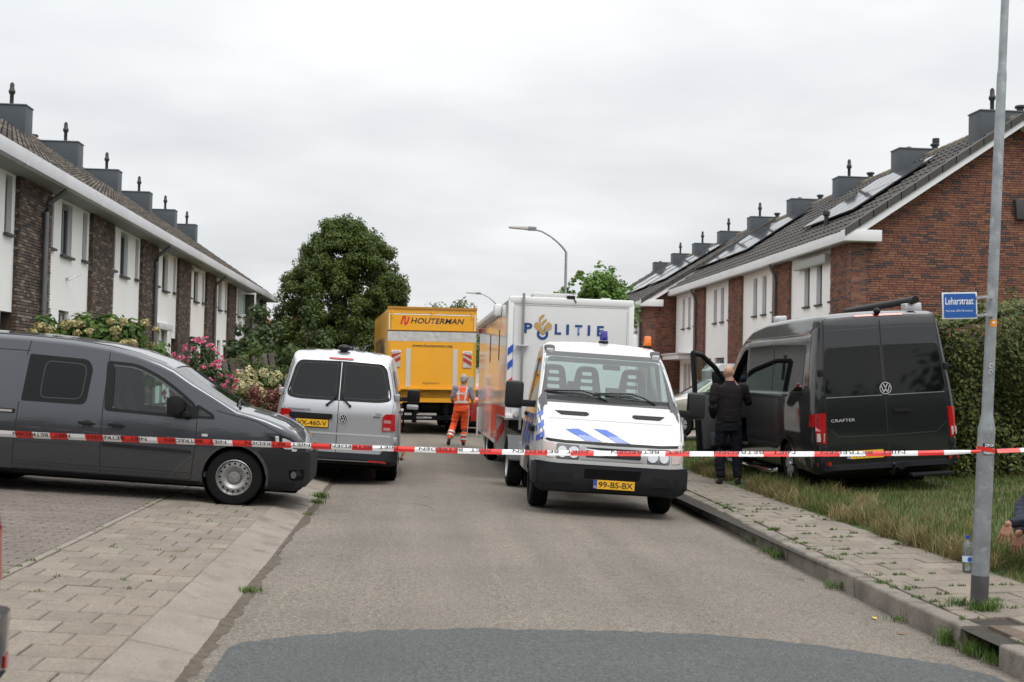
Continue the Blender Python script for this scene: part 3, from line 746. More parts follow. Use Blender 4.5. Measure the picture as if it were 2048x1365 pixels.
X1, X2 = 10.38, 9.28; Y1 = 28.4
right_unit(X1, Y1, 0, LABR[0], gable=True, chim=3, single=True, pipe=False, solar=[(2.1, 6.2, 1.35, 2.70, 4), (2.1, 6.2, 2.72, 4.07, 4)], shutter=True)
right_unit(X1, Y1+UR, 1, LABR[1], chim=14, pipe=True, single=True, solar=[])
right_unit(X1, Y1+2*UR, 2, LABR[2], chim=3, solar=[(2.3, 6.0, 1.40, 2.75, 4), (2.3, 6.0, 2.77, 4.12, 4)])
right_unit(X1, Y1+3*UR, 3, LABR[3], chim=6, pipe=True, porch=True, solar=[(1.3, 4.9, 1.4, 2.75, 4), (1.3, 4.9, 2.77, 4.12, 4)])
for i in range(5):
    right_unit(X2, Y1+4*UR+.05+UR*i, 4+i, LABR[4+i], gable=(i == 0), chim=[3, 1, 1, 1, 4][i], pipe=i in (0, 2), solar=[[(2.6, 6.2, 1.9, 3.5, 4), (2.6, 6.2, 3.52, 5.1, 4)], [(2.0, 5.6, 1.8, 3.4, 4), (2.0, 5.6, 3.42, 5.0, 4)], [(1.5, 4.9, 1.8, 3.4, 4), (1.5, 4.9, 3.42, 5.0, 4)], [], []][i], eave=4.80, WR=5.1, SLR=.632)
# ---------------------------------------------------------------- vehicle tools (x forward, y left, z up)
m_tyre = mat('tyre_rubber', (.009, .009, .009), .9, var=.2, vscale=20, spec=.15)
m_steel = mat('wheel_steel', (.30, .30, .295), .42, .75, var=.2, vscale=15, stain=((.2, .17, .14), 20, .55, .8))
m_black = mat('black_plastic', (.009, .0095, .0105), .5, var=.1, vscale=6, spec=.25)
m_blackg = mat('black_gloss', (.012, .012, .013), .12, coat=.5)
m_bump = mat('bumper_plastic', (.013, .014, .016), .6, var=.12, vscale=5, spec=.25)
m_under = mat('underbody_black', (.005, .005, .005), .9, spec=.1)
m_seam = mat('panel_gap', (.008, .008, .009), .8)
m_chrome = mat('chrome', (.75, .75, .76), .12, 1); m_badge = mat('badge_silver', (.62, .62, .63), .3, .35)
m_redl = mat('tail_light_red', (.36, .008, .008), .12, coat=.6)
m_whl = mat('lamp_clear', (.62, .63, .64), .1, .35, coat=.8, var=.3, vscale=30)
m_oral = mat('lamp_amber', (.6, .16, .01), .15, coat=.5)
m_pl = mat('plate_yellow', (.72, .40, .02), .4)
m_plblue = mat('plate_blue', (.02, .07, .32), .4)
m_ink = mat('lettering_black', (.012, .012, .012), .5)
m_wht = mat('lettering_white', (.8, .8, .8), .5)
m_inter = mat('interior_grey', (.06, .062, .065), .85)
m_seat = mat('seat_fabric', (.045, .048, .052), .9, var=.15, vscale=30)
m_tint = mat('tinted_glass', (.004, .0045, .005), .03, spec=.32)
m_vglass = glass('vehicle_glass', (.62, .76, .72)); m_dglass = glass('dark_vehicle_glass', (.16, .18, .18))

class Veh:
    def __init__(s, name, label, cat, loc, yaw, roll=0, pitch=0):
        s.root = empty(name, loc, (0, 0, 0), label, cat)
        s.root.rotation_mode = 'XYZ'
        m = Matrix.Rotation(yaw, 4, 'Z') @ Matrix.Rotation(pitch, 4, 'Y') @ Matrix.Rotation(roll, 4, 'X')
        s.root.rotation_euler = m.to_euler('XYZ')
    def hull(s, xs, top, bot, width, tumble, r=.1, crown=.03, rake=None, nz=9, na=5, rr=None):
        """loft: top/bot/width are functions of x, tumble(z) the side profile"""
        V = []; F = []; n = None
        for x in xs:
            zt, zb, w = top(x), bot(x), width(x); rad = rr(x) if rr else r
            half = [(0, zb), (w*tumble(zb)*.55, zb), (w*tumble(zb)*.93, zb), ]
            z1 = zt-rad
            for i in range(nz):
                z = zb+.05+(z1-zb-.05)*i/(nz-1); half.append((w*tumble(z), z))
            yt = w*tumble(z1)
            for i in range(1, na+1):
                a = math.pi/2*i/na; half.append((yt-rad*1.15*(1-math.cos(a)), z1+rad*math.sin(a)*.86))
            ye = half[-1][0]
            for t in (.66, .33): half.append((ye*t, zt-rad*.14+crown*(1-t*t)))
            half.append((0, zt-rad*.14+crown))
            ring = [(y, z) for y, z in half]+[(-y, z) for y, z in half[-2:0:-1]]
            n = len(ring)
            for y, z in ring: V.append((x+(rake(x, z) if rake else 0), y, z))
        for i in range(len(xs)-1):
            for k in range(n): F.append((i*n+k, i*n+(k+1) % n, (i+1)*n+(k+1) % n, (i+1)*n+k))
        # caps as strips between the two halves
        for base, flip in ((0, 0), ((len(xs)-1)*n, 1)):
            h = n//2
            for k in range(h):
                a, b_, c, d = base+k, base+k+1, base+(n-k-1) % n, base+(n-k) % n
                q = [a, b_, c, d]; q = [i for j, i in enumerate(q) if i not in q[:j]]
                if len(q) >= 3: F.append(tuple(q if flip else q[::-1]))
        s.V, s.F = V, F
        bm = bmesh.new(); bmv = [bm.verts.new(v) for v in V]
        for f in F:
            try: bm.faces.new([bmv[i] for i in f])
            except ValueError: pass
        bmesh.ops.recalc_face_normals(bm, faces=bm.faces); s.bm = bm
        s.bvh = BVHTree.FromBMesh(bm); return s
    def body(s, name, mats, cutters=(), thick=.03, sm=32):
        me = bpy.data.meshes.new(name); s.bm.to_mesh(me)
        o = bpy.data.objects.new(name, me); COL.objects.link(o)
        if thick: md = o.modifiers.new('shell', 'SOLIDIFY'); md.thickness = thick; md.offset = -1
        tmp = []
        for c in cutters:
            md = o.modifiers.new('cut', 'BOOLEAN'); md.operation = 'DIFFERENCE'; md.solver = 'EXACT'; md.object = c; tmp.append(c)
        bpy.context.view_layer.update()
        me2 = bpy.data.meshes.new_from_object(o.evaluated_get(bpy.context.evaluated_depsgraph_get()))
        bpy.data.objects.remove(o)
        for c in tmp: bpy.data.objects.remove(c)
        me2.materials.clear()
        for m in (mats if isinstance(mats, (list, tuple)) else [mats]): me2.materials.append(m)
        sharp(me2, sm); o = obj(name, me2, s.root); s.bodyobj = o; return o
    @staticmethod
    def cutter(outline, view, d0, d1):
        """prism along an axis: outline in the two other coordinates"""
        b = MB()
        if view == 'y': b.prism([(p[0], d0, p[1]) for p in outline], (0, d1-d0, 0))
        elif view == 'x': b.prism([(d0, p[0], p[1]) for p in outline], (d1-d0, 0, 0))
        else: b.prism([(p[0], p[1], d0) for p in outline], (0, 0, d1-d0))
        return b.build('cutter', None)
    def project(s, p2, view, off):
        if view in ('+y', '-y'):
            d = Vector((0, -1 if view == '+y' else 1, 0)); o = Vector((p2[0], 3 if view == '+y' else -3, p2[1]))
        elif view in ('+x', '-x'):
            d = Vector((-1 if view == '+x' else 1, 0, 0)); o = Vector((6 if view == '+x' else -8, p2[0], p2[1]))
        else: d = Vector((0, 0, -1)); o = Vector((p2[0], p2[1], 5))
        hit = s.bvh.ray_cast(o, d)
        if hit[0] is None:
            q = s.bvh.find_nearest(o+d*(2.2 if view[1] == 'y' else (5.2 if view == '+x' else 5.2 if view == '-x' else 3))); return q[0]+q[1]*off, q[1]
        n = hit[1]
        if n.dot(d) > 0: n = -n
        return hit[0]+n*off, n
    def panel(s, name, outline, view, m, off=.006, th=.012, step=.07, parent=None, sm=40):
        bm = bmesh.new()
        vs = [bm.verts.new((p[0], p[1], 0)) for p in outline]; f = bm.faces.new(vs)
        xs = [p[0] for p in outline]; ys = [p[1] for p in outline]
        for ax, lo, hi in ((0, min(xs), max(xs)), (1, min(ys), max(ys))):
            t = lo+step
            while t < hi-.01:
                co = Vector((0, 0, 0)); co[ax] = t; no = Vector((0, 0, 0)); no[ax] = 1
                bmesh.ops.bisect_plane(bm, geom=bm.verts[:]+bm.edges[:]+bm.faces[:], plane_co=co, plane_no=no, dist=1e-5); t += step
        rim = [e for e in bm.edges if e.is_boundary]; nor = {}
        for v in bm.verts:
            q, n = s.project((v.co.x, v.co.y), view, off); v.co = q; nor[v] = n
        if th:
            r = bmesh.ops.extrude_edge_only(bm, edges=rim)
            new = [g for g in r['geom'] if isinstance(g, bmesh.types.BMVert)]
            for v in new:
                for e in v.link_edges:
                    w = e.other_vert(v)
                    if w in nor: v.co = v.co-nor[w]*th; break
        bmesh.ops.recalc_face_normals(bm, faces=bm.faces)
        big = max(bm.faces, key=lambda q: q.calc_area())
        dirs = {'+y': (0, 1, 0), '-y': (0, -1, 0), '+x': (1, 0, 0), '-x': (-1, 0, 0), '+z': (0, 0, 1)}[view]
        if big.normal.dot(Vector(dirs)) < 0: bmesh.ops.reverse_faces(bm, faces=bm.faces)
        me = bpy.data.meshes.new(name); bm.to_mesh(me); bm.free(); me.materials.append(m); sharp(me, sm)
        return obj(name, me, parent or s.root)
    def line(s, name, pts, view, w, m=None, off=.002, parent=None, step=.06):
        b = MB(); P = [Vector(p) for p in pts]; Q = []
        for a, c in zip(P[:-1], P[1:]):
            n = max(1, int((c-a).length/step))
            for i in range(n): Q.append(a+(c-a)*i/n)
        Q.append(P[-1]); V = []
        for i, p in enumerate(Q):
            d = (Q[min(i+1, len(Q)-1)]-Q[max(i-1, 0)]).normalized(); n = Vector((-d.y, d.x))*w/2
            V.append(s.project(p-n, view, off)[0]); V.append(s.project(p+n, view, off)[0])
        b.add(V, [(2*i, 2*i+1, 2*i+3, 2*i+2) for i in range(len(Q)-1)])
        return b.build(name, m or m_seam, parent or s.root, recalc=False)
    def part(s, name, m, fn, parent=None, bevel=0, smooth=None):
        b = MB(); fn(b); return b.build(name, m, parent or s.root, bevel=bevel, smooth=smooth)
    def wheel(s, x, y, r, w, style='steel', z=None):
        """tyre with a rim facing outwards; y is the outer face"""
        sg = 1 if y > 0 else -1; z = r if z is None else z
        b = MB(); rb = r*.62
        b.lathe([(rb, -w), (r*.93, -w), (r*.985, -w*.88), (r, -w*.7), (r, -w*.3), (r*.985, -w*.1), (r*.93, 0), (r*.8, .008), (rb*1.02, .002), (rb, -.02)], (x, y, z), (0, sg, 0), 36, cap=False)
        t = b.build('wheel', m_tyre, s.root, smooth=30)
        b = MB()
        if style == 'dark': b.lathe([(rb, -.02), (rb*.9, -.06), (.0, -.06)], (x, y, z), (0, sg, 0), 20, cap=False); b.build('rim', m_black, t, smooth=40); return t
        if style == 'steel':
            b.lathe([(rb*1.03, .006), (rb*1.0, .010), (rb*.95, -.012), (rb*.9, -.022), (rb*.68, -.008), (rb*.6, -.012), (rb*.42, -.05), (rb*.36, -.052), (rb*.34, -.03), (rb*.1, -.024), (0, -.024)], (x, y, z), (0, sg, 0), 40, cap=False); rim = b.build('rim', m_steel, t, smooth=50)
            b = MB()
            for k in range(16):
                a = 2*math.pi*k/16; c = (x+math.cos(a)*rb*.8, y-sg*.0125, z+math.sin(a)*rb*.8)
                b.lathe([(rb*.062, 0), (rb*.062, .004), (0, .0045)], c, (0, sg, 0), 10)
            o = b.build('vent_hole', m_under, rim); o['kind'] = 'stuff'
            b = MB()
            for k in range(5):
                a = 2*math.pi*k/5+.3; c = (x+math.cos(a)*rb*.25, y-sg*.03, z+math.sin(a)*rb*.25); b.lathe([(rb*.05, 0), (rb*.04, .014), (0, .016)], c, (0, sg, 0), 6)
            o = b.build('wheel_bolt', m_steel, rim); o['kind'] = 'stuff'
        if style == 'cap':
            b.lathe([(rb*1.03, .006), (rb*.99, .014), (rb*.93, -.006), (rb*.9, -.03), (0, -.035)], (x, y, z), (0, sg, 0), 36, cap=False); rim = b.build('rim', m_under, t, smooth=40)
            for k in range(7):
                a = 2*math.pi*k/7; bb = MB()
                ca, sa = math.cos(a), math.sin(a)
                P = []
                for rr_, hw, dy in ((rb*.12, .02, .008), (rb*.55, .045, .02), (rb*.97, .07, .012)):
                    for q in (-1, 1):
                        P.append((x+ca*rr_-sa*hw*q, y+sg*(dy-.012), z+sa*rr_+ca*hw*q))
                bb.add(P, [(0, 1, 3, 2), (2, 3, 5, 4)]); bb.build('spoke', mat('wheel_cap_silver', (.5, .51, .52), .3, .7), rim)
            bb = MB(); bb.lathe([(rb*.18, 0), (rb*.16, .02), (0, .022)], (x, y-sg*.01, z), (0, sg, 0), 16); bb.build('hub', mat('wheel_cap_silver', (.5, .51, .52), .3, .7), rim, smooth=40)
        if style == 'truck':
            b.lathe([(rb*1.03, .004), (rb*.98, .008), (rb*.9, -.06), (rb*.5, -.09), (rb*.45, -.02), (0, -.015)], (x, y, z), (0, sg, 0), 28, cap=False); b.build('rim', mat('truck_rim', (.45, .45, .45), .5, .5), t, smooth=40)
        return t
    def plate(s, txt, O, U, V, w=.52, h=.11, parent=None):
        O = Vector(O); U = Vector(U).normalized(); V = Vector(V).normalized(); n = U.cross(V)
        p = flat('number_plate', [(-w/2, -h/2), (w/2, -h/2), (w/2, h/2), (-w/2, h/2)], O, U, V, m_pl, parent or s.root, off=.012, th=.01)
        flat('plate_band', [(-w/2, -h/2), (-w/2+.045, -h/2), (-w/2+.045, h/2), (-w/2, h/2)], O, U, V, m_plblue, p, off=.0135)
        text('plate_letters', 'NL', O-U*(w/2-.022)-V*.03, U, V, .028, .024, m_wht, p, off=.015, center=True)
        text('plate_number', txt, O+U*.022, U, V, w*.83, h*.66, m_ink, p, off=.0145, center=True, bold=.01)
        return p
    def roundel(s, O, U, V, r, parent=None, m=None):
        """round bonnet badge with a V over a W"""
        m = m or m_badge
        d = flatmulti('badge_disc', [[(r*.98*math.cos(2*math.pi*k/24), r*.98*math.sin(2*math.pi*k/24)) for k in range(24)]], O, U, V, m_blackg, parent or s.root, off=.004)
        polys = ring2d(r*.88, r, 28)
        k = r*.82; w = r*.15
        polys += stroke2d([(-.42*k, .88*k), (-.02*k, .06*k)], w)+stroke2d([(.42*k, .88*k), (.02*k, .06*k)], w)
        polys += stroke2d([(-.84*k, .5*k), (-.38*k, -.9*k)], w)+stroke2d([(.84*k, .5*k), (.38*k, -.9*k)], w)+stroke2d([(-.42*k, -.9*k), (0, -.06*k)], w)+stroke2d([(.42*k, -.9*k), (0, -.06*k)], w)
        flatmulti('badge', polys, O, U, V, m, d, off=.007); return d
def scale2(pts, c, k): return [(c[0]+(p[0]-c[0])*k, c[1]+(p[1]-c[1])*k) for p in pts]
def arc(cx, cz, r, a0, a1, n=14): return [(cx+r*math.cos(R(a0+(a1-a0)*i/n)), cz+r*math.sin(R(a0+(a1-a0)*i/n))) for i in range(n+1)]
def seat(v, x, y, z, m, hgt=.62, w=.46, slots=False, name='seat', back_x=.14):
    """front seat: cushion, leaning backrest, headrest"""
    o = v.part(name, m, lambda b: b.box((x-.05, y-w/2, z-.14), (x+.45, y+w/2, z)), bevel=.05)
    pts = [(x, z-.05), (x+.12, z-.02), (x-.02, z+hgt), (x-.11, z+hgt)]
    v.part('backrest', m, lambda b: b.prism([(p[0], y-w/2, p[1]) for p in pts], (0, w, 0)), o, bevel=.045)
    v.part('headrest', m, lambda b: b.box((x-.12, y-.13, z+hgt+.02), (x-.03, y+.13, z+hgt+.2)), o, bevel=.03)
    return o
# ---------------------------------------------------------------- grey panel van on the left, side on
m_cgrey = mat('van_paint_grey', (.066, .072, .081), .25, .65, coat=1.0, var=.03, vscale=1)
def caddy():
    v = Veh('delivery_van', 'dark grey small delivery van seen side-on with its nose at the kerb', 'van', (-2.03, 15.19, .10), 0, 0, math.atan(.055))
    TX = [-3.97, -3.93, -3.8, -3.0, -2.4, -1.96, -1.54, -1.23, -.95, -.80, -.58, -.29, -.03, .12, .3, .5, .65, .74, .80, .825]
    TZ = [1.55, 1.66, 1.76, 1.80, 1.80, 1.785, 1.745, 1.685, 1.60, 1.535, 1.395, 1.235, 1.10, 1.075, 1.035, .97, .89, .80, .70, .60]
    top = lambda x: lerp(x, TX, TZ)
    bot = lambda x: lerp(x, [-4, -3.8, .5, .75, .83], [.34, .22, .2, .21, .3])
    wid = lambda x: lerp(x, [-3.97, -3.92, -3.8, -3.5, .2, .45, .58, .68, .76, .825], [.78, .85, .885, .897, .897, .885, .86, .81, .72, .55])
    tum = lambda z: lerp(z, [.2, .3, .36, .55, .62, .80, 1.0, 1.3, 1.55, 1.72, 1.8], [.93, .957, .967, .993, 1.0, .99, .962, .898, .842, .80, .78])
    xs = sorted(set(TX+[-3.6, -2.7, -2.1, -1.75, -1.4, -1.1, -.87, -.7, -.45, -.15, .05, .2, .4, .58, .7, .78]))
    rr = lambda x: lerp(x, [-3.9, -.9, -.3, 0, .5, .9], [.11, .09, .05, .06, .08, .06])
    v.hull(xs, top, bot, wid, tum, rr=rr, crown=.035, nz=12)
    fw = rnd([(-1.465, 1.495), (-1.21, 1.485), (-.95, 1.37), (-.72, 1.225), (-.56, 1.09), (-.55, .99), (-1.43, 1.015)], [.03, .1, .1, .1, .05, .02, .03])
    qw = rnd([(-.48, 1.115), (-.31, 1.025), (-.28, .985), (-.48, .985)], .02)
    rw = rnd([(-2.42, 1.565), (-1.76, 1.55), (-1.70, 1.45), (-1.73, 1.03), (-2.45, 1.03)], [.02, .07, .04, .08, .02])
    cuts = [v.cutter(fw, 'y', -1.2, 1.2), v.cutter(qw, 'y', -1.2, 1.2)]
    for wx in (0, -3.006): cuts.append(v.cutter(arc(wx, .33, .365, 0, 360, 28)[:-1], 'y', -1.2, 1.2))
    # windscreen opening
    ws = [(-.80, -.62), (-.80, .62), (-.05, .74), (-.05, -.74)]
    cuts.append(v.cutter(ws, 'z', 1.12, 2.2))
    body = v.body('body', m_cgrey, cuts, .03)
    v.part('underbody', m_under, lambda b: (b.box((-3.85, -.6, .16), (.7, .6, .28)), b.box((-3.8, -.78, .19), (.55, .78, .24))), bevel=.03)
    for wx in (0, -3.006):
        for sg in (-1, 1):
            v.part('wheel_housing', m_under, lambda b: b.lathe([(0, -.3), (.36, -.3), (.36, .0)], (wx, sg*.86, .33), (0, sg, 0), 24, cap=False), smooth=50)
            v.wheel(wx, sg*.865, .322, .2, 'steel')
    for vw in ('-y', '+y'):
        # dark surround of the front side glass, then the pane
        g = v.panel('front_side_window', fw, vw, m_vglass, off=-.012, th=0)
        ring = rnd([(-1.535, 1.535), (-1.21, 1.525), (-.93, 1.405), (-.69, 1.25), (-.51, 1.11), (-.485, .975), (-1.50, 1.0)], [.03, .1, .1, .1, .05, .02, .03])
        v.line('window_seal', ring+[ring[0]], vw, .036, m_black, off=.005, parent=g)
        v.panel('window_divider', [(-1.525, 1.53), (-1.462, 1.5), (-1.425, 1.01), (-1.5, 1.0)], vw, m_black, off=.004, th=.004, parent=g)
        v.panel('mirror_base', [(-.60, 1.15), (-.49, 1.06), (-.475, .98), (-.62, .985)], vw, m_black, off=.006, th=.006, parent=g)
        q = v.panel('quarter_window', qw, vw, m_vglass, off=-.012, th=0)
        v.line('window_seal', qw+[qw[0]], vw, .03, m_black, off=.005, parent=q)
        w = v.panel('rear_side_window', rw, vw, m_tint, off=.004, th=.006)
        inn = rnd([(-2.23, 1.50), (-1.80, 1.49), (-1.765, 1.42), (-1.79, 1.09), (-2.25, 1.08)], .08)
        v.line('window_inner_edge', inn+[inn[0]], vw, .012, mat('tint_edge', (.03, .032, .034), .1), off=.006, parent=w)
        # panel gaps
        for pts in ([(-2.43, 1.72), (-2.455, 1.55)], [(-2.47, 1.02), (-2.49, .26)], [(-1.535, 1.70), (-1.535, 1.0), (-1.51, .275)], [(-.47, .975), (-.46, .7), (-.49, .27)], [(-3.6, 1.595), (-2.43, 1.60)], [(-2.49, .265), (-.49, .265)],
                    [(-.26, 1.075), (-.13, 1.045), (.2, .985), (.40, .895), (.50, .855)], [(.22, .63), (.30, .675), (.36, .69)]):
            v.line('panel_gap', pts, vw, .009)
        v.line('slide_rail', [(-3.7, .905), (-2.50, .905)], vw, .05, m_black, off=.004)
        v.line('slide_rail_trim', [(-3.6, .905), (-2.53, .905)], vw, .025, mat('rail_trim', (.4, .38, .34), .3, .6), off=.009)
        v.panel('side_moulding', rnd([(-1.505, .625), (-.505, .60), (-.50, .565), (-1.505, .585)], .01), vw, m_bump, off=.012, th=.014)
        v.panel('side_moulding', rnd([(-2.465, .625), (-1.53, .625), (-1.53, .585), (-2.465, .585)], .01), vw, m_cgrey, off=.006, th=.008)
        v.panel('sill', [(-2.66, .25), (-.40, .25), (-.40, .175), (-2.66, .175)], vw, m_bump, off=.004, th=.03)
        v.line('sill_highlight', [(-2.47, .335), (-.52, .325)], vw, .03, m_cgrey, off=.009)
        for hx in (-1.69, -1.355):
            cup = v.panel('door_handle', [(hx+.062*math.cos(2*math.pi*k/18), .815+.05*math.sin(2*math.pi*k/18)) for k in range(18)], vw, mat('handle_cup', (.02, .021, .023), .4), off=.003, th=.003)
            v.panel('handle_grip', rnd([(hx-.1, .842), (hx+.085, .835), (hx+.085, .812), (hx-.1, .818)], .01), vw, m_black, off=.03, th=.028, parent=cup)
        v.panel('side_indicator', rnd([(-.40, .80), (-.33, .80), (-.33, .77), (-.40, .77)], .014), vw, m_whl, off=.006, th=.006)
        # bumper wrapping to the wheel arch
        bp = [(.395, .20), (.385, .39), (.30, .55), (.24, .63), (.36, .69), (.47, .675), (.56, .655), (.70, .645), (.78, .66), (.80, .5), (.80, .3), (.74, .225)]
        v.panel('bumper_side', bp, vw, m_bump, off=.010, th=.006, step=.05)
        hl = rnd([(.33, .85), (.45, .855), (.58, .82), (.68, .755), (.735, .69), (.68, .655), (.56, .665), (.44, .70)], .03)
        h = v.panel('headlight', hl, vw, mat('headlight_glass', (.022, .023, .025), .05, .2, coat=1), off=.008, th=.01, step=.05)
        v.line('headlight_edge', hl+[hl[0]], vw, .012, m_seam, off=.010, parent=h)
        v.panel('headlight_reflector', rnd([(.43, .83), (.47, .835), (.485, .74), (.445, .75)], .008), vw, m_whl, off=.012, th=.002, parent=h)
        v.panel('headlight_reflector', rnd([(.505, .82), (.60, .79), (.665, .73), (.62, .685), (.53, .69)], .03), vw, m_whl, off=.012, th=.002, parent=h)
        v.panel('headlight_reflector', rnd([(.63, .70), (.685, .69), (.67, .665), (.62, .67)], .01), vw, m_whl, off=.012, th=.002, parent=h)
        f = v.panel('fog_recess', rnd([(.60, .45), (.77, .46), (.77, .33), (.63, .33)], .03), vw, m_under, off=.013, th=.002)
        v.panel('fog_lamp', [(.66+.028*math.cos(2*math.pi*k/14), .395+.042*math.sin(2*math.pi*k/14)) for k in range(14)], vw, mat('fog_glass', (.10, .105, .11), .1, .3, coat=1), off=.018, th=.004, parent=f)
        v.line('bumper_crease', [(.41, .30), (.6, .30), (.76, .29)], vw, .012, m_black, off=.014)
        # flared arch lip
        a = arc(0, .33, .375, 8, 172, 20); v.line('arch_lip', a, vw, .035, m_cgrey, off=.012)
    # front
    v.panel('bumper', rnd([(-.77, .25), (.77, .25), (.77, .655), (-.77, .655)], .04), '+x', m_bump, off=.011, th=.006, step=.05)
    v.panel('grille', rnd([(-.5, .66), (.5, .66), (.46, .72), (-.46, .72)], .02), '+x', m_blackg, off=.012, th=.01)
    v.line('grille_bar', [(-.48, .675), (.48, .675)], '+x', .02, m_chrome, off=.016)
    v.roundel((.84, 0, .70), (0, 1, 0), (0, 0, 1), .065)
    # bonnet decal and windscreen
    v.panel('bonnet_decal', [(.12, -.52), (.66, -.42), (.66, -.30), (.12, -.36)], '+z', m_black, off=.004, th=0)
    v.panel('windscreen', ws, '+z', m_vglass, off=-.012, th=0)
    v.line('windscreen_seal', [(-.80, -.66), (-.03, -.78), (-.03, .78), (-.80, .66)], '+z', .03, m_blackg, off=.002)
    b = MB(); b.tube([(-.02, -.62, 1.115), (-.10, -.2, 1.175), (-.12, .1, 1.19)], .012, 6); b.build('wiper', m_black, v.root, smooth=40)
    # interior
    v.part('dashboard', mat('dash_teal_grey', (.15, .17, .17), .8), lambda b: b.prism([(-.05, -.78, 1.02), (-.30, -.78, 1.07), (-.62, -.78, 1.0), (-.62, -.78, .8), (-.1, -.78, .8)], (0, 1.56, 0)), bevel=.03)
    for sy in (-.38, .38): seat(v, -1.5, sy, .66, m_seat, .5)
    b = MB(); cc = Vector((-.72, .38, 1.0)); ax = Vector((-.5, 0, .85)).normalized(); e1 = Vector((0, 1, 0)); e2 = ax.cross(e1)
    b.tube([cc+(e1*math.cos(2*math.pi*k/20)+e2*math.sin(2*math.pi*k/20))*.18 for k in range(21)], .016, 6); b.build('steering_wheel', m_black, v.root, smooth=40)
    v.part('bulkhead', m_inter, lambda b: b.box((-1.62, -.72, .3), (-1.6, .72, 1.62)))
    v.part('floor', m_inter, lambda b: b.box((-1.6, -.8, .3), (-.1, .8, .36)))
    v.part('door_card', m_inter, lambda b: (b.box((-1.5, -.84, .35), (-.5, -.80, .97)), b.box((-1.5, .80, .35), (-.5, .84, .97))))
    # mirrors
    for sg in (-1, 1):
        q = [(-.80, .035), (-.80, .20), (-.70, .225), (-.62, .215), (-.60, .12), (-.60, .02), (-.66, -.0)]
        pts = [(-.785, 1.02), (-.775, 1.19), (-.72, 1.225), (-.645, 1.225), (-.615, 1.19), (-.605, 1.05), (-.64, 1.0), (-.74, .99)]
        mm = v.part('mirror', m_black, lambda b: b.prism([(p[0], sg*.93, p[1]) for p in pts], (0, sg*.16, 0)), bevel=.03)
        v.part('mirror_arm', m_black, lambda b: b.prism([(-.66, sg*.86, 1.03), (-.56, sg*.86, 1.05), (-.53, sg*.86, .985), (-.62, sg*.86, .965)], (0, sg*.14, 0)), mm, bevel=.015)
        v.part('mirror_glass', m_chrome, lambda b: b.box((-.79, min(sg*.95, sg*1.07), 1.03), (-.782, max(sg*.95, sg*1.07), 1.18)), mm)
    # tail
    for sg in (-1, 1): v.panel('tail_light', rnd([(sg*.62, 1.0), (sg*.80, 1.0), (sg*.80, 1.45), (sg*.68, 1.45)], .02), '-x', m_redl, off=.008)
    v.panel('rear_bumper', rnd([(-.8, .3), (.8, .3), (.8, .55), (-.8, .55)], .04), '-x', m_bump, off=.02)
    v.line('roof_rib', [(-3.6, -.55), (-1.7, -.55)], '+z', .03, m_cgrey, off=.012); v.line('roof_rib', [(-3.6, .55), (-1.7, .55)], '+z', .03, m_cgrey, off=.012)
    v.line('roof_seam', [(-3.8, -.665), (-1.5, -.66), (-.9, -.64)], '+z', .022, m_black, off=.003)
    return v
caddy()
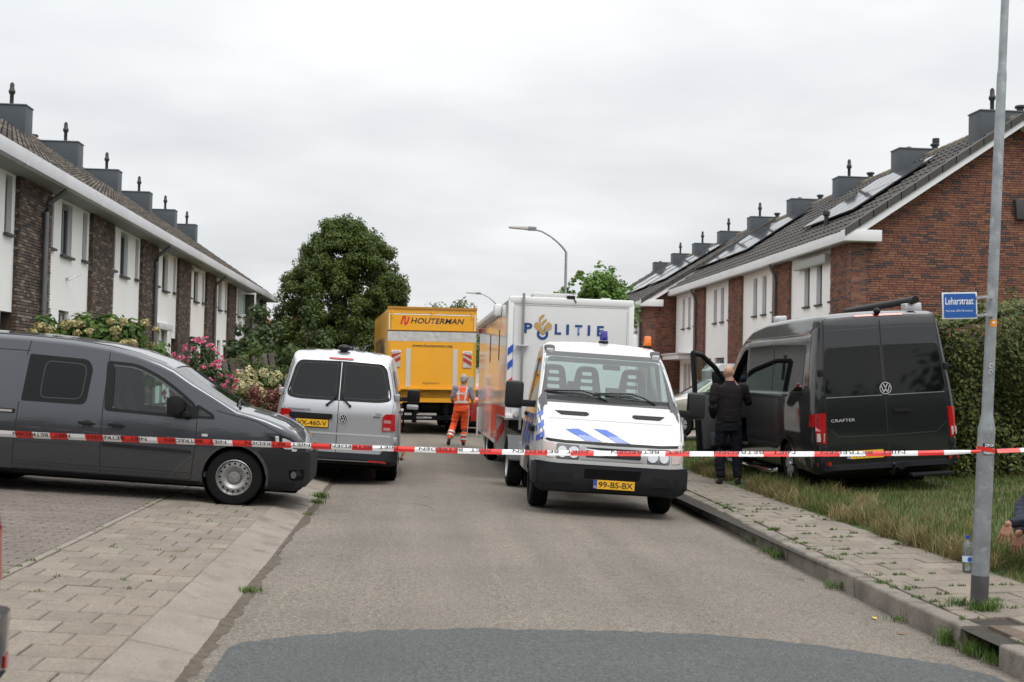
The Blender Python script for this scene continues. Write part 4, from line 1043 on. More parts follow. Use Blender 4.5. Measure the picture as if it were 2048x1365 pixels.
# ---------------------------------------------------------------- silver van, rear view
m_silver = mat('van_paint_silver', (.46, .47, .49), .3, .6, coat=1.0, var=.02, vscale=1)
def transporter():
    v = Veh('passenger_van', 'silver van parked half on the kerb, seen from behind', 'van', (-1.13, 19.45, .04), R(90), math.atan(.043))
    # wheels: rear axle x=0, front axle x=3.0
    TX = [-1.02, -.99, -.9, -.6, 0, 2.0, 2.45, 2.75, 3.05, 3.4, 3.6, 3.9, 3.97]
    TZ = [1.80, 1.86, 1.92, 1.95, 1.96, 1.96, 1.90, 1.78, 1.56, 1.30, 1.15, 1.0, .8]
    top = lambda x: lerp(x, TX, TZ); bot = lambda x: lerp(x, [-1.1, -.8, 3.5, 3.9], [.34, .26, .24, .3])
    wid = lambda x: lerp(x, [-1.02, -.99, -.93, -.8, 3.2, 3.7, 3.97], [.80, .865, .91, .945, .945, .88, .6])
    tum = lambda z: lerp(z, [.25, .42, .6, 1.0, 1.15, 1.5, 1.75, 1.95], [.975, .99, 1.0, .985, .965, .89, .83, .78])
    rake = lambda x, z: max(0, (z-1.1))*.33*max(0, min(1, (.2-x)/1.2)) + (-.02 if z < .45 and x < -.9 else 0)
    xs = sorted(set(TX+[-.95, -.3, .5, 1, 1.5, 2.2, 2.6, 2.9, 3.2, 3.5]))
    v.hull(xs, top, bot, wid, tum, r=.10, crown=.04, rake=rake, nz=12)
    sw = rnd([(1.62, 1.68), (2.42, 1.66), (2.80, 1.28), (1.62, 1.22)], .06); sr = rnd([(-.75, 1.70), (.35, 1.70), (.35, 1.22), (-.85, 1.22)], .08); sm_ = rnd([(.45, 1.70), (1.5, 1.69), (1.5, 1.22), (.45, 1.22)], .08)
    cuts = [v.cutter(arc(wx, .335, .375, 0, 360, 26)[:-1], 'y', -1.2, 1.2) for wx in (0, 3.0)]
    v.body('body', m_silver, cuts, .03)
    v.part('underbody', m_under, lambda b: b.box((-.85, -.8, .2), (3.7, .8, .4)), bevel=.03)
    for wx in (0, 3.0):
        for sg in (-1, 1): v.wheel(wx, sg*.915, .335, .22, 'steel'); v.part('wheel_housing', m_under, lambda b: b.lathe([(0, -.3), (.37, -.3), (.37, .0)], (wx, sg*.9, .335), (0, sg, 0), 20, cap=False), smooth=50)
    V = '-x'   # outline in (y, z); y left is image left
    win = lambda s: rnd([(s*.006, 1.80), (s*.625, 1.785), (s*.685, 1.70), (s*.775, 1.31), (s*.76, 1.235), (s*.60, 1.205), (s*.006, 1.205)], [.01, .06, .05, .04, .05, .1, .01])
    for s_ in (1, -1):
        o = win(s_)
        if s_ < 0: o = o[::-1]
        w = v.panel('rear_window', o, V, m_tint, off=.006, th=.012)
        inn = scale2(o, (s_*.36, 1.49), .86); v.line('heater_edge', inn+[inn[0]], V, .007, mat('tint_edge', (.03, .032, .034), .1), off=.0085, parent=w)
        # wiper
        b = MB(); q = [v.project((s_*.035+.01, 1.70), V, .02)[0], v.project((s_*.04, 1.3), V, .025)[0]]; b.tube(q, .009, 6); q = [v.project((s_*.04, 1.31), V, .03)[0], v.project((s_*.07, 1.22), V, .04)[0], v.project((s_*.17, 1.13), V, .03)[0]]; b.tube(q, .014, 6); b.build('wiper', m_black, v.root, smooth=40)
        b = MB(); b.ell(v.project((s_*.17, 1.13), V, .015)[0], (.03, .022, .022)); b.build('wiper_pivot', m_black, v.root, smooth=40)
        tl = rnd([(s_*.665, 1.0), (s_*.71, 1.045), (s_*.84, 1.05), (s_*.86, .80), (s_*.67, .785)], .015)
        if s_ < 0: tl = tl[::-1]
        t = v.panel('tail_light', tl, V, m_redl, off=.014, th=.02, step=.05)
        for z0 in (.955, .845):
            p = [(s_*.69, z0), (s_*.79, z0), (s_*.79, z0-.045), (s_*.685, z0-.045)]
            v.panel('tail_light_lens', p if s_ > 0 else p[::-1], V, mat('lens_pale', (.42, .2, .2), .2, coat=.5), off=.0165, th=.001, parent=t)
        for z0 in (1.31, .66):
            v.part('hinge', m_silver, lambda b: b.box((-1.0+max(0, z0-1.1)*.3, min(s_*.83, s_*.90), z0-.045), (-.93+max(0, z0-1.1)*.3, max(s_*.83, s_*.90), z0+.045)), bevel=.012)
        p = rnd([(s_*.49, .345), (s_*.74, .345), (s_*.74, .32), (s_*.49, .32)], .005); v.panel('reflector', p if s_ > 0 else p[::-1], V, m_redl, off=.035, th=.004)
    v.line('door_gap', [(0, 1.84), (0, 1.78)], V, .012); v.line('door_gap', [(0, 1.215), (0, .43)], V, .010)
    v.line('door_gap', [(.70, .435), (-.68, .435)], V, .012); v.line('door_gap', [(.79, 1.0), (.83, 1.25), (.76, 1.6), (.70, 1.80)], V, .008, mat('seam_soft', (.12, .12, .125), .6)); v.line('door_gap', [(-.79, 1.0), (-.83, 1.25), (-.76, 1.6), (-.70, 1.80)], V, .008, mat('seam_soft', (.12, .12, .125), .6))
    v.line('body_crease', [(.80, .715), (0, .715), (-.80, .715)], V, .03, mat('silver_crease_highlight', (.62, .63, .65), .3, .5, coat=1), off=.004)  # crease highlight put into the colour as a lighter silver strip
    v.panel('brake_light', rnd([(.20, 1.845), (-.17, 1.845), (-.17, 1.822), (.20, 1.822)], .006), V, m_redl, off=.012, th=.012)
    v.panel('plate_recess', rnd([(.70, .955), (.05, .955), (.05, .765), (.70, .765)], .02), V, mat('silver_shade', (.42, .43, .45), .35, .6, coat=.8), off=.003, th=.0)  # shade of the recess painted in as a darker silver panel
    v.panel('handle_bar', rnd([(.715, 1.005), (.08, 1.0), (.08, .925), (.715, .93)], .02), V, m_black, off=.025, th=.025)
    pp = v.project((.395, .855), V, .006)[0]; v.panel('plate_holder', [(.665, .925), (.125, .925), (.125, .785), (.665, .785)], V, m_black, off=.008, th=.006)
    v.plate('VX-460-V', pp, (0, -1, 0), (0, 0, 1))
    q = v.project((-.085, .94), V, .004)[0]; v.roundel(q+Vector((-.004, 0, 0)), (0, -1, 0), (0, 0, 1), .065)
    text('model_lettering', 'TRANSPORTER', v.project((.735, 1.03), V, 0)[0]+Vector((-.004, 0, 0)), (0, -1, 0), (0, 0, 1), .33, .03, m_ink, v.root, bvh=None, off=.008)
    text('engine_lettering', 'TDI', v.project((-.55, 1.02), V, 0)[0]+Vector((-.004, 0, 0)), (0, -1, 0), (0, 0, 1), .085, .03, m_ink, v.root, off=.008)
    flat('engine_strip', [(0, 0), (.11, 0), (.11, .02), (0, .02)], v.project((-.525, .985), V, 0)[0], (0, -1, 0), (0, 0, 1), m_chrome, v.root, off=.01)
    v.panel('rear_bumper', rnd([(.90, .50), (.72, .52), (.68, .435), (-.66, .435), (-.70, .52), (-.90, .50), (-.90, .29), (.90, .29)], [.03, .02, .02, .02, .02, .03, .06, .06]), V, m_bump, off=.03, th=.05, step=.06)
    b = MB(); b.ell((-.62, -.005, 2.0), (.10, .10, .055), 14, 8); b.build('roof_dome', m_black, v.root, smooth=50)
    for y_ in (.5, .25, -.25, -.5): v.panel('roof_rib', rnd([(-.5, y_-.07), (1.9, y_-.07), (1.9, y_+.07), (-.5, y_+.07)], .04), '+z', m_silver, off=.012, th=.012, step=.3)
    for vw in ('-y', '+y'):
        for nm, o in (('front_side_window', sw), ('middle_side_window', sm_), ('rear_side_window', sr)): v.panel(nm, o, vw, m_tint, off=.004, th=.006)
        for pts in ([(1.56, 1.85), (1.56, .32)], [(2.75, 1.2), (2.6, .4)], [(.40, 1.85), (.40, .34)]): v.line('panel_gap', pts, vw, .011)
        v.line('slide_rail', [(-.85, 1.08), (.45, 1.08)], vw, .03)
        for hx in (1.75, 1.35): v.panel('door_handle', rnd([(hx-.1, 1.07), (hx+.1, 1.07), (hx+.1, 1.03), (hx-.1, 1.03)], .015), vw, m_silver, off=.03, th=.03)
        sg = -1 if vw == '-y' else 1
        b = MB(); b.tube([(.45, sg*.97, .30), (.55, sg*1.0, .29), (2.5, sg*1.0, .29), (2.6, sg*.97, .30)], .032, 8); b.build('side_bar', m_chrome, v.root, smooth=40)
        mm = v.part('mirror', m_black, lambda b: b.box((2.52, min(sg*1.0, sg*1.23), 1.16), (2.64, max(sg*1.0, sg*1.23), 1.40)), bevel=.045)
        v.part('mirror_shell', m_silver, lambda b: b.box((2.5, min(sg*1.0, sg*1.21), 1.05), (2.63, max(sg*1.0, sg*1.21), 1.135)), mm, bevel=.03)
        v.part('mirror_arm', m_black, lambda b: b.box((2.55, min(sg*.9, sg*1.03), 1.18), (2.62, max(sg*.9, sg*1.03), 1.26)), mm, bevel=.01)
    v.panel('dent_shade', [(-.52+.09*math.cos(2*math.pi*k/12), .60+.06*math.sin(2*math.pi*k/12)) for k in range(12)], V, mat('silver_shade', (.42, .43, .45), .35, .6, coat=.8), off=.002, th=0)  # no real hollow: a dent's shade painted as a darker silver disc
    return v
transporter()

# ---------------------------------------------------------------- black high-roof van on the grass
m_van = mat('van_paint_black', (.009, .010, .0115), .3, .3, coat=1.0, var=.03, vscale=1)
def crafter():
    v = Veh('high_roof_van', 'dark grey high-roof van parked on the grass with its driver door open', 'van', (6.68, 18.0, .168), R(90), -math.atan(.075))
    TX = [-1.40, -1.37, -1.30, -1.1, 0, 1.2, 2.0, 2.4, 2.75, 3.1, 3.5, 3.75, 4.1, 4.5, 4.62]
    TZ = [2.40, 2.47, 2.50, 2.52, 2.53, 2.52, 2.45, 2.33, 2.16, 1.86, 1.5, 1.3, 1.18, 1.0, .8]
    top = lambda x: lerp(x, TX, TZ); bot = lambda x: lerp(x, [-1.4, -1.2, 4.2, 4.6], [.34, .26, .26, .3])
    wid = lambda x: lerp(x, [-1.40, -1.37, -1.30, -1.1, 3.5, 4.2, 4.62], [.94, .985, 1.01, 1.02, 1.02, .95, .65])
    tum = lambda z: lerp(z, [.26, .42, .6, 1.05, 1.4, 2.0, 2.4, 2.55], [.975, .99, 1.0, 1.0, .975, .90, .84, .80])
    rake = lambda x, z: max(0, (z-1.2))*.06*max(0, min(1, (.0-x)/1.0))
    xs = sorted(set(TX+[-1.34, -.7, .6, 1.6, 2.2, 2.6, 2.95, 3.3, 3.6, 3.9, 4.3]))
    v.hull(xs, top, bot, wid, tum, r=.09, crown=.03, rake=rake, nz=14)
    dw = rnd([(2.18, 2.12), (2.42, 2.08), (2.85, 1.83), (3.25, 1.45), (3.2, .5), (2.16, .5)], [.06, .06, .1, .06, .1, .06])
    sw = rnd([(2.22, 2.08), (2.42, 2.05), (2.85, 1.79), (3.2, 1.44), (2.22, 1.44)], .05)
    cuts = [v.cutter(arc(wx, .34, .39, 0, 360, 26)[:-1], 'y', -1.2, 1.2) for wx in (0, 3.64)]
    cuts.append(v.cutter(dw, 'y', .5, 1.3)); cuts.append(v.cutter(sw, 'y', -1.3, -.5))
    ws = [(2.62, -.66), (2.62, .66), (3.58, .82), (3.58, -.82)]; cuts.append(v.cutter(ws, 'z', 1.5, 2.8))
    v.body('body', m_van, cuts, .04)
    v.panel('windscreen', ws, '+z', m_vglass, off=-.015, th=0)
    v.panel('passenger_window', sw, '-y', m_vglass, off=-.012, th=0)
    v.part('underbody', m_under, lambda b: b.box((-1.2, -.85, .2), (4.3, .85, .45)), bevel=.03)
    for wx in (0, 3.64):
        for sg in (-1, 1): v.wheel(wx, sg*.985, .345, .235, 'cap'); v.part('wheel_housing', m_under, lambda b: b.lathe([(0, -.35), (.385, -.35), (.385, .0)], (wx, sg*.97, .34), (0, sg, 0), 22, cap=False), smooth=50)
    v.part('bulkhead', m_inter, lambda b: b.box((1.95, -.86, .4), (1.98, .86, 2.3)))
    v.part('cab_floor', m_inter, lambda b: b.box((2.0, -.9, .4), (3.9, .9, .5)))
    v.part('dashboard', m_inter, lambda b: b.box((3.3, -.85, .9), (3.85, .85, 1.38)), bevel=.08)
    for sy in (-.5, .5): seat(v, 2.3, sy, .95, m_seat, .6)
    V = '-x'
    for s_ in (1, -1):
        fl = (lambda o: o) if s_ > 0 else (lambda o: o[::-1])
        o = rnd([(s_*.03, 2.04), (s_*.78, 2.03), (s_*.81, 1.98), (s_*.87, 1.41), (s_*.83, 1.35), (s_*.03, 1.35)], [.01, .04, .04, .05, .04, .01])
        w = v.panel('rear_door_window', fl(o), V, m_tint, off=.005, th=.008)
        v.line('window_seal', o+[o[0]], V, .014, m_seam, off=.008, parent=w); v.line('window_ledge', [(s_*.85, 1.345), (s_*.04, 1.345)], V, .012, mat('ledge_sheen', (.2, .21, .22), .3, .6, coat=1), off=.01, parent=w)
        tl = rnd([(s_*.875, 1.14), (s_*1.01, 1.13), (s_*1.03, .73), (s_*.89, .71)], .015)
        t = v.panel('tail_light', fl(tl), V, m_redl, off=.016, th=.03, step=.06)
        v.panel('tail_light_lens', fl([(s_*.905, .86), (s_*.985, .86), (s_*.99, .745), (s_*.915, .745)]), V, m_whl, off=.019, th=.001, parent=t)
        for z0 in (1.70, .64): v.part('hinge', m_black, lambda b: b.box((-1.42+max(0, z0-1.2)*.06, min(s_*.87, s_*.95), z0-.05), (-1.36, max(s_*.87, s_*.95), z0+.05)), bevel=.012)
        v.panel('reflector', fl([(s_*.84, .46), (s_*.98, .46), (s_*.98, .41), (s_*.84, .41)]), V, m_redl, off=.04, th=.004)
        v.line('door_gap', [(s_*.80, 2.42), (s_*.86, 1.7), (s_*.865, 1.18), (s_*.865, .42)], V, .012)
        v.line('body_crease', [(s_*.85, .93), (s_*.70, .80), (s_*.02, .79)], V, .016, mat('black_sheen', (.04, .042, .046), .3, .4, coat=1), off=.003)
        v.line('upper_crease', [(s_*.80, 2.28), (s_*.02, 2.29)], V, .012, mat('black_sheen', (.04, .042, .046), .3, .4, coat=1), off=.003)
    v.line('door_gap', [(0, 2.44), (0, .40)], V, .014); v.line('door_gap', [(.90, .41), (-.90, .41)], V, .014)
    v.panel('plate_recess', rnd([(.69, .69), (.0, .69), (.03, .455), (.66, .455)], .03), V, m_black, off=.004, th=0)
    v.panel('plate_surround', rnd([(.66, .625), (.03, .625), (.03, .455), (.66, .455)], .02), V, m_van, off=.006, th=.004)
    v.plate('VNG-77-X', v.project((.345, .54), V, .004)[0], (0, -1, 0), (0, 0, 1))
    q = v.project((-.005, 1.44), V, .004)[0]; v.roundel(q+Vector((-.008, 0, 0)), (0, -1, 0), (0, 0, 1), .085)
    text('model_lettering', 'CRAFTER', v.project((.80, 1.005), V, 0)[0], (0, -1, 0), (0, 0, 1), .34, .04, m_badge, v.root, off=.008)
    v.panel('door_handle', rnd([(-.10, 1.145), (-.36, 1.14), (-.36, 1.10), (-.10, 1.105)], .015), V, m_black, off=.03, th=.03)
    v.panel('rear_bumper', rnd([(1.0, .56), (.90, .56), (.88, .40), (-.88, .40), (-.90, .56), (-1.0, .56), (-1.0, .27), (1.0, .27)], .03), V, m_bump, off=.045, th=.07, step=.07)
    v.part('step_bar', m_black, lambda b: b.box((-1.56, -.85, .20), (-1.42, -.25, .25)), bevel=.015)
    v.part('tow_hook', m_black, lambda b: (b.tube([(-1.3, 0, .28), (-1.5, 0, .26), (-1.55, 0, .36)], .025, 8), b.ell((-1.55, 0, .39), (.03, .03, .03))), smooth=40)
    v.panel('brake_light', rnd([(.35, 2.475), (-.35, 2.475), (-.35, 2.45), (.35, 2.45)], .006), V, m_redl, off=.012, th=.012)
    v.part('rear_camera', m_black, lambda b: b.ell((-1.32, .02, 2.52), (.05, .05, .05)), smooth=40)
    # roof rail with cross tube
    v.part('roof_tube', m_black, lambda b: b.tube([(-1.15, -.62, 2.66), (1.6, -.62, 2.64)], .055, 10), smooth=40)
    v.part('roof_rack_foot', m_alu, lambda b: b.box((-1.05, -.75, 2.45), (-.9, -.5, 2.62)), bevel=.02)
    v.part('roof_beacon', m_whl, lambda b: b.box((1.5, .42, 2.52), (1.65, .62, 2.62)), bevel=.03)
    for vw, sg in (('+y', 1), ('-y', -1)):
        o = rnd([(-.85, 2.10), (.65, 2.14), (.65, 1.44), (-.78, 1.44)], .06); o2 = rnd([(.68, 2.14), (2.06, 2.13), (2.06, 1.44), (.68, 1.44)], .06)
        v.panel('side_window', o, vw, m_tint, off=.004, th=.006); v.panel('side_window', o2, vw, m_tint, off=.004, th=.006)
        v.line('waist_trim', [(-.80, 1.405), (2.08, 1.405)], vw, .03, m_chrome, off=.008)
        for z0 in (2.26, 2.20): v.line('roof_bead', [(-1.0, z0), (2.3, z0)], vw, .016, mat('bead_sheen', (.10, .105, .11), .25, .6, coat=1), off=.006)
        for pts in ([(-1.05, 2.4), (-1.05, .45)], [(.665, 2.36), (.665, .45)], [(2.12, 2.3), (2.12, .42)]): v.line('panel_gap', pts, vw, .012)
        v.panel('side_moulding', rnd([(.5, .62), (2.1, .62), (2.1, .55), (.5, .55)], .02), vw, m_bump, off=.012, th=.014)
        a = arc(0, .34, .41, 5, 175, 18); v.line('arch_lip', a, vw, .05, m_van, off=.014)
        b = MB(); b.tube([(.55, sg*1.0, .22), (.62, sg*1.08, .20), (3.1, sg*1.08, .20), (3.2, sg*1.0, .22)], .035, 8); b.build('side_bar', m_chrome, v.root, smooth=40)
    # open driver's door, hinged at its front edge
    d = bpy.data.objects.new('driver_door', None); link(d, v.root); d.location = (3.27, .985, 0); d.rotation_euler = (0, 0, -R(47)); d.empty_display_size = .1
    out = [(-1.08, .42), (-.98, .36), (-.05, .36), (.0, .8), (.0, 1.42), (-.42, 1.83), (-.82, 2.06), (-1.08, 2.10)]
    hole = [(-1.0, 1.44), (-.1, 1.44), (-.45, 1.76), (-.82, 1.98), (-1.0, 2.02)]
    b = MB(); lo = [p for p in out[:5]]+[(-1.08, 1.42)]
    b.prism([(p[0], -.03, p[1]) for p in [(-1.08, .42), (-.98, .36), (-.05, .36), (.0, .8), (.0, 1.42), (-1.08, 1.42)]], (0, .07, 0)); sk = b.build('door_skin', m_van, d, bevel=.015)
    b = MB(); fr = [(.0, 1.42), (-.42, 1.83), (-.82, 2.06), (-1.08, 2.10), (-1.08, 1.42)]
    for p, q in zip(fr[:-1], fr[1:]): b.tube([(p[0], .0, p[1]), (q[0], .0, q[1])], .045, 8)
    b.tube([(-.28, 0, 1.42), (-.28, 0, 1.68)], .015, 6)
    b.build('window_frame', m_black, d, smooth=40)
    b = MB(); b.add([(p[0], .0, p[1]) for p in fr], [(0, 1, 2, 3, 4)]); b.build('door_glass', m_vglass, d)
    b = MB(); b.box((-1.0, -.09, .45), (-.1, -.03, 1.35)); b.build('door_card', m_inter, d, bevel=.02)
    b = MB(); b.box((-.85, -.16, .5), (-.25, -.08, .72)); b.build('door_pocket', m_inter, d, bevel=.02)
    b = MB(); b.box((-.10, .06, 1.36), (.06, .30, 1.76)); b.build('mirror', m_black, d, bevel=.04)
    return v
crafter()
# ---------------------------------------------------------------- police tractor cab
m_white = mat('paint_white', (.47, .47, .462), .28, 0, coat=.8, var=.03, vscale=1.2)
m_blue = mat('stripe_blue', (.022, .085, .42), .35, coat=.4)
m_red = mat('stripe_red', (.72, .05, .025), .35, coat=.4)
m_gold = mat('emblem_gold', (.46, .29, .09), .4)
m_navy = mat('lettering_navy', (.012, .055, .21), .4)
def iveco():
    v = Veh('police_tractor', 'white police light truck cab with blue stripes, facing the camera', 'truck', (2.5, 16.2, -.085), R(-90), -R(2.7))
    TX = [-1.25, -1.2, -1.05, -.7, -.5, -.38, -.2, .0, .2, .34, .42, .6, .78, .88, .94, .97]
    TZ = [2.16, 2.21, 2.24, 2.22, 2.15, 2.06, 1.92, 1.74, 1.54, 1.40, 1.355, 1.22, 1.07, .98, .88, .74]
    top = lambda x: lerp(x, TX, TZ); bot = lambda x: lerp(x, [-1.3, .6, .9, .98], [.42, .36, .32, .4])
    wid = lambda x: lerp(x, [-1.25, -1.2, -1.1, .35, .65, .82, .90, .97], [.92, .965, .985, .985, .965, .93, .88, .76])
    tum = lambda z: lerp(z, [.3, .6, .9, 1.25, 1.4, 1.8, 2.0, 2.2], [.985, 1.0, 1.0, .97, .945, .88, .845, .805])
    xs = sorted(set(TX+[-.9, -.3, -.1, .1, .28, .38, .5, .7, .84, .91]))
    rr = lambda x: lerp(x, [-1.2, -.6, -.3, .3, .5, .97], [.13, .12, .05, .05, .07, .07])
    v.hull(xs, top, bot, wid, tum, rr=rr, crown=.03, nz=12)
    ws = rnd([(-.805, 2.04), (.805, 2.04), (.92, 1.42), (-.92, 1.42)], .07)      # (y, z) outer black band
    wo = rnd([(-.77, 2.0), (.77, 2.0), (.87, 1.48), (-.87, 1.48)], .08)
    sw = rnd([(-.78, 1.98), (-.42, 1.98), (.12, 1.52), (.12, 1.32), (-.80, 1.30)], .06)
    rwn = rnd([(-.78, 1.95), (.78, 1.95), (.80, 1.42), (-.80, 1.42)], .06)
    cuts = [v.cutter(wo, 'x', -.62, 1.5), v.cutter(sw, 'y', -1.3, 1.3), v.cutter(rwn, 'x', -1.6, -.95), v.cutter(arc(.0, .33, .40, 0, 360, 26)[:-1], 'y', -1.3, 1.3)]
    v.body('body', m_white, cuts, .04)
    F = '+x'      # outline (y, z); y left = image right
    ws_g = v.panel('windscreen', ws, F, glass('windscreen_glass', (.72, .84, .82), haze=.06), off=.002, th=0, step=.1)
    v.line('windscreen_band', ws+[ws[0]], F, .06, m_blackg, off=.004, parent=ws_g)
    v.panel('windscreen_base', [(-.885, 1.475), (-.905, 1.40), (.905, 1.40), (.885, 1.475)], F, m_black, off=.006, th=.002, parent=ws_g)
    for vw in ('+y', '-y'):
        g = v.panel('side_window', sw, vw, m_dglass, off=-.01, th=0); v.line('window_seal', sw+[sw[0]], vw, .035, m_blackg, off=.004, parent=g)
        v.line('panel_gap', [(-.86, 2.05), (-.86, .5)], vw, .012); v.line('panel_gap', [(.16, 1.4), (.30, .9), (.30, .75)], vw, .012)
        for i in range(3):
            x0 = -.8+i*.33
            v.panel('side_stripe', [(x0, .72), (x0+.16, .72), (x0+.42, 1.22), (x0+.26, 1.22)], vw, m_blue, off=.004, th=0)
        v.panel('door_handle', rnd([(-.78, 1.22), (-.58, 1.22), (-.58, 1.17), (-.78, 1.17)], .015), vw, m_black, off=.03, th=.03)
        v.panel('side_indicator', rnd([(.34, 1.08), (.52, 1.07), (.50, .99), (.34, 1.0)], .03), vw, m_black, off=.05, th=.05)
        a = arc(0, .33, .43, 0, 180, 18); v.line('arch_lip', a, vw, .07, m_bump, off=.01)
    v.line('bonnet_gap', [(-.93, 1.30), (-.88, 1.0), (-.86, .93)], F, .010); v.line('bonnet_gap', [(.93, 1.30), (.88, 1.0), (.86, .93)], F, .010)
    v.line('bonnet_crease', [(-.80, 1.19), (.80, 1.19)], F, .006, mat('seam_light', (.35, .35, .35), .6))
    v.panel('bonnet_lip', [(-.90, .945), (-.60, .925), (.60, .925), (.90, .945), (.90, .915), (.60, .895), (-.60, .895), (-.90, .915)], F, m_black, off=.010, th=.012, step=.1)
    for s_ in (-1, 1):
        fl = (lambda o: o) if s_ < 0 else (lambda o: o[::-1])
        v.panel('bonnet_vent', fl(rnd([(s_*.72, 1.285), (s_*.30, 1.285), (s_*.275, 1.255), (s_*.32, 1.235), (s_*.64, 1.235)], .012)), F, m_seam, off=.005, th=.004)
        h = v.panel('headlight', fl(rnd([(s_*.72, .88), (s_*.43, .875), (s_*.43, .69), (s_*.72, .70)], .015)), F, mat('headlight_shell', (.16, .165, .17), .08, .3, coat=1), off=.012, th=.02)
        v.panel('headlight_bulb', [(s_*.50+.07*math.cos(2*math.pi*k/18), .785+.07*math.sin(2*math.pi*k/18)) for k in range(18)], F, m_chrome, off=.018, th=.004, parent=h)
        v.panel('headlight_bulb', [(s_*.645+.06*math.cos(2*math.pi*k/18), .785+.07*math.sin(2*math.pi*k/18)) for k in range(18)], F, m_chrome, off=.018, th=.004, parent=h)
        v.panel('corner_lamp', fl(rnd([(s_*.88, .89), (s_*.745, .885), (s_*.745, .705), (s_*.87, .72)], .015)), F, mat('corner_lens', (.55, .45, .42), .12, .2, coat=.8), off=.012, th=.02)
    g = v.panel('grille', rnd([(-.41, .875), (.41, .875), (.41, .70), (-.41, .70)], .02), F, mat('grille_silver', (.42, .43, .44), .35, .6), off=.014, th=.02)
    v.panel('grille_mesh', rnd([(-.35, .855), (.35, .855), (.35, .735), (-.35, .735)], .02), F, m_seam, off=.017, th=.003, parent=g)
    v.line('grille_bar', [(-.36, .83), (-.15, .815), (.15, .815), (.36, .83)], F, .018, m_chrome, off=.021, parent=g)
    text('maker_lettering', 'IVECO', v.project((-.115, .775), F, 0)[0], (0, 1, 0), (0, 0, 1), .25, .055, m_badge, g, off=.03, bold=.02)
    for pts in ([(-.60, 1.06), (-.44, 1.075), (-.14, .935), (-.36, .935)], [(-.24, 1.085), (-.08, 1.08), (.22, .93), (.03, .935)]): v.panel('bonnet_stripe', pts, F, m_blue, off=.004, th=0)
    for vw in ('+y', '-y'):
        for k, x0 in enumerate((.10, .24, .38)): v.panel('wing_stripe', [(x0-.06, 1.20-k*.10), (x0+.05, 1.20-k*.10), (x0+.16, 1.08-k*.10), (x0+.05, 1.08-k*.10)], vw, m_blue, off=.005, th=0, step=.05)
    for z0 in (1.25, 1.11, .98): v.panel('wing_stripe', [(-.955, z0-.10), (-.87, z0-.02), (-.87, z0+.055), (-.955, z0-.03)], F, m_blue, off=.005, th=0, step=.03)
    v.panel('valance', rnd([(-.90, .69), (.90, .69), (.90, .60), (-.90, .60)], .02), F, m_white, off=.02, th=.03)
    bo = rnd([(-.93, .66), (-.70, .645), (.70, .645), (.93, .66), (.93, .36), (.80, .28), (-.80, .28), (-.93, .36)], .03)
    bp = v.panel('bumper', bo, F, m_bump, off=.06, th=.10, step=.07)
    v.panel('air_intake', rnd([(-.36, .595), (.36, .595), (.33, .475), (-.36, .475)], .02), F, m_under, off=.063, th=.002, parent=bp)
    for s_ in (-1, 1):
        v.panel('fog_blank', rnd([(s_*.82, .53), (s_*.50, .53), (s_*.50, .41), (s_*.80, .41)], .02) if s_ < 0 else rnd([(s_*.82, .53), (s_*.50, .53), (s_*.50, .41), (s_*.80, .41)], .02)[::-1], F, m_black, off=.0625, th=.002, parent=bp)
    [v.part('bumper_side', m_bump, lambda b: b.box((.46, min(s_*.92, s_*.985), .37), (.90, max(s_*.92, s_*.985), .64)), bp, bevel=.05) for s_ in (-1, 1)]
    v.plate('99-BS-BX', v.project((.02, .41), F, .06)[0]+Vector((.005, 0, 0)), (0, 1, 0), (0, 0, 1))
    # wipers
    for y0 in (-.12, .52):
        b = MB(); P = [v.project((y, z), F, o)[0] for y, z, o in ((y0+.10, 1.43, .02), (y0-.08, 1.50, .03), (y0-.22, 1.535, .03), (y0-.70, 1.52, .02))]; b.tube(P, .012, 6)
        P = [v.project((y, z), F, .02)[0] for y, z in ((y0-.72, 1.515), (y0-.45, 1.50), (y0-.12, 1.475))]; b.tube(P, .010, 6); b.build('wiper', m_black, v.root, smooth=40)
    # mirrors on long arms
    for s_ in (-1, 1):
        mm = v.part('mirror', m_black, lambda b: b.prism([(.02, s_*1.10, 1.26), (.02, s_*1.10, 1.64), (.13, s_*1.10, 1.62), (.17, s_*1.10, 1.3)], (0, s_*.24, 0)), bevel=.045)
        v.part('mirror_arm', m_black, lambda b: b.prism([(.18, s_*.88, 1.39), (.08, s_*.88, 1.39), (.08, s_*.88, 1.30), (.18, s_*.88, 1.30)], (0, s_*.26, -.0)), mm, bevel=.02)
    # roof lamps and beacons
    for s_ in (-1, 1):
        rl = v.part('marker_lamp', mat('lamp_housing', (.12, .12, .13), .5), lambda b: b.box((-.62, min(s_*.66, s_*.80), 2.02), (-.40, max(s_*.66, s_*.80), 2.16)), bevel=.045)
        v.part('marker_lens', m_whl, lambda b: b.box((-.415, min(s_*.68, s_*.78), 2.035), (-.385, max(s_*.68, s_*.78), 2.11)), rl, bevel=.02)
    for y0, x0, m in ((.05, -.75, mat('beacon_blue', (.02, .012, .22), .1, coat=.8)), (.70, -.9, mat('beacon_amber', (.75, .17, .01), .12, coat=.8))):
        zb = v.project((x0, y0), '+z', 0)[0].z
        bc = v.part('beacon_base', m_black, lambda b: b.lathe([(.068, 0), (.068, .04), (.06, .045)], (x0, y0, zb-.01), n=16), smooth=40)
        v.part('beacon', m, lambda b: b.lathe([(.056, .04), (.058, .06), (.047, .165), (.042, .175), (0, .178)], (x0, y0, zb), n=16), bc, smooth=40)
    # interior
    v.part('cab_floor', m_inter, lambda b: b.box((-1.2, -.9, .5), (.6, .9, .58)))
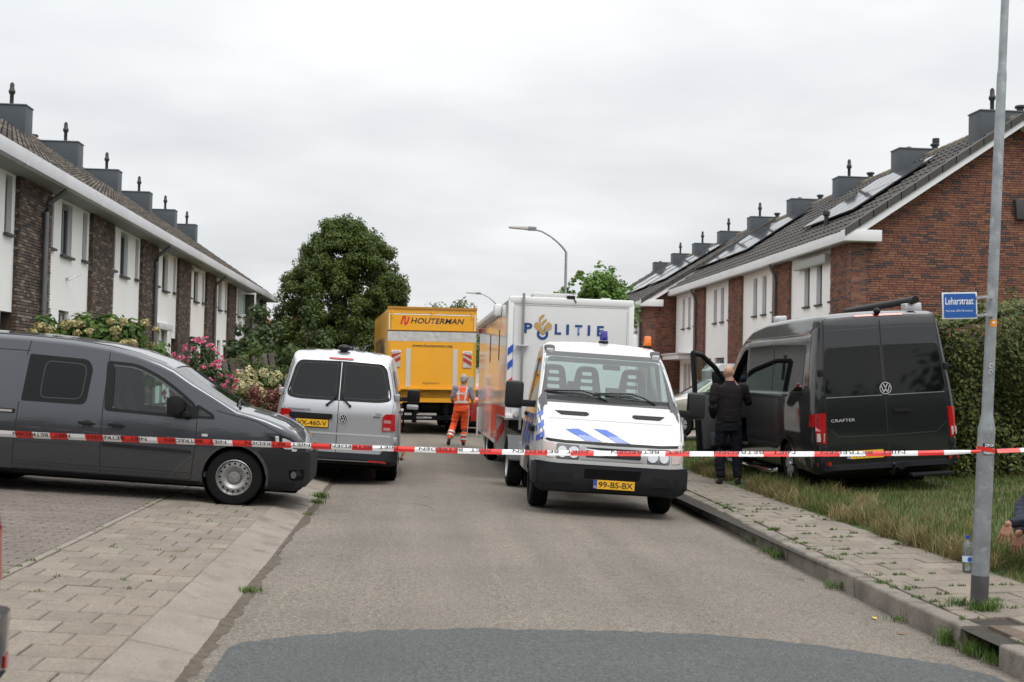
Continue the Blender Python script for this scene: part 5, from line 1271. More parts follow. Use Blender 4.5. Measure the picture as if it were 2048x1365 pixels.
    v.part('dashboard', mat('dash_teal_grey', (.15, .17, .17), .8), lambda b: b.prism([(.38, -.85, 1.36), (.1, -.85, 1.42), (-.08, -.85, 1.36), (-.1, -.85, 1.0), (.5, -.85, 1.0)], (0, 1.70, 0)), bevel=.04)
    v.part('instrument_hood', mat('dash_teal_grey', (.15, .17, .17), .8), lambda b: b.ell((.12, .42, 1.42), (.16, .26, .10)), smooth=50)
    v.part('radio_unit', m_black, lambda b: b.box((-.02, .0, 1.44), (.02, .22, 1.62)), bevel=.012)
    b = MB(); cc = Vector((-.14, .44, 1.42)); ax = Vector((-.55, 0, .83)).normalized(); e1 = Vector((0, 1, 0)); e2 = ax.cross(e1)
    b.tube([cc+(e1*math.cos(2*math.pi*k/22)+e2*math.sin(2*math.pi*k/22))*.2 for k in range(23)], .016, 6); b.build('steering_wheel', m_black, v.root, smooth=40)
    m_st = mat('seat_grey', (.10, .115, .12), .85)
    for y0 in (-.60, -.13, .52):
        st = v.part('seat', m_st, lambda b: b.box((-.85, y0-.22, .85), (-.30, y0+.22, 1.02)), bevel=.05)
        o = rnd([(-.22, 1.0), (.22, 1.0), (.20, 1.55), (.135, 1.90), (-.135, 1.90), (-.20, 1.55)], [.02, .02, .1, .09, .09, .1])
        slots = [rnd([(-w_, z0), (w_, z0), (w_, z0+.05), (-w_, z0+.05)], .02) for w_, z0 in ((.095, 1.57), (.088, 1.67), (.075, 1.77))]
        bo_ = MB(); bo_.prism([(-.86+(p[1]-1)*-.12, y0+p[0], p[1]) for p in o], (.10, 0, 0)); bk = bo_.build('backrest', m_st, None)
        cs = []
        for sl_ in slots:
            c_ = MB(); c_.prism([(-1.3, y0+p[0], p[1]) for p in sl_], (.7, 0, 0)); cs.append(c_.build('cutter', None))
        for c_ in cs: md = bk.modifiers.new('c', 'BOOLEAN'); md.operation = 'DIFFERENCE'; md.object = c_; md.solver = 'EXACT'
        bpy.context.view_layer.update(); me = bpy.data.meshes.new_from_object(bk.evaluated_get(bpy.context.evaluated_depsgraph_get())); bpy.data.objects.remove(bk)
        for c_ in cs: bpy.data.objects.remove(c_)
        obj('backrest', me, st)
    v.part('middle_headrest', m_st, lambda b: b.box((-.95, -.40, 1.45), (-.87, -.30, 1.68)), bevel=.03)
    v.part('inner_mirror', m_black, lambda b: b.box((-.36, .0, 1.86), (-.33, .24, 1.93)), bevel=.02)
    v.panel('rear_window', rwn, '-x', m_vglass, off=-.01, th=0)
    # chassis behind the cab
    v.part('chassis_rail', m_under, lambda b: (b.box((-4.2, .33, .55), (.4, .43, .75)), b.box((-4.2, -.43, .55), (.4, -.33, .75))))
    v.part('chassis_deck', m_under, lambda b: b.box((-4.1, -.5, .75), (-1.5, .5, .82)))
    for s_ in (-1, 1):
        v.wheel(0, s_*.93, .345, .22, 'dark')
        v.wheel(-3.0, s_*1.0, .345, .22, 'truck'); v.wheel(-3.0, s_*.74, .345, .2, 'dark')
        v.part('mudguard', mat('mudguard_grey', (.05, .052, .055), .6), lambda b: [b.prism([(p[0], s_*.70, p[1]) for p in (a_, c_, (c_[0]*1.0, c_[1]-.02), (a_[0], a_[1]-.02))], (0, s_*.33, 0)) for a_, c_ in zip(arc(-3.0, .36, .43, 10, 170, 8)[:-1], arc(-3.0, .36, .43, 10, 170, 8)[1:])])
        v.part('side_skirt', m_white, lambda b: b.prism([(-1.35, s_*.85, .72), (-2.4, s_*.85, .72), (-2.4, s_*.85, .52), (-1.35, s_*.85, .52)], (0, s_*.05, 0)), bevel=.01)
        v.part('mud_flap', m_under, lambda b: b.box((-.55, min(s_*.7, s_*.95), .22), (-.52, max(s_*.7, s_*.95), .5)))
    return v
iveco()

# ---------------------------------------------------------------- police box trailer
def politie():
    v = Veh('police_trailer', 'white police box trailer with lettering and flame emblem behind the cab', 'trailer', (2.56, 20.0, -.06), R(-90), -R(.7))
    # x: front wall at 0, runs back to -8.6 ; half width 1.03
    Lb, hw, zt = 8.6, 1.03, 3.02
    g = m_gl = mat('trailer_gloss', (.66, .665, .66), .10, 0)
    b = MB(); b.prism([(0, -hw, 1.0), (0, -hw, zt), (-Lb, -hw, zt), (-Lb, -hw, .45), (-2.6, -hw, .45), (-2.2, -hw, 1.0)], (0, 2*hw, 0)); b.build('box_body', g, v.root, bevel=.06, seg=4)
    m_trim = mat('trim_white', (.70, .70, .69), .35)
    for y0 in (-hw, hw): v.part('corner_trim', m_trim, lambda b: b.box((-.10, y0-.012 if y0 < 0 else y0-.075, 1.0), (.010, y0+.075 if y0 < 0 else y0+.012, zt-.05)), bevel=.012)
    v.part('roof_trim', m_trim, lambda b: b.box((-.10, -hw-.005, zt-.11), (.014, hw+.005, zt+.012)), bevel=.03)
    for pts in ([(-.93, zt-.13), (.93, zt-.13)], [(-.95, 1.05), (-.95, zt-.18)], [(.93, 1.05), (.93, zt-.18)]):
        (a, c), (d, e) = pts; v.part('panel_seam', mat('seam_light', (.35, .35, .35), .6), lambda b: b.box((.0, min(a, d)-.004, min(c, e)-.004), (.003, max(a, d)+.004, max(c, e)+.004)))
    # front lettering: U = +y is image right
    O = Vector((.004, 0, 0)); U, W = (0, 1, 0), (0, 0, 1)
    z0 = 2.53; hh = .17
    def P(px, py): # from photograph-zoom pixels of the front wall to (y, z)
        return ((px-1000)/2048*2.045*1.0-.02, 2.80-(py-120)/2048*2.045)
    for ch, x0, x1, y0, y1 in (('P', 245, 378, 320, 488), ('L', 750, 858, 338, 510), ('I', 940, 985, 345, 514), ('T', 1082, 1205, 352, 522), ('I', 1295, 1338, 358, 528), ('E', 1452, 1565, 366, 536)):
        dy = -.021*(x0-245)/1320*8.5
        a = P(x0, y1+0); c = P(x1, y0)
        zsh = (x0-245)/2048*2.045*.032
        text('lettering', ch, (.004, a[0], a[1]+zsh), U, W, c[0]-a[0], c[1]-a[1], m_navy, v.root, bold=.03 if ch != 'I' else .02, off=.004)
    cO = P(550, 500); flatmulti('lettering', ring2d(.052, .095, 30, cO[0], cO[1]+.005), (.004, 0, 0), U, W, m_navy, v.root, off=.003)
    def poly(pts): return [P(x, y) for x, y in pts][::-1]
    m_em = m_gold
    # book and flame emblem
    eb = flatmulti('emblem', [poly([(410, 325), (455, 295), (530, 385), (548, 430), (600, 400), (560, 505), (545, 505), (410, 375)]), poly([(545, 505), (600, 400), (560, 385), (640, 292), (702, 340), (700, 358), (550, 475)]), poly([(552, 500), (690, 385), (702, 380), (700, 395), (552, 508)])], (.004, 0, 0), U, W, m_em, v.root, off=.006)
    fl1 = [(515, 350), (485, 290), (480, 245), (500, 205), (545, 175), (558, 125), (580, 170), (560, 215), (520, 250), (510, 290), (530, 345)]
    fl2 = [(540, 355), (528, 320), (545, 285), (590, 250), (598, 208), (620, 245), (612, 280), (575, 310), (555, 350)]
    def strip(c): # split a thin flame outline into quads
        n = len(c); o = []
        for i in range(n//2-1): o.append(poly([c[i], c[i+1], c[n-2-i], c[n-1-i]]))
        return o
    flatmulti('flame', strip(fl1)+strip(fl2), (.004, 0, 0), U, W, m_em, eb, off=.006)
    cw = P(550, 400); flatmulti('emblem_ball', [[(cw[0]+.024*math.cos(2*math.pi*k/16), cw[1]+.024*math.sin(2*math.pi*k/16)) for k in range(16)]], (.004, 0, 0), U, W, m_white, eb, off=.009)
    flatmulti('emblem_line', [poly([(552, 474), (698, 366), (700, 378), (552, 492)])], (.004, 0, 0), U, W, m_white, eb, off=.009)
    # cable mast on the front wall
    b = MB(); b.tube([(.06, -.80, .85), (.06, -.80, zt+.06)], .022, 8); ms = b.build('mast', mat('mast_steel', (.33, .32, .31), .4, .6), v.root, smooth=40)
    b = MB(); b.box((.02, -.90, 2.2), (.09, -.70, 2.235)); b.build('mast_clamp', m_alu, ms, bevel=.008)
    v.part('roof_unit', m_white, lambda b: b.box((-1.2, -.62, zt), (-.2, .05, zt+.10)), bevel=.035)
    v.part('roof_vent', m_white, lambda b: b.box((-.5, .52, zt), (-.2, .68, zt+.05)), bevel=.02)
    v.part('roof_cable', m_black, lambda b: (b.box((-.12, -.08, zt-.0), (.02, .05, zt+.05)), b.tube([(.01, .03, zt), (.03, .07, zt-.06)], .01, 6)))
    # corner chevrons, image left corner (y = -hw), on front and side
    for i, m in enumerate((m_red, m_red, m_blue, m_blue)):
        z0 = [1.28, 1.56, 1.86, 2.10][i]
        flat('corner_stripe', [(-hw-.004, z0-.05), (-hw+.085, z0+.03), (-hw+.085, z0+.15), (-hw-.004, z0+.07)], (.012, 0, 0), U, W, m, v.root, off=.004)
        flat('corner_stripe', [(-.005, z0-.05), (-.13, z0-.16), (-.13, z0-.04), (-.005, z0+.07)][::-1], (0, -hw-.013, 0), (-1, 0, 0), W, m, v.root, off=.003) if False else None
    # side markings (y = -hw faces the camera's left)
    for sg in (-1, 1):
        U2 = (-sg*1.0, 0, 0) if sg > 0 else (1, 0, 0); yy = sg*(hw+.002)
        fx = lambda pts: [(p[0] if sg < 0 else -p[0], p[1]) for p in pts]
        fl = (lambda p: p) if sg < 0 else (lambda p: p[::-1])
        # red field low on the side with white lines, yellow band above
        flat('side_field', fl(fx([(-3.3, .62), (-.15, 1.06), (-.15, 1.52), (-5.6, 1.52), (-5.6, .62)])), (0, yy, 0), U2, W, m_red, v.root, off=.004) if False else None
        for k in range(7):
            x0 = -.25-k*.22
            flat('side_line', fl(fx([(x0-1.15, .62), (x0-1.12, .62), (x0+.02, 1.9), (x0-.01, 1.9)])), (0, yy, 0), U2, W, m_red, v.root, off=.004)
        flat('side_band', fl(fx([(-3.6, .55), (-2.65, .55), (-2.2, 1.04), (-.06, 1.04), (-.06, 1.20), (-3.6, 1.20)])), (0, yy, 0), U2, W, m_red, v.root, off=.003)
        for xx in (-2.1, -4.6): v.part('slot_window', m_tint, lambda b: b.box((xx-.10, min(sg*hw, sg*(hw+.008)), 2.0), (xx+.10, max(sg*hw, sg*(hw+.008)), 2.55)), bevel=.003)
        v.part('awning', m_trim, lambda b: b.prism([(-1.9, sg*hw, zt-.05), (-1.9, sg*(hw+.12), zt-.1), (-1.9, sg*(hw+.12), zt-.19), (-1.9, sg*hw, zt-.21)], (-6.2, 0, 0)), bevel=.02)
        v.part('awning_end', m_trim, lambda b: b.box((-1.9, min(sg*hw, sg*(hw+.14)), zt-.24), (-1.65, max(sg*hw, sg*(hw+.14)), zt-.03)), bevel=.04)
        v.part('side_marker', m_redl, lambda b: b.box((-8.35, min(sg*hw, sg*(hw+.06)), zt-.32), (-8.2, max(sg*hw, sg*(hw+.06)), zt-.2)), bevel=.02)
        v.part('rear_pillar', m_trim, lambda b: b.box((-8.62, min(sg*hw, sg*(hw+.014)), .3), (-8.0, max(sg*hw, sg*(hw+.014)), 1.0)), bevel=.01)
        v.part('wheel_guard', m_white, lambda b: b.prism([(-2.28, sg*(hw-.06), 1.0), (-2.62, sg*(hw-.06), .45), (-2.62, sg*(hw-.06), .36), (-2.2, sg*(hw-.06), .9)], (0, sg*.06, 0)))
        flat('guard_stripe', fl(fx([(-2.6, .5), (-2.45, .62), (-2.3, .97), (-2.5, .8)])), (0, sg*(hw+.001), 0), U2, W, m_red, v.root, off=.003) if False else None
        for wx in (-5.3, -6.2): v.wheel(wx, sg*.99, .34, .2, 'truck')
        v.part('support_leg', m_under, lambda b: b.box((-2.95, min(sg*.6, sg*.7), .05), (-2.85, max(sg*.6, sg*.7), .6)))
    flat('guard_board', [(-hw, .36), (-hw+.16, .36), (-hw+.16, 1.0), (-hw, 1.0)], (-2.18, 0, 0), U, W, m_white, v.root, off=.003, th=.02)
    flat('guard_board_stripe', [(-hw+.01, .5), (-hw+.15, .75), (-hw+.15, .98), (-hw+.01, .72)], (-2.18, 0, 0), U, W, m_red, v.root, off=.006)
    for (y0, z0, m, r_) in ((-.86, 1.10, m_white, .06), (.86, 1.1, m_oral, .05)): v.part('front_lamp', m, lambda b: b.lathe([(r_, 0), (r_*.8, .03), (0, .035)], (.0, y0, z0), (1, 0, 0), 16), smooth=40)
    for (y0, z0) in ((-.62, 1.13), (-.98, 1.06)): v.part('front_socket', m_trim, lambda b: b.box((0, y0-.06, z0-.035), (.05, y0+.06, z0+.035)), bevel=.01)
    v.part('side_box', m_trim, lambda b: b.box((-2.6, hw, 1.2), (-.9, hw+.24, 2.5)), bevel=.03)
    v.part('king_plate', m_under, lambda b: b.box((-2.4, -.8, .78), (-.1, .8, 1.0)))
    v.part('chassis', m_under, lambda b: b.box((-8.3, -.85, .32), (-2.7, .85, .46)))
    return v
politie()

# ---------------------------------------------------------------- yellow box truck
def houterman():
    v = Veh('box_truck', 'yellow box truck with tail lift and company lettering on its back', 'truck', (.56, 35.0, -.02), R(90+4.7), -R(.3))
    m_y = mat('truck_yellow', (.78, .36, .012), .35, coat=.5, var=.05, vscale=1.5)
    m_yd = mat('truck_yellow_dull', (.50, .30, .02), .45, var=.12, vscale=3)
    hw, zb, zt, L = 1.27, .95, 3.58, 7.2
    b = MB(); b.prism([(0, -hw, zb), (0, -hw, zt), (L, -hw, zt), (L, -hw, zb)], (0, 2*hw, 0)); b.build('cargo_box', m_y, v.root, bevel=.05)
    U, W = (0, -1, 0), (0, 0, 1)     # u to the image right, seen from behind
    def rect(name, u0, u1, z0, z1, m, off, th=.0, par=None): return flat(name, [(u0, z0), (u1, z0), (u1, z1), (u0, z1)], (0, 0, 0), U, W, m, par or v.root, off=off, th=th)
    rf = rect('rear_frame', -hw, hw, zb-.02, zt+.03, m_y, .03, .04)
    rect('top_cap', -hw-.01, hw+.01, zt-.0, zt+.06, mat('cap_brown', (.42, .19, .02), .5), .06, .09, rf)
    # header panel
    rect('header_gap', -1.25, 1.25, 2.98, zt-.13, m_seam, .036, .004, rf); rect('header_trim', -1.24, 1.24, 2.98, zt-.14, m_wht, .040, .004, rf)
    rect('header_panel', -1.215, 1.215, 2.975, zt-.165, m_yd, .046, .006, rf); hp = rect('header_face', -1.16, 1.16, 2.975, zt-.195, m_y, .052, .006, rf)
    for u in (-1.14, 0, 1.14): rect('header_hinge', u-.03, u+.03, zt-.26, zt-.05, m_y, .07, .02, rf)
    rect('lift_gap', -1.27, 1.27, 2.935, 2.962, m_seam, .05, .01, rf)
    rect('lift_ledge', -1.27, 1.27, 2.96, 2.98, mat('cap_brown', (.42, .19, .02), .5), .07, .03, rf)
    lift = rect('tail_lift', -1.265, 1.265, 1.33, 2.935, m_y, .075, .05)
    rect('lift_plate', -1.265, 1.265, 2.66, 2.935, mat('scuffed_alu', (.55, .54, .52), .45, .3, var=.25, vscale=8), .078, .004, lift)
    rect('lift_edge', -1.262, -1.2, 1.36, 2.66, m_yd, .078, .003, lift); rect('lift_edge', 1.19, 1.262, 1.36, 2.66, m_yd, .078, .003, lift)
    for u in (-.74, .60): rect('lift_strip', u, u+.13, 1.36, 2.45, mat('strip_grey', (.58, .575, .55), .4, .3), .085, .01, lift)
    rect('lift_lip', -1.265, 1.265, 1.29, 1.335, m_y, .15, .12, lift); rect('lower_beam', -1.2, 1.2, 1.05, 1.29, m_yd, .03, .05, rf)
    rect('control_hatch', 1.05, 1.2, 1.35, 1.68, mat('hatch_grey', (.35, .36, .37), .5), .082, .004, lift)
    # warning boards
    for u0, sgn in ((-1.14, 1), (.89, -1)):
        wb = rect('warning_board', u0, u0+.24, 1.93, 2.40, mat('board_dirty_white', (.5, .47, .44), .6, var=.3, vscale=9), .10, .02, lift)
        rect('board_header', u0-.01, u0+.25, 2.34, 2.40, m_wht, .104, .002, wb)
        mr = mat('board_red', (.42, .03, .025), .6, var=.3, vscale=9)
        for k in range(2):
            z0 = 1.98+k*.18
            q = [(u0, z0), (u0+.24, z0+.14), (u0+.24, z0+.25 if k else z0+.25), (u0, z0+.12)] if sgn > 0 else [(u0, z0+.14), (u0+.24, z0), (u0+.24, z0+.12), (u0, z0+.25)]
            q = [(a, min(2.338, c)) for a, c in q]; flat('board_stripe', q, (0, 0, 0), U, W, mr, wb, off=.104)
        text('board_lettering', 'DHOLLANDIA', (-.105, -(u0+.03), 2.352), U, W, .19, .03, m_ink, wb, off=.003)
    # writing
    nv = mat('lettering_deep_navy', (.012, .014, .03), .4); rd = mat('logo_red', (.62, .03, .03), .4)
    text('lettering', 'HOUTERMAN', (-.056, .62, 3.17), U, W, 1.53, .155, nv, hp, shear=.22, bold=.012, off=.003)
    lg = []
    def S(pts): return [(-.92+p[0]*.27, 3.125+p[1]*.25) for p in pts]
    lg = [S(q) for q in ([(.0, .12), (.18, .0), (.30, .55), (.12, .6)], [(.12, .6), (.30, .55), (.42, .80), (.25, .95)], [(.25, .95), (.42, .80), (.62, .80), (.58, 1.0), (.33, 1.0)], [(.42, .80), (.62, .80), (.55, .45), (.42, .5)], [(.82, .95), (1.0, .85), (.88, .35), (.72, .42)], [(.72, .42), (.88, .35), (.78, .08), (.60, .22)], [(.60, .22), (.78, .08), (.66, .0), (.42, .0), (.40, .18)], [(.60, .22), (.40, .18), (.46, .5), (.58, .48)])]
    flatmulti('logo', lg, (-.056, 0, 0), U, W, rd, hp, off=.003)
    text('lettering', 'www.houterman.net', (-.08, .57, 2.50), U, W, 1.16, .085, nv, lift, bold=.008, off=.004)
    text('lettering', 'spier', (-.08, .25, 1.43), U, W, .50, .085, nv, lift, bold=-.012, off=.004)
    # side writing on the left
    text('side_lettering', 'HOUTERMAN', (6.2, hw, 2.15), (-1, 0, 0), W, 5.0, .65, nv, v.root, shear=.2, bold=.02, off=.004)
    # running gear
    v.part('chassis', m_under, lambda b: (b.box((.05, -.45, .6), (8.8, -.35, .93)), b.box((.05, .35, .6), (8.8, .45, .93)), b.box((.15, -1.1, .62), (.35, 1.1, .92))))
    v.part('under_run_bar', m_under, lambda b: b.box((.0, -1.15, .42), (.12, 1.15, .56)), bevel=.01)
    text('bar_lettering', 'HOUTERMAN', (-.004, .40, .47), U, W, .42, .05, m_wht, v.root, off=.004)
    v.part('lift_arm', m_under, lambda b: (b.box((.02, -.5, .35), (.5, -.4, 1.1)), b.box((.02, .4, .35), (.5, .5, 1.1)), b.lathe([(.2, 0), (.2, .5)], (.25, -.25, .82), (0, 1, 0), 14)))
    for s_ in (-1, 1):
        v.wheel(1.9, s_*1.2, .48, .26, 'truck'); v.wheel(1.9, s_*.9, .48, .26, 'dark'); v.wheel(6.9, s_*1.2, .48, .28, 'truck')
        v.part('tail_lamp', m_redl, lambda b: b.box((-.03, min(s_*.85, s_*1.15), .72), (.03, max(s_*.85, s_*1.15), .82)), bevel=.01)
        v.part('mud_flap', m_under, lambda b: b.box((1.3, min(s_*.75, s_*1.25), .25), (1.32, max(s_*.75, s_*1.25), .95)))
    v.part('cab', m_y, lambda b: b.prism([(7.35, -1.15, .6), (7.35, -1.15, 3.0), (8.6, -1.15, 2.9), (9.1, -1.15, 1.7), (9.15, -1.15, .6)], (0, 2.3, 0)), bevel=.08)
    return v
houterman()
# ---------------------------------------------------------------- vegetation
def leafmat(name, cols, trans=.25, rough=.55): return mat(name, cols[0], rough, island=cols, trans=trans, spec=.3)
class Leaves:
    def __init__(s): s.v = []; s.f = []
    def leaf(s, p, n, size, asp=.55, fold=.15):
        n = n.normalized(); t = n.cross(Vector((random.gauss(0, 1), random.gauss(0, 1), random.gauss(0, 1))))
        if t.length < 1e-3: return
        t.normalize(); u = n.cross(t); b = len(s.v); a = size*.5; w = size*asp*.5
        s.v += [tuple(p-t*a), tuple(p+u*w+n*fold*w), tuple(p+t*a), tuple(p-u*w+n*fold*w)]
        s.f.append((b, b+1, b+2, b+3))
    def clump(s, c, r, n, size, up=.35, asp=.55, squash=1, shell=.55):
        for _ in range(n):
            d = Vector((random.gauss(0, 1), random.gauss(0, 1), random.gauss(0, 1))).normalized()
            k = shell+(1-shell)*random.random()
            p = Vector(c)+Vector((d.x*r*k, d.y*r*k, d.z*r*k*squash))
            nn = d+Vector((0, 0, up))+Vector((random.gauss(0, .45), random.gauss(0, .45), random.gauss(0, .45)))
            s.leaf(p, nn, size*random.uniform(.7, 1.25), asp)
    def build(s, name, m, parent=None):
        return obj(name, mesh(name, s.v, s.f, m), parent)
def dirs(): return Vector((random.gauss(0, 1), random.gauss(0, 1), random.gauss(0, 1))).normalized()
def trunk(pts, r, m, name, parent, limbs=()):
    b = MB(); b.tube(pts, r, 9)
    for (p, rr_) in limbs: b.tube(p, rr_, 6)
    return b.build(name, m, parent, smooth=60)
m_bark = mat('bark', (.07, .055, .042), .9, var=.35, vscale=12, bump=.01, bscale=30)

def big_tree():
    x0, y0 = -3.05, 55.0
    t = empty('broadleaf_tree', (x0, y0, .1), label='tall dense dark green tree behind the yellow truck', cat='tree')
    prof = lambda z: lerp(z, [1.0, 1.8, 3.0, 4.6, 5.6, 6.8, 7.7, 8.2, 8.5], [1.9, 2.6, 2.95, 2.95, 2.65, 2.0, 1.4, .9, .3])
    L = Leaves(); cl = []
    tries = 0
    while len(cl) < 480 and tries < 5000:
        tries += 1
        z = random.uniform(1.2, 8.3); rr_ = prof(z); a = random.uniform(0, 2*math.pi); k = random.random()**.35
        q = noise.noise(Vector((math.cos(a)*1.4, math.sin(a)*1.4, z*.7)))
        rad = rr_*k*(1+.16*q); cl.append((Vector((rad*math.cos(a), rad*math.sin(a), z)), random.uniform(.28, .52)))
    for c, r_ in cl: L.clump(c, r_, int(300*(r_/.4)**2), .125, up=.5, shell=.5, squash=.8)
    # loose twigs on the outline
    for _ in range(150):
        z = random.uniform(1.2, 8.5); a = random.uniform(0, 2*math.pi); rad = prof(z)*random.uniform(.98, 1.09); L.clump((rad*math.cos(a), rad*math.sin(a), z+random.uniform(0, .15)), .16, 26, .11, squash=1.4)
    L.build('crown', leafmat('leaf_dark', [(.045, .072, .012), (.068, .102, .017), (.055, .087, .014), (.115, .15, .026), (.09, .122, .021), (.035, .058, .011)]), t)
    lim = []
    for k in range(16):
        a = k*2.4; z = 1.6+k*.32; e = Vector((math.cos(a), math.sin(a), .9))*prof(z+1)*.6; lim.append(([(0, 0, z), tuple(Vector((0, 0, z))+e*.5), tuple(Vector((0, 0, z))+e)], [.07, .045, .015]))
    trunk([(0, 0, 0), (.05, 0, 1.5), (0, .05, 4), (0, 0, 7)], [.24, .2, .13, .03], m_bark, 'trunk', t, lim)
big_tree()
def bushy(name, label, cat, loc, blobs, n, size, cols, stems=6, group=None, up=.4, asp=.5, squash=.9, trans=.25, mname=None, partname='foliage', shell=.45):
    t = empty(name, loc, label=label, cat=cat, group=group); L = Leaves()
    for (c, r_) in blobs: L.clump(c, r_, int(n*r_*r_), size, up, asp, squash, shell)
    L.build(partname, leafmat(mname or name+'_leaf_'+str(len(_mats)), cols, trans), t)
    b = MB()
    for k in range(stems):
        c = Vector(random.choice(blobs)[0]); a = Vector((random.uniform(-.12, .12), random.uniform(-.12, .12), 0)); b.tube([tuple(a), tuple(a*.5+c*.5+Vector((0, 0, .05))), tuple(c)], [.022, .016, .006], 6)
    b.build('stem', m_bark, t, smooth=60); return t
def ball(cx, cy, cz, rx, ry, rz, n, r0, r1):
    o = []
    for _ in range(n):
        d = dirs()*random.random()**.4; o.append(((cx+d.x*rx, cy+d.y*ry, cz+d.z*rz), random.uniform(r0, r1)))
    return o
# light green tree by the right-hand houses
def light_tree():
    t = empty('young_tree', (6.0, 40.0, .1), label='light green tree with loose broad leaves behind the police trailer', cat='tree'); L = Leaves()
    for c, r_ in ball(0, 0, 3.6, 1.25, 1.2, 1.45, 60, .28, .5): L.clump(c, r_, int(640*r_*r_*4), .125, up=.5, asp=.75, shell=.2)
    for _ in range(40):
        d = dirs(); L.clump((d.x*1.45, d.y*1.3, 3.6+d.z*1.75), .2, 16, .16, asp=.75, shell=.1)
    L.build('crown', leafmat('leaf_light', [(.10, .19, .035), (.15, .26, .05), (.12, .22, .04), (.18, .30, .07), (.08, .15, .03)], .35), t)
    trunk([(0, 0, 0), (.03, 0, 1.5), (0, 0, 3.2), (.05, 0, 4.8)], [.09, .08, .06, .015], m_bark, 'trunk', t, [([(0, 0, 1.8+k*.25), (math.cos(k*2.4)*.6, math.sin(k*2.4)*.6, 2.4+k*.3)], [.03, .01]) for k in range(9)])
light_tree()
def far_tree(loc, h, r_, label, cols, n=26):
    t = empty('distant_tree', loc, label=label, cat='tree', group='distant trees at the end of the street'); L = Leaves()
    for c, q in ball(0, 0, h*.62, r_, r_, h*.36, n, r_*.3, r_*.45): L.clump(c, q, 170, .3, shell=.3)
    L.build('crown', leafmat('leaf_far%d' % len(_mats), cols, .25), t)
    trunk([(0, 0, 0), (0, 0, h*.7)], [.2, .06], m_bark, 'trunk', t)
far_tree((3.4, 92, 0), 7.4, 2.6, 'pale distant tree seen above the gap between truck and trailer', [(.10, .15, .06), (.13, .18, .075), (.08, .12, .05)])
far_tree((7.5, 100, 0), 6.0, 2.4, 'distant tree right of the far lamp post', [(.07, .11, .04), (.09, .13, .05)])
far_tree((-12.5, 84, 0), 7.5, 3.0, 'distant tree beyond the end of the left row', [(.05, .08, .025), (.07, .10, .03)])
# dark shrubs between left houses and truck
bushy('tall_shrub', 'dark green pointed shrub left of the yellow truck', 'shrub', (-2.9, 34.5, .2), ball(0, 0, 1.5, .85, .7, 1.25, 36, .22, .42)+[((0, 0, 2.9), .3), ((-.1, 0, 3.2), .22), ((.1, 0, 3.45), .14), ((.45, 0, 2.3), .3)], 1500, .14, [(.035, .06, .016), (.052, .082, .021), (.042, .07, .018), (.065, .095, .025)], asp=.6)
bushy('laurel_shrub', 'glossy broad-leaved shrub at the end of the left row', 'shrub', (-4.6, 37.0, .25), ball(0, 0, 1.9, 1.0, .8, 1.35, 40, .25, .45), 1300, .17, [(.035, .062, .022), (.05, .085, .03), (.07, .10, .035)], asp=.5)
bushy('feathery_shrub', 'yellow-green feathery shrub behind the silver van', 'shrub', (-3.3, 29.5, .2), ball(0, 0, 1.1, .95, .6, .85, 34, .2, .36)+[((-.4, 0, 2.0), .25), ((.5, 0, 1.9), .22), ((-.7, 0, 1.7), .25)], 2200, .14, [(.07, .11, .02), (.10, .14, .025), (.055, .09, .02)], asp=.22)
# hydrangea behind the grey van
def flowering(name, label, loc, blobs, n, size, cols, heads, hr, hcols, hsize=.05, hn=90, hsq=.8):
    t = bushy(name, label, 'shrub', loc, blobs, n, size, cols, asp=.6)
    m = leafmat('petal_'+name+str(len(_mats)), hcols, .2, .7)
    for i, p in enumerate(heads):
        if i < 3:
            L = Leaves(); L.clump((0, 0, 0), hr, hn, hsize, up=.1, asp=.9, squash=hsq, shell=.7)
            if i == 0: ms = []
            ms.append(mesh('flower_head', L.v, L.f, m))
        o = bpy.data.objects.new('flower_head', ms[i % 3]); link(o, t); o.location = p; s_ = random.uniform(.75, 1.25); o.scale = (s_, s_, s_*random.uniform(.9, 1.3)); o.rotation_euler = (random.uniform(-.4, .4), random.uniform(-.4, .4), random.uniform(0, 6))
    return t
bl = ball(0, 0, 1.2, 1.0, .5, .75, 40, .2, .34)+[((x, 0, 1.75+.15*math.sin(x*5)), .22) for x in (-.8, -.5, -.1, .2, .55)]
hd = [(random.uniform(-1.05, 1.0), random.uniform(-.75, .1), random.uniform(1.35, 1.95)) for _ in range(44)]
flowering('hydrangea_bush', 'hydrangea bush with cream flower heads behind the grey van roof', (-5.05, 20.1, .45), bl, 2100, .14, [(.06, .11, .02), (.09, .15, .028), (.075, .13, .024), (.045, .085, .018)], hd, .08, [(.42, .38, .17), (.36, .30, .14), (.50, .46, .24), (.33, .27, .12)])
bl = ball(0, 0, .75, .8, .5, .55, 26, .2, .3)
hd = [(random.uniform(-.7, .8), random.uniform(-.6, .0), random.uniform(.85, 1.45)) for _ in range(22)]
flowering('pale_hydrangea', 'pale yellow hydrangea between the pink bush and silver van', (-3.0, 26.2, .2), bl, 1500, .12, [(.05, .10, .02), (.075, .13, .025), (.06, .11, .022)], hd, .12, [(.50, .45, .25), (.58, .54, .34), (.42, .38, .2)], hsq=1.0)
bl = ball(0, 0, .55, .45, .35, .4, 16, .18, .26)
hd = [(random.gauss(0, .27), random.uniform(-.42, .0), random.uniform(.5, 1.15)) for _ in range(70)]
flowering('russet_hydrangea', 'russet brown hydrangea right beside the silver van', (-2.75, 24.0, .15), bl, 1600, .10, [(.05, .08, .022), (.07, .10, .03)], hd, .10, [(.16, .06, .045), (.21, .085, .06), (.12, .045, .035), (.25, .12, .085)], hsize=.04, hn=80)
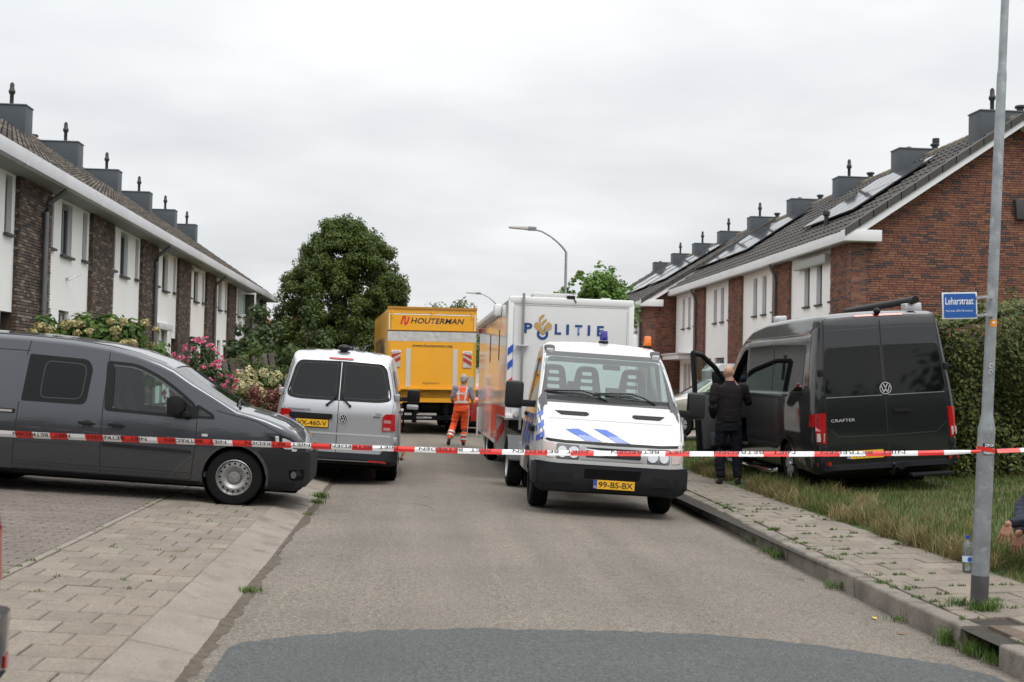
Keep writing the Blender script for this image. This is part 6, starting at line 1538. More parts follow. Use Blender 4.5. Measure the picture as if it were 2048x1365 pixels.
# pink hibiscus with separate flowers
def hibiscus():
    t = bushy('hibiscus_bush', 'hibiscus bush covered in pink flowers above the grey van bonnet', 'shrub', (-4.2, 25.0, .22), ball(0, 0, 1.15, .55, .45, .75, 40, .16, .3), 1700, .09, [(.03, .055, .018), (.045, .075, .024), (.05, .085, .025)], stems=9)
    m = mat('hibiscus_petal', (.55, .07, .16), .6, island=[(.42, .035, .10), (.55, .07, .16), (.36, .03, .08), (.60, .18, .28)], trans=.3); mc = mat('hibiscus_eye', (.3, .02, .05), .6)
    b = MB()
    for k in range(5):
        a = 2*math.pi*k/5; ca, sa = math.cos(a), math.sin(a); P = []
        for rr_, w, h in ((.008, .008, 0), (.045, .03, .018), (.072, .026, .012), (.078, .0, .006)):
            P += [(ca*rr_-sa*w, sa*rr_+ca*w, h), (ca*rr_+sa*w, sa*rr_-ca*w, h)]
        b.add(P, [(0, 1, 3, 2), (2, 3, 5, 4), (4, 5, 7, 6)])
    b.lathe([(.012, 0), (.010, .05), (0, .055)], n=6, mi=1)
    me = mesh('flower', b.v, b.f, [m, mc], b.m)
    for k in range(150):
        d = dirs(); d.y = -abs(d.y)*.9; r_ = random.uniform(.85, 1.08)
        p = Vector((d.x*.72*r_, d.y*.55*r_, 1.15+d.z*.92*r_))
        if p.z < .35: continue
        o = bpy.data.objects.new('flower', me); link(o, t); o.location = p; o.rotation_euler = (d+Vector((0, -.6, .2))+dirs()*.35).to_track_quat('Z', 'Y').to_euler(); s_ = random.uniform(.4, .95); o.scale = (s_, s_, s_)
hibiscus()
bushy('small_shrub', 'low leafy garden plants in front of the russet hydrangea', 'plant', (-3.05, 22.6, .15), ball(0, 0, .35, .5, .3, .3, 14, .14, .22), 1800, .09, [(.04, .075, .02), (.06, .10, .03), (.16, .09, .10)])
bushy('roof_peeping_shrub', 'thin leafy shrub peeping over the black van roof', 'shrub', (7.9, 23.5, .3), ball(0, 0, 1.6, .5, .4, .9, 16, .15, .3)+[((-.2, 0, 2.55), .12), ((.25, 0, 2.7), .1)], 900, .10, [(.10, .15, .03), (.13, .18, .04)])
# clipped hedge on the right
def hedge():
    t = empty('hedge', (10.4, 19.0, .3), label='big unclipped green hedge right of the black van', cat='hedge'); L = Leaves()
    x0, x1, yf = -2.35, 4.6, -1.3
    top = lambda x: lerp(x, [-2.4, -1.6, 0, 4.6], [2.15, 2.4, 2.65, 2.95])
    for _ in range(26000):   # front face
        x = random.uniform(x0, x1); z = random.uniform(-.05, top(x)); q = noise.noise(Vector((x*1.3, z*1.3, 2.2))); y = yf-.34*q-.22*noise.noise(Vector((x*.6, z*.8, 8)))+abs(random.gauss(0, .12))-.16*z+.2
        L.leaf(Vector((x, y, z)), Vector((random.gauss(0, .6), -1, .45+random.gauss(0, .5))), random.uniform(.05, .095), .6)
    for _ in range(9000):    # top and loose shoots
        x = random.uniform(x0, x1); y = random.uniform(yf, 1.2); z = top(x)+.12*noise.noise(Vector((x*1.5, y*1.5, 7)))+abs(random.gauss(0, .09))
        L.leaf(Vector((x, y, z)), Vector((random.gauss(0, .5), random.gauss(0, .5)-.3, 1)), random.uniform(.07, .12), .6)
    for _ in range(5000):    # left end
        y = random.uniform(yf, 1.2); z = random.uniform(-.05, 2.2); L.leaf(Vector((x0+.15*noise.noise(Vector((y, z, 4)))+abs(random.gauss(0, .1)), y, z)), Vector((-1, random.gauss(0, .5), .4+random.gauss(0, .4))), random.uniform(.07, .12), .6)
    for _ in range(60):
        x = random.uniform(x0, x1); y = random.uniform(yf, .2)
        for k in range(9): L.leaf(Vector((x+random.gauss(0, .05), y+random.gauss(0, .05), top(x)+.05+k*.05)), dirs()+Vector((0, -.4, .4)), .08, .6)
    L.build('foliage', leafmat('leaf_hedge', [(.045, .066, .012), (.07, .093, .017), (.056, .08, .014), (.105, .122, .027), (.036, .055, .011), (.13, .125, .033)], .25), t)
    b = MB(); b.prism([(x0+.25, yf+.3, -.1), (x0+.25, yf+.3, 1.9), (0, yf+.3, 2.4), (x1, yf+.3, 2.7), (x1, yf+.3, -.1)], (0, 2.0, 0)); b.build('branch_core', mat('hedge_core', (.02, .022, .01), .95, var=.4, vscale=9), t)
hedge()
# grass: mown lawn blades, long dry tufts along the pavement, weeds in joints
def grass():
    m_g = mat('grass_blade', (.07, .11, .025), .7, island=[(.05, .09, .018), (.075, .12, .026), (.06, .10, .02), (.10, .13, .035), (.14, .13, .05)], trans=.3, spec=.2, stain=((.17, .14, .065), 1.1, .52, .72))
    m_d = mat('grass_dry', (.25, .19, .09), .75, island=[(.22, .165, .08), (.30, .235, .12), (.18, .15, .07), (.12, .13, .045), (.26, .19, .10)], trans=.25, spec=.2)
    def blade(V, F, x, y, z, h, lean, w, a):
        b = len(V); dx, dy = math.cos(a), math.sin(a); px, py = -dy*w, dx*w
        V += [(x-px, y-py, z), (x+px, y+py, z), (x+dx*lean*.35-px*.7, y+dy*lean*.35-py*.7, z+h*.6), (x+dx*lean*.35+px*.7, y+dy*lean*.35+py*.7, z+h*.6), (x+dx*lean, y+dy*lean, z+h)]
        F += [(b, b+1, b+3, b+2), (b+2, b+3, b+4)]
    V = []; F = []
    for _ in range(70000):
        y = 8+22*random.random()**1.5; x = 4.98+random.random()**1.1*5.2
        if 18.3 < y < 19.3 and x < 5.35: continue
        h = random.uniform(.04, .10)*(1+.5*noise.noise(Vector((x*1.5, y*1.5, 0)))); blade(V, F, x, y, right_z(x)-.01, h, random.uniform(0, .06), random.uniform(.003, .006), random.uniform(0, 6.3))
    o = obj('lawn_grass', mesh('lawn_grass', V, F, m_g)); tag(o, 'short green lawn grass right of the pavement', 'grass', kind='stuff')
    V = []; F = []
    for _ in range(210):
        y = 8.6+random.random()*13; x = 4.98+abs(random.gauss(0, .18))
        if random.random() < .3: x = 5.0+random.random()*1.0
        if (18.1 < y < 19.4 and x < 5.5) or (9.2 < y < 10.2 and x < 5.4): continue
        big = random.uniform(.6, 1.3)
        for k in range(46):
            a = random.uniform(0, 6.3); blade(V, F, x+random.gauss(0, .05), y+random.gauss(0, .06), right_z(x)-.01, random.uniform(.06, .22)*big, random.uniform(.05, .26)*big, .0035, a)
    o = obj('long_dry_grass', mesh('long_dry_grass', V, F, m_d)); tag(o, 'long straw-coloured grass flopping over the pavement edge', 'grass', kind='stuff')
    V = []; F = []
    for _ in range(95):
        y = 8.6+random.random()*13; x = 5.0+abs(random.gauss(0, .3))
        if (18.1 < y < 19.4 and x < 5.5) or (9.2 < y < 10.2 and x < 5.4): continue
        for k in range(60): blade(V, F, x+random.gauss(0, .07), y+random.gauss(0, .08), right_z(x)-.01, random.uniform(.1, .28), random.uniform(.03, .2), .004, random.uniform(0, 6.3))
    o = obj('long_green_grass', mesh('long_green_grass', V, F, m_g)); tag(o, 'long green grass among the dry tufts beside the pavement', 'grass', kind='stuff')
    V = []; F = []
    def tuft(x, y, z, n, h, sp):
        for k in range(n): blade(V, F, x+random.gauss(0, sp), y+random.gauss(0, sp), z, random.uniform(.4, 1)*h, random.uniform(.2, .9)*h, .004, random.uniform(0, 6.3))
    for _ in range(95):      # right pavement joints
        y = 7.0+random.random()*9; x = kx(y)+.16 if random.random() < .45 else random.uniform(kx(y)+.2, 4.9)
        yy = round((y-5)/.3)*.3+5 if x > kx(y)+.18 else y
        for k in range(3): tuft(x+random.uniform(-.07, .07), yy, right_z(x)-.004, 9, .035, .012)
    for (x, y, n, h) in ((4.13, 8.55, 160, .10), (4.2, 8.65, 120, .09), (4.05, 8.75, 90, .08), (3.73, 8.2, 170, .14), (3.75, 7.85, 160, .12), (3.78, 7.6, 120, .10), (3.7, 10.4, 70, .09), (3.74, 12.2, 90, .12), (3.76, 12.55, 60, .09), (3.66, 9.0, 40, .05), (3.8, 13.4, 40, .08)): tuft(x, y, -.13 if x < 3.9 else .03, n, h, .05)
    for _ in range(46):       # left pavement joints and road edge
        y = 6.6+random.random()*10; x = random.choice((-2.87, -2.87, random.uniform(-2.8, -1.7)))
        yy = round((y-4)/.3)*.3+4; tuft(x, yy, left_z(x)-.004, 12, .03, .02)
    for (x, y, n, h) in ((-1.17, 16.4, 160, .10), (-1.16, 15.7, 110, .08), (-1.15, 9.3, 90, .05), (-1.35, 9.9, 40, .035), (-1.16, 14.4, 40, .04)): tuft(x, y, .0, n, h, .05)
    o = obj('joint_weeds', mesh('joint_weeds', V, F, mat('weed_green', (.07, .13, .02), .7, island=[(.06, .11, .018), (.085, .15, .025), (.07, .12, .02)], trans=.3))); tag(o, 'green weeds growing in the paving joints and along the kerbs', 'weeds', kind='stuff')
grass()
# ---------------------------------------------------------------- street furniture, tape, far things
m_galv = mat('galvanised_steel', (.30, .32, .335), .5, .55, var=.28, vscale=9, stain=((.42, .44, .45), 14, .55, .75))
def near_pole():
    bx, by = 4.13, 8.62; lean = .0355
    p = empty('lamp_post', (bx, by, .03), label='galvanised lamp post in the right foreground carrying the street sign', cat='lamp post', group='street lamps along the right kerb')
    at = lambda z: (lean*z, 0, z)
    b = MB(); zs = [(0, .061), (1.26, .060), (1.30, .060), (1.40, .041), (1.45, .040), (3.9, .034), (3.95, .029), (6.2, .026)]
    b.tube([at(z) for z, r_ in zs], [r_ for z, r_ in zs], 24); b.build('pole', m_galv, p, smooth=50)
    b = MB(); b.tube([at(.0), at(.24)], .0618, 24, cap=False); b.build('pole_foot', mat('pole_dark_foot', (.06, .058, .056), .7, var=.3, vscale=12), p, smooth=50)
    b = MB(); b.tube([at(6.2), (at(6.3)[0]-.05, 0, 6.4), (at(6.3)[0]-.5, 0, 6.62), (at(6.3)[0]-1.0, 0, 6.68)], .024, 10); b.build('arm', m_galv, p, smooth=50)
    b = MB(); b.box((-1.45, -.1, 6.64), (-.75, .1, 6.74)); b.build('lantern', m_alu, p, bevel=.03)
    s = .25/.25; z0 = 2.05
    # street sign left of the pole, slightly turned
    sg = empty('street_sign', (bx+at(2.1)[0]-.035, by-.045, 0), (0, R(-2.0), R(-8)), label='blue street name sign fixed to the lamp post', cat='sign')
    U, W = (1, 0, 0), (0, 0, 1)
    b = MB(); b.box((-.262, -.006, 2.13), (-.012, .006, 2.325)); b.build('plate', mat('sign_rim', (.66, .67, .68), .4), sg, bevel=.004)
    flat('blue_field', rnd([(-.252, 2.14), (-.022, 2.14), (-.022, 2.315), (-.252, 2.315)], .012), (0, -.0062, 0), U, W, mat('sign_blue', (.02, .10, .36), .35, coat=.3), sg, off=.001)
    text('lettering', 'Leharstraat', (-.24, -.0062, 2.236), U, W, .20, .052, m_wht, sg, bold=.008, off=.0025); text('lettering', 'Franz Lehar 1870-1948 componist', (-.236, -.0062, 2.180), U, W, .19, .018, m_wht, sg, off=.0025)
    for z in (2.155, 2.285):
        b = MB(); b.box((-.02, -.012, z-.010), (.10, .012, z+.010)); b.lathe([(.012, 0), (.012, .03)], (.045, -.012, z), (0, -1, 0), 10); b.build('clamp', m_alu, sg, smooth=40)
    def sticker(name, z, w, h, m, lab):
        x = at(z)[0]; rr_ = lerp(z, [0, 1.26, 1.4, 3.9], [.0615, .0605, .0415, .0345]); b = MB(); n = 6; V = []
        for i in range(n+1):
            a = -math.pi/2+(i/n-.5)*w/rr_
            for zz in (z-h/2, z+h/2): V.append((x+lean*(zz-z)+math.cos(a)*(rr_+.001), math.sin(a)*(rr_+.001), zz))
        b.add(V, [(2*i, 2*i+2, 2*i+3, 2*i+1) for i in range(n)]); return b.build(name, m, p, recalc=False)
    sticker('orange_sticker', 2.07, .052, .05, mat('sticker_orange', (.75, .27, .015), .4), '')
    st = sticker('black_sticker', 1.155, .095, .085, m_ink, '')
    def wraptext(s_, z, w, h, zc):
        me = text_mesh(s_, w, h, 0, .02); rr_ = .0635; x = at(z)[0]
        for v_ in me.vertices:
            a = -math.pi/2+(v_.co.x-w/2)/rr_; zz = z+v_.co.y; v_.co = Vector((x+lean*(zz-z)+math.cos(a)*rr_, math.sin(a)*rr_, zz))
        me.materials.append(m_wht); obj('sticker_lettering', me, st)
    wraptext('STOP', 1.172, .07, .022, 0); wraptext('COLLECTIEVE', 1.146, .088, .017, 0); wraptext('STRAFFEN', 1.118, .085, .020, 0)
    wr = sticker('orange_mark', 2.075, .02, .012, m_wht, '')
    b = MB()
    for (cx, cz) in ((-.004, 1.76), (-.008, 1.715)):
        P = [(at(1.73)[0]+cx+.014*math.cos(t*.63), -.043, cz+.016*math.sin(t*.63)) for t in range(9)]; b.tube(P, .0016, 4)
    b.build('chalk_scribble', m_wht, p)
near_pole()
def lamp(loc, label, h=5.45, reach=1.25):
    p = empty('lamp_post', loc, label=label, cat='lamp post', group='street lamps along the right kerb')
    b = MB(); b.tube([(0, 0, 0), (0, 0, 1.2), (0, 0, 1.3), (0, 0, h-.6)]+[(-x*reach*.75, 0, h-.6+.55*math.sin(x*math.pi/2)**.8+.06*x) for x in (.04, .12, .25, .45, .7, 1)], [.07, .07, .045, .035, .03, .028, .026, .025, .024, .024], 10); b.build('pole', m_galv, p, smooth=60)
    b = MB(); x1 = -reach*.75; z1 = h+.01; b.prism([(x1+.12, -.06, z1+.05), (x1+.12, -.06, z1-.05), (x1-.12, -.06, z1-.05), (x1-.12, -.06, z1+.06)], (0, .12, 0)); hd = b.build('lantern_neck', mat('lantern_grey', (.2, .21, .22), .5), p, bevel=.02)
    b = MB(); b.prism([(x1-.10, -.1, z1+.055), (x1-.10, -.1, z1-.035), (x1-.62, -.1, z1-.0), (x1-.62, -.1, z1+.045)], (0, .2, 0)); b.build('lantern', mat('lantern_shell', (.5, .49, .45), .4), p, bevel=.02)
lamp((4.05, 32.6, .03), 'bent-arm street lamp rising behind the police trailer roof', 5.62)
lamp((4.1, 60.0, .03), 'far bent-arm street lamp above the trailer awning', 5.75)

# barrier tape across the street
def tape():
    PTS = [(-5.2, 12.05, 1.12), (-4.1, 11.55, 1.045), (-2.6, 10.95, 1.03), (-.9, 10.25, 1.035), (.9, 9.55, 1.05), (2.6, 8.98, 1.10), (3.6, 8.68, 1.14), (4.10, 8.545, 1.17)]
    m_r = mat('tape_red', (.68, .025, .02), .35, coat=.2); m_w = mat('tape_white', (.78, .78, .78), .35, coat=.2)
    c = curve(PTS, 40); t = bpy.data.objects.new('barrier_tape', None); COL.objects.link(t); t.empty_display_size = .1
    tag(t, 'red and white police barrier tape stretched across the whole street', 'tape')
    d = [0]
    for a, b_ in zip(c[:-1], c[1:]): d.append(d[-1]+(b_-a).length)
    def at(s):
        for i in range(len(d)-1):
            if s <= d[i+1]: k = (s-d[i])/(d[i+1]-d[i]); return c[i].lerp(c[i+1], k)
        return c[-1]
    tot = d[-1]
    def frame(s):
        p = at(s); tg = (at(min(tot, s+.05))-at(max(0, s-.05))).normalized()
        tw = .75*math.sin(s*.55+.4)*lerp(s, [0, 4, tot], [.4, .8, 1.0])
        w = lerp(s, [0, 3, 5.2, 7, 8.5, tot-.25, tot], [.068, .062, .042, .046, .046, .036, .02])
        up = (Vector((0, 0, 1))*math.cos(tw)+tg.cross(Vector((0, 0, 1)))*math.sin(tw)).normalized()
        return p, tg, up, w
    sl = .183; n = int(tot/sl); k = 0; s = 0
    while s < tot-.01:
        e = min(tot, s+sl); b = MB(); V = []
        m_ = 6
        for i in range(m_+1):
            p, tg, up, w = frame(s+(e-s)*i/m_); q = tg.cross(up)
            for j, (u_, bow) in enumerate(((-.5, 0), (0, .006), (.5, 0))): V.append(p+up*w*u_+q*bow)
        for i in range(m_):
            for j in range(2): b.add([V[i*3+j], V[(i+1)*3+j], V[(i+1)*3+j+1], V[i*3+j+1]], [(0, 1, 2, 3)])
        o = b.build('tape_stripe', m_r if k % 2 == 0 else m_w, t, recalc=False); sharp(o.data, 60)
        s = e; k += 1
    # print seen from the back, mirrored
    words = [(text_mesh('NIET', .17, 1.0, 0, .01), 0), (text_mesh('BETREDEN', .37, 1.0, 0, .01), .23)]
    s = .25
    while s < tot-1.0:
        for base, o_ in words:
            me = base.copy()
            for v_ in me.vertices:
                p, tg, up, w = frame(s+.60-o_-v_.co.x); v_.co = p-up*w*(v_.co.y*.50-.42)+tg.cross(up)*.0075
            me.materials.append(m_ink); obj('tape_print', me, t)
        s += .78
    # tail going on to the right from the post
    P2 = [Vector((4.22, 8.545, 1.175)), Vector((4.8, 8.56, 1.195)), Vector((6.2, 8.7, 1.27))]; k = 0; L = (P2[2]-P2[0]).length; s = 0
    while s < L:
        a = P2[0].lerp(P2[2], s/L); e = P2[0].lerp(P2[2], min(1, (s+sl)/L)); b = MB(); u = Vector((0, .010, .014)); b.add([a-u, e-u, e+u, a+u], [(0, 1, 2, 3)]); b.build('tape_stripe', m_r if k % 2 == 0 else m_w, t, recalc=False); s += sl; k += 1
    # turns round the post
    b = MB(); cx, cy = 4.13+.0355*1.14, 8.62; V = []
    for i in range(25):
        a = 2*math.pi*i/24
        for zz in (1.145, 1.175): V.append((cx+math.cos(a)*.0645, cy+math.sin(a)*.0645, zz+.03*math.sin(a*.5)))
    b.add(V, [(2*i, 2*i+2, 2*i+3, 2*i+1) for i in range(24)]); b.build('tape_wrap', m_r, t, recalc=False)
tape()
# water bottle by the post
def bottle():
    t = empty('water_bottle', (4.76, 10.15, .06), label='clear plastic water bottle with blue cap behind the lamp post', cat='bottle')
    gm = glass('bottle_plastic', (.80, .84, .84), haze=.12)
    b = MB(); b.lathe([(.034, 0), (.042, .01), (.043, .06), (.041, .07), (.043, .08), (.043, .14), (.035, .16), (.043, .18), (.042, .215), (.028, .25), (.014, .27), (.014, .285)], n=18); b.build('bottle_body', gm, t, smooth=50)
    b = MB(); b.lathe([(.0165, .283), (.0165, .305), (0, .306)], n=14); b.build('cap', mat('cap_blue', (.02, .04, .45), .4), t, smooth=40)
    b = MB(); b.lathe([(.0437, .085), (.0437, .135)], n=18, cap=False); b.build('label_band', mat('label_blue', (.55, .68, .8), .4), t, smooth=50)
    b = MB(); b.lathe([(.0, .0), (.022, .001)], (0, -.0445, .11), (0, -1, 0), 16); b.build('label_spot', m_plblue, t)
    b = MB(); b.lathe([(.040, .004), (.040, .13)], n=16); b.build('water', glass('water_clear', (.88, .92, .92)), t, smooth=50)
bottle()
# wooden fence leaning between the gardens
def fence():
    t = empty('garden_fence', (-4.4, 31.0, .2), (0, R(-10), R(8)), label='weathered grey wooden fence leaning behind the pink bush', cat='fence')
    m = mat('weathered_wood', (.10, .085, .072), .9, var=.35, vscale=8, island=[(.085, .072, .062), (.11, .095, .08), (.13, .11, .095)])
    for i in range(9):
        o = MB(); o.box((0, -.015, 0), (.13, .015, 1.75+random.uniform(-.05, .08))); q = o.build('board', m, t, bevel=.004); q.location = (i*.14, random.uniform(-.01, .01), 0); q.rotation_euler = (0, random.uniform(-.03, .03), 0)
    for z in (.4, 1.3): o = MB(); o.box((-.05, .015, z), (1.3, .055, z+.08)); o.build('rail', m, t, bevel=.005)
fence()
b = MB(); b.box((-.3, -.2, 0), (.3, .2, .42)); pt = empty('planter', (-2.62, 22.4, .15), (0, 0, R(5)), label='dark grey square planter beside the silver van', cat='planter'); b.build('tub', mat('planter_grey', (.07, .075, .08), .6), pt, bevel=.015)
b = MB(); b.box((-.27, -.17, .40), (.27, .17, .425)); b.build('potting_soil', m_soil, pt)

# far houses closing the view
def far_house(loc, w, d, eave, ridge, rz, label, wall, rf):
    t = empty('distant_house', loc, (0, 0, rz), label=label, cat='house', group='distant houses at the end of the street')
    b = MB(); b.box((-w/2, -d/2, 0), (w/2, d/2, eave)); b.prism([(-w/2+.05, -d/2, eave), (-w/2+.05, d/2, eave), (-w/2+.05, 0, ridge-.1)], (w-.1, 0, 0)); b.build('wall', wall, t)
    sl = (ridge-eave)/(d/2)
    b = MB()
    for s_ in (-1, 1): b.prism([(-w/2-.3, s_*(d/2+.4), eave-.4*sl), (-w/2-.3, 0, ridge), (-w/2-.3, 0, ridge+.15), (-w/2-.3, s_*(d/2+.4), eave-.4*sl+.15)], (w+.6, 0, 0))
    b.build('roof', rf, t)
    for s_ in (-1, 1): b = MB(); b.prism([(-w/2-.33, s_*(d/2+.4), eave-.4*sl-.12), (-w/2-.33, 0, ridge-.08), (-w/2-.33, 0, ridge+.02), (-w/2-.33, s_*(d/2+.4), eave-.4*sl+.02)], (.03, 0, 0)); b.build('bargeboard', m_fasciaw, t)
    for k in range(3):
        for z in (1.0, 3.4):
            x = -w/2+w*(k+.5)/3; b = MB(); b.box((x-.6, -d/2-.03, z), (x+.6, -d/2-.0, z+1.3)); q = b.build('window', m_framew, t)
            b = MB(); b.box((x-.52, -d/2-.04, z+.08), (x+.52, -d/2-.032, z+1.22)); b.build('pane', m_pane, q)
            b = MB(); b.box((x+w*0-.6, d/2, z), (x+.6, d/2+.02, z+1.3)); b.build('back_window', m_pane, t)
m_orb = mat('far_brick', (.22, .10, .06), .9, var=.3, vscale=6); m_ort = mat('far_tile_orange', (.22, .08, .04), .9, var=.4, vscale=5); m_grt = mat('far_tile_grey', (.08, .08, .085), .9, var=.2, vscale=5)
far_house((-12.2, 70, 0), 9, 7.5, 4.6, 7.9, R(90), 'brick house with orange tiled roof beyond the left row', m_orb, m_ort)
far_house((2.5, 112, 0), 26, 8, 3.4, 6.0, 0, 'long dark-roofed house closing the end of the street', mat('far_white', (.6, .58, .55), .9, var=.1, vscale=3), m_grt)
far_house((-7.6, 88, 0), 8, 7, 3.2, 6.0, R(90), 'low brick house glimpsed between left row and tree', m_orb, m_grt)

# a few fallen leaves and petals in the right-hand gutter
def litter():
    cols = [mat('leaf_yellow', (.55, .34, .03), .7), mat('leaf_brown', (.16, .08, .035), .8), mat('petal_magenta', (.40, .02, .12), .7)]
    def one(i, x, y, k, lab, grp):
        a = random.uniform(0, 6); s_ = random.uniform(.025, .045); b = MB(); P = []
        for (u, w, h) in ((-1, 0, .004), (-.3, .45, .010), (.4, .4, .014), (1, 0, .006), (.4, -.4, .010), (-.3, -.45, .008)): P.append((s_*u, s_*w, h))
        b.add(P, [(0, 1, 5), (1, 2, 4, 5), (2, 3, 4)]); o = b.build('fallen_leaf', cols[k], recalc=False); o.location = (x, y, road_z(x)+.006); o.rotation_euler = (0, 0, a); tag(o, lab, 'leaf', grp)
    one(0, 3.52, 9.05, 0, 'yellow fallen leaf on the asphalt near the right kerb', None)
    one(1, 3.66, 12.1, 2, 'magenta petal lying in the gutter below the weeds', None)
    for i, (x, y) in enumerate(((3.62, 12.5), (3.60, 12.75), (3.64, 12.62), (3.55, 10.9), (3.5, 8.5))): one(i+2, x, y, 1, 'small brown fallen leaf lying along the right kerb', 'brown leaves along the right kerb')
litter()
# ---------------------------------------------------------------- people
def remesh(b, name, m, voxel, parent=None, smooth=4, wrinkle=0, wscale=9, mats=None):
    me = mesh(name, b.v, b.f, None, recalc=True); o = bpy.data.objects.new(name, me); COL.objects.link(o)
    md = o.modifiers.new('r', 'REMESH'); md.mode = 'VOXEL'; md.voxel_size = voxel
    md = o.modifiers.new('s', 'SMOOTH'); md.factor = .5; md.iterations = smooth
    bpy.context.view_layer.update(); me2 = bpy.data.meshes.new_from_object(o.evaluated_get(bpy.context.evaluated_depsgraph_get()))
    bpy.data.objects.remove(o); me2.materials.clear(); me2.materials.append(m)
    if wrinkle:
        me2.update(); nr = [v.normal.copy() for v in me2.vertices]
        for v, n in zip(me2.vertices, nr):
            p = v.co; q = noise.noise(Vector((p.x*wscale, p.y*wscale, p.z*wscale*1.9)))+.6*noise.noise(Vector((p.x*wscale*.6+5, p.y*wscale*.6, p.z*wscale*3.2)))
            v.co = p+n*wrinkle*q
    sharp(me2, 80); return obj(name, me2, parent)
def limb(b, pts, rad, n=12):
    P = curve(pts, 4); k = len(pts)-1; rr_ = [lerp(i/(len(P)-1)*k, list(range(k+1)), rad) for i in range(len(P))]
    b.tube(P, rr_, n)
    for p, r_ in ((P[0], rr_[0]), (P[-1], rr_[-1])): b.ell(p, (r_, r_, r_), n, 8)
def rings(b, R_, n=16):
    """stack of ellipses: (centre, rx, ry)"""
    V = []; F = []
    for c, rx, ry in R_:
        for k in range(n):
            a = 2*math.pi*k/n; V.append((c[0]+rx*math.cos(a), c[1]+ry*math.sin(a), c[2]))
    m = len(R_)
    for i in range(m-1):
        for k in range(n): F.append((i*n+k, i*n+(k+1) % n, (i+1)*n+(k+1) % n, (i+1)*n+k))
    F += [tuple(range(n))[::-1], tuple(range((m-1)*n, m*n))]; b.add(V, F)
def head(b, c, yaw=0, tilt=0):
    """skull, jaw, nose, ears; face towards +y before yaw"""
    M_ = Matrix.Rotation(yaw, 3, 'Z') @ Matrix.Rotation(tilt, 3, 'X'); c = Vector(c)
    P = lambda x, y, z: c+M_ @ Vector((x, y, z))
    b.ell(c, (.074, .094, .112), 16, 12, rot=M_); b.ell(P(0, .028, -.055), (.056, .068, .075), 14, 10, rot=M_); b.ell(P(0, -.03, .01), (.073, .075, .085), 14, 10, rot=M_)
    b.ell(P(0, .098, -.018), (.014, .022, .024), 8, 6, rot=M_); b.ell(P(0, .09, -.058), (.025, .012, .008), 8, 6, rot=M_)
    for s_ in (-1, 1): b.ell(P(s_*.078, -.006, -.012), (.011, .022, .034), 8, 6, rot=M_); b.ell(P(s_*.032, .082, .012), (.018, .014, .010), 8, 6, rot=M_)
    return P
def hand(b, w, d, n, s=1, curl=.35, side=1):
    """palm from the wrist w along d, back of the hand n; four fingers and a thumb, each its own chain"""
    d = Vector(d).normalized(); n = Vector(n).normalized(); n = (n-d*n.dot(d)).normalized(); x = d.cross(n)*side; w = Vector(w)
    for k in range(4):
        o = (k-1.5)*.0215*s; p0 = w+d*.02*s+x*o*.75; p1 = w+d*.088*s+x*o
        b.tube([p0, p1], [.0145*s, .0115*s], 8); b.ell(p1, (.0115*s,)*3, 8, 6)
        L = (.062, .076, .072, .055)[k]*s; dd = (d+x*(k-1.5)*.17).normalized(); p = p1; rr_ = .0080*s
        for j, f_ in enumerate((.45, .32, .26)):
            a = curl*(.5+.5*j); dd = (dd*math.cos(a)-n*math.sin(a)).normalized(); q = p+dd*L*f_*1.15; b.tube([p, q], [rr_, rr_*.9], 8); b.ell(q, (rr_*.92,)*3, 8, 6); p = q; rr_ *= .92
    p0 = w+d*.02*s+x*.022*s*1.0; p = w+d*.055*s+x*.046*s-n*.012*s; b.tube([p0, p], [.015*s, .0115*s], 8); b.ell(p, (.0118*s,)*3, 8, 6)
    q = p+(d*.9+x*.35-n*.35).normalized()*.032*s; b.tube([p, q], [.011*s, .0098*s], 8); b.ell(q, (.010*s,)*3, 8, 6)
    e = q+(d*.95-x*.05-n*.3).normalized()*.026*s; b.tube([q, e], [.0098*s, .008*s], 8); b.ell(e, (.008*s,)*3, 8, 6)
m_skin = mat('skin', (.42, .235, .165), .55, var=.12, vscale=14, spec=.3)
m_skin2 = mat('skin_tanned', (.30, .155, .10), .55, var=.2, vscale=18, spec=.3)
m_hair = mat('hair_grey', (.33, .32, .31), .8, var=.35, vscale=40, bump=.004, bscale=120)
m_oran = mat('hi_vis_orange', (.80, .085, .012), .65, var=.12, vscale=5)
m_ovest = mat('hi_vis_vest', (.82, .10, .02), .6, var=.08, vscale=5)
m_refl = mat('reflective_tape', (.62, .62, .6), .45, .1, var=.1, vscale=12)
m_shirt = mat('shirt_blue_grey', (.17, .19, .25), .85, var=.12, vscale=8)
m_shoe = mat('shoe_black', (.014, .014, .015), .6)
m_pull = mat('pullover_black', (.013, .0105, .0115), .9, var=.25, vscale=8, spec=.2)
m_trou = mat('trousers_navy', (.007, .0085, .013), .85, var=.25, vscale=8, spec=.2)
m_jack = mat('jacket_navy', (.014, .018, .035), .7, var=.25, vscale=10, spec=.3)
m_jean = mat('jeans_grey', (.09, .10, .13), .85, var=.2, vscale=12)

def shoe(b, heel, toe, w=.045):
    h, t = Vector(heel), Vector(toe); m_ = h.lerp(t, .62); b.ell(h+Vector((0, 0, .035)), (w*.85, w*.9, .042), 10, 8); b.ell(m_+Vector((0, 0, .03)), (w*1.05, w*1.3, .036), 10, 8); b.ell(t+Vector((0, 0, .025)), (w*.9, w*1.1, .028), 10, 8)
    b.tube([h+Vector((0, 0, .03)), m_+Vector((0, 0, .03)), t+Vector((0, 0, .024))], [w*.85, w*.95, w*.75], 10); b.tube([h+Vector((0, 0, .03)), h+Vector((0, 0, .11))], [w*.85, w*.9], 10)

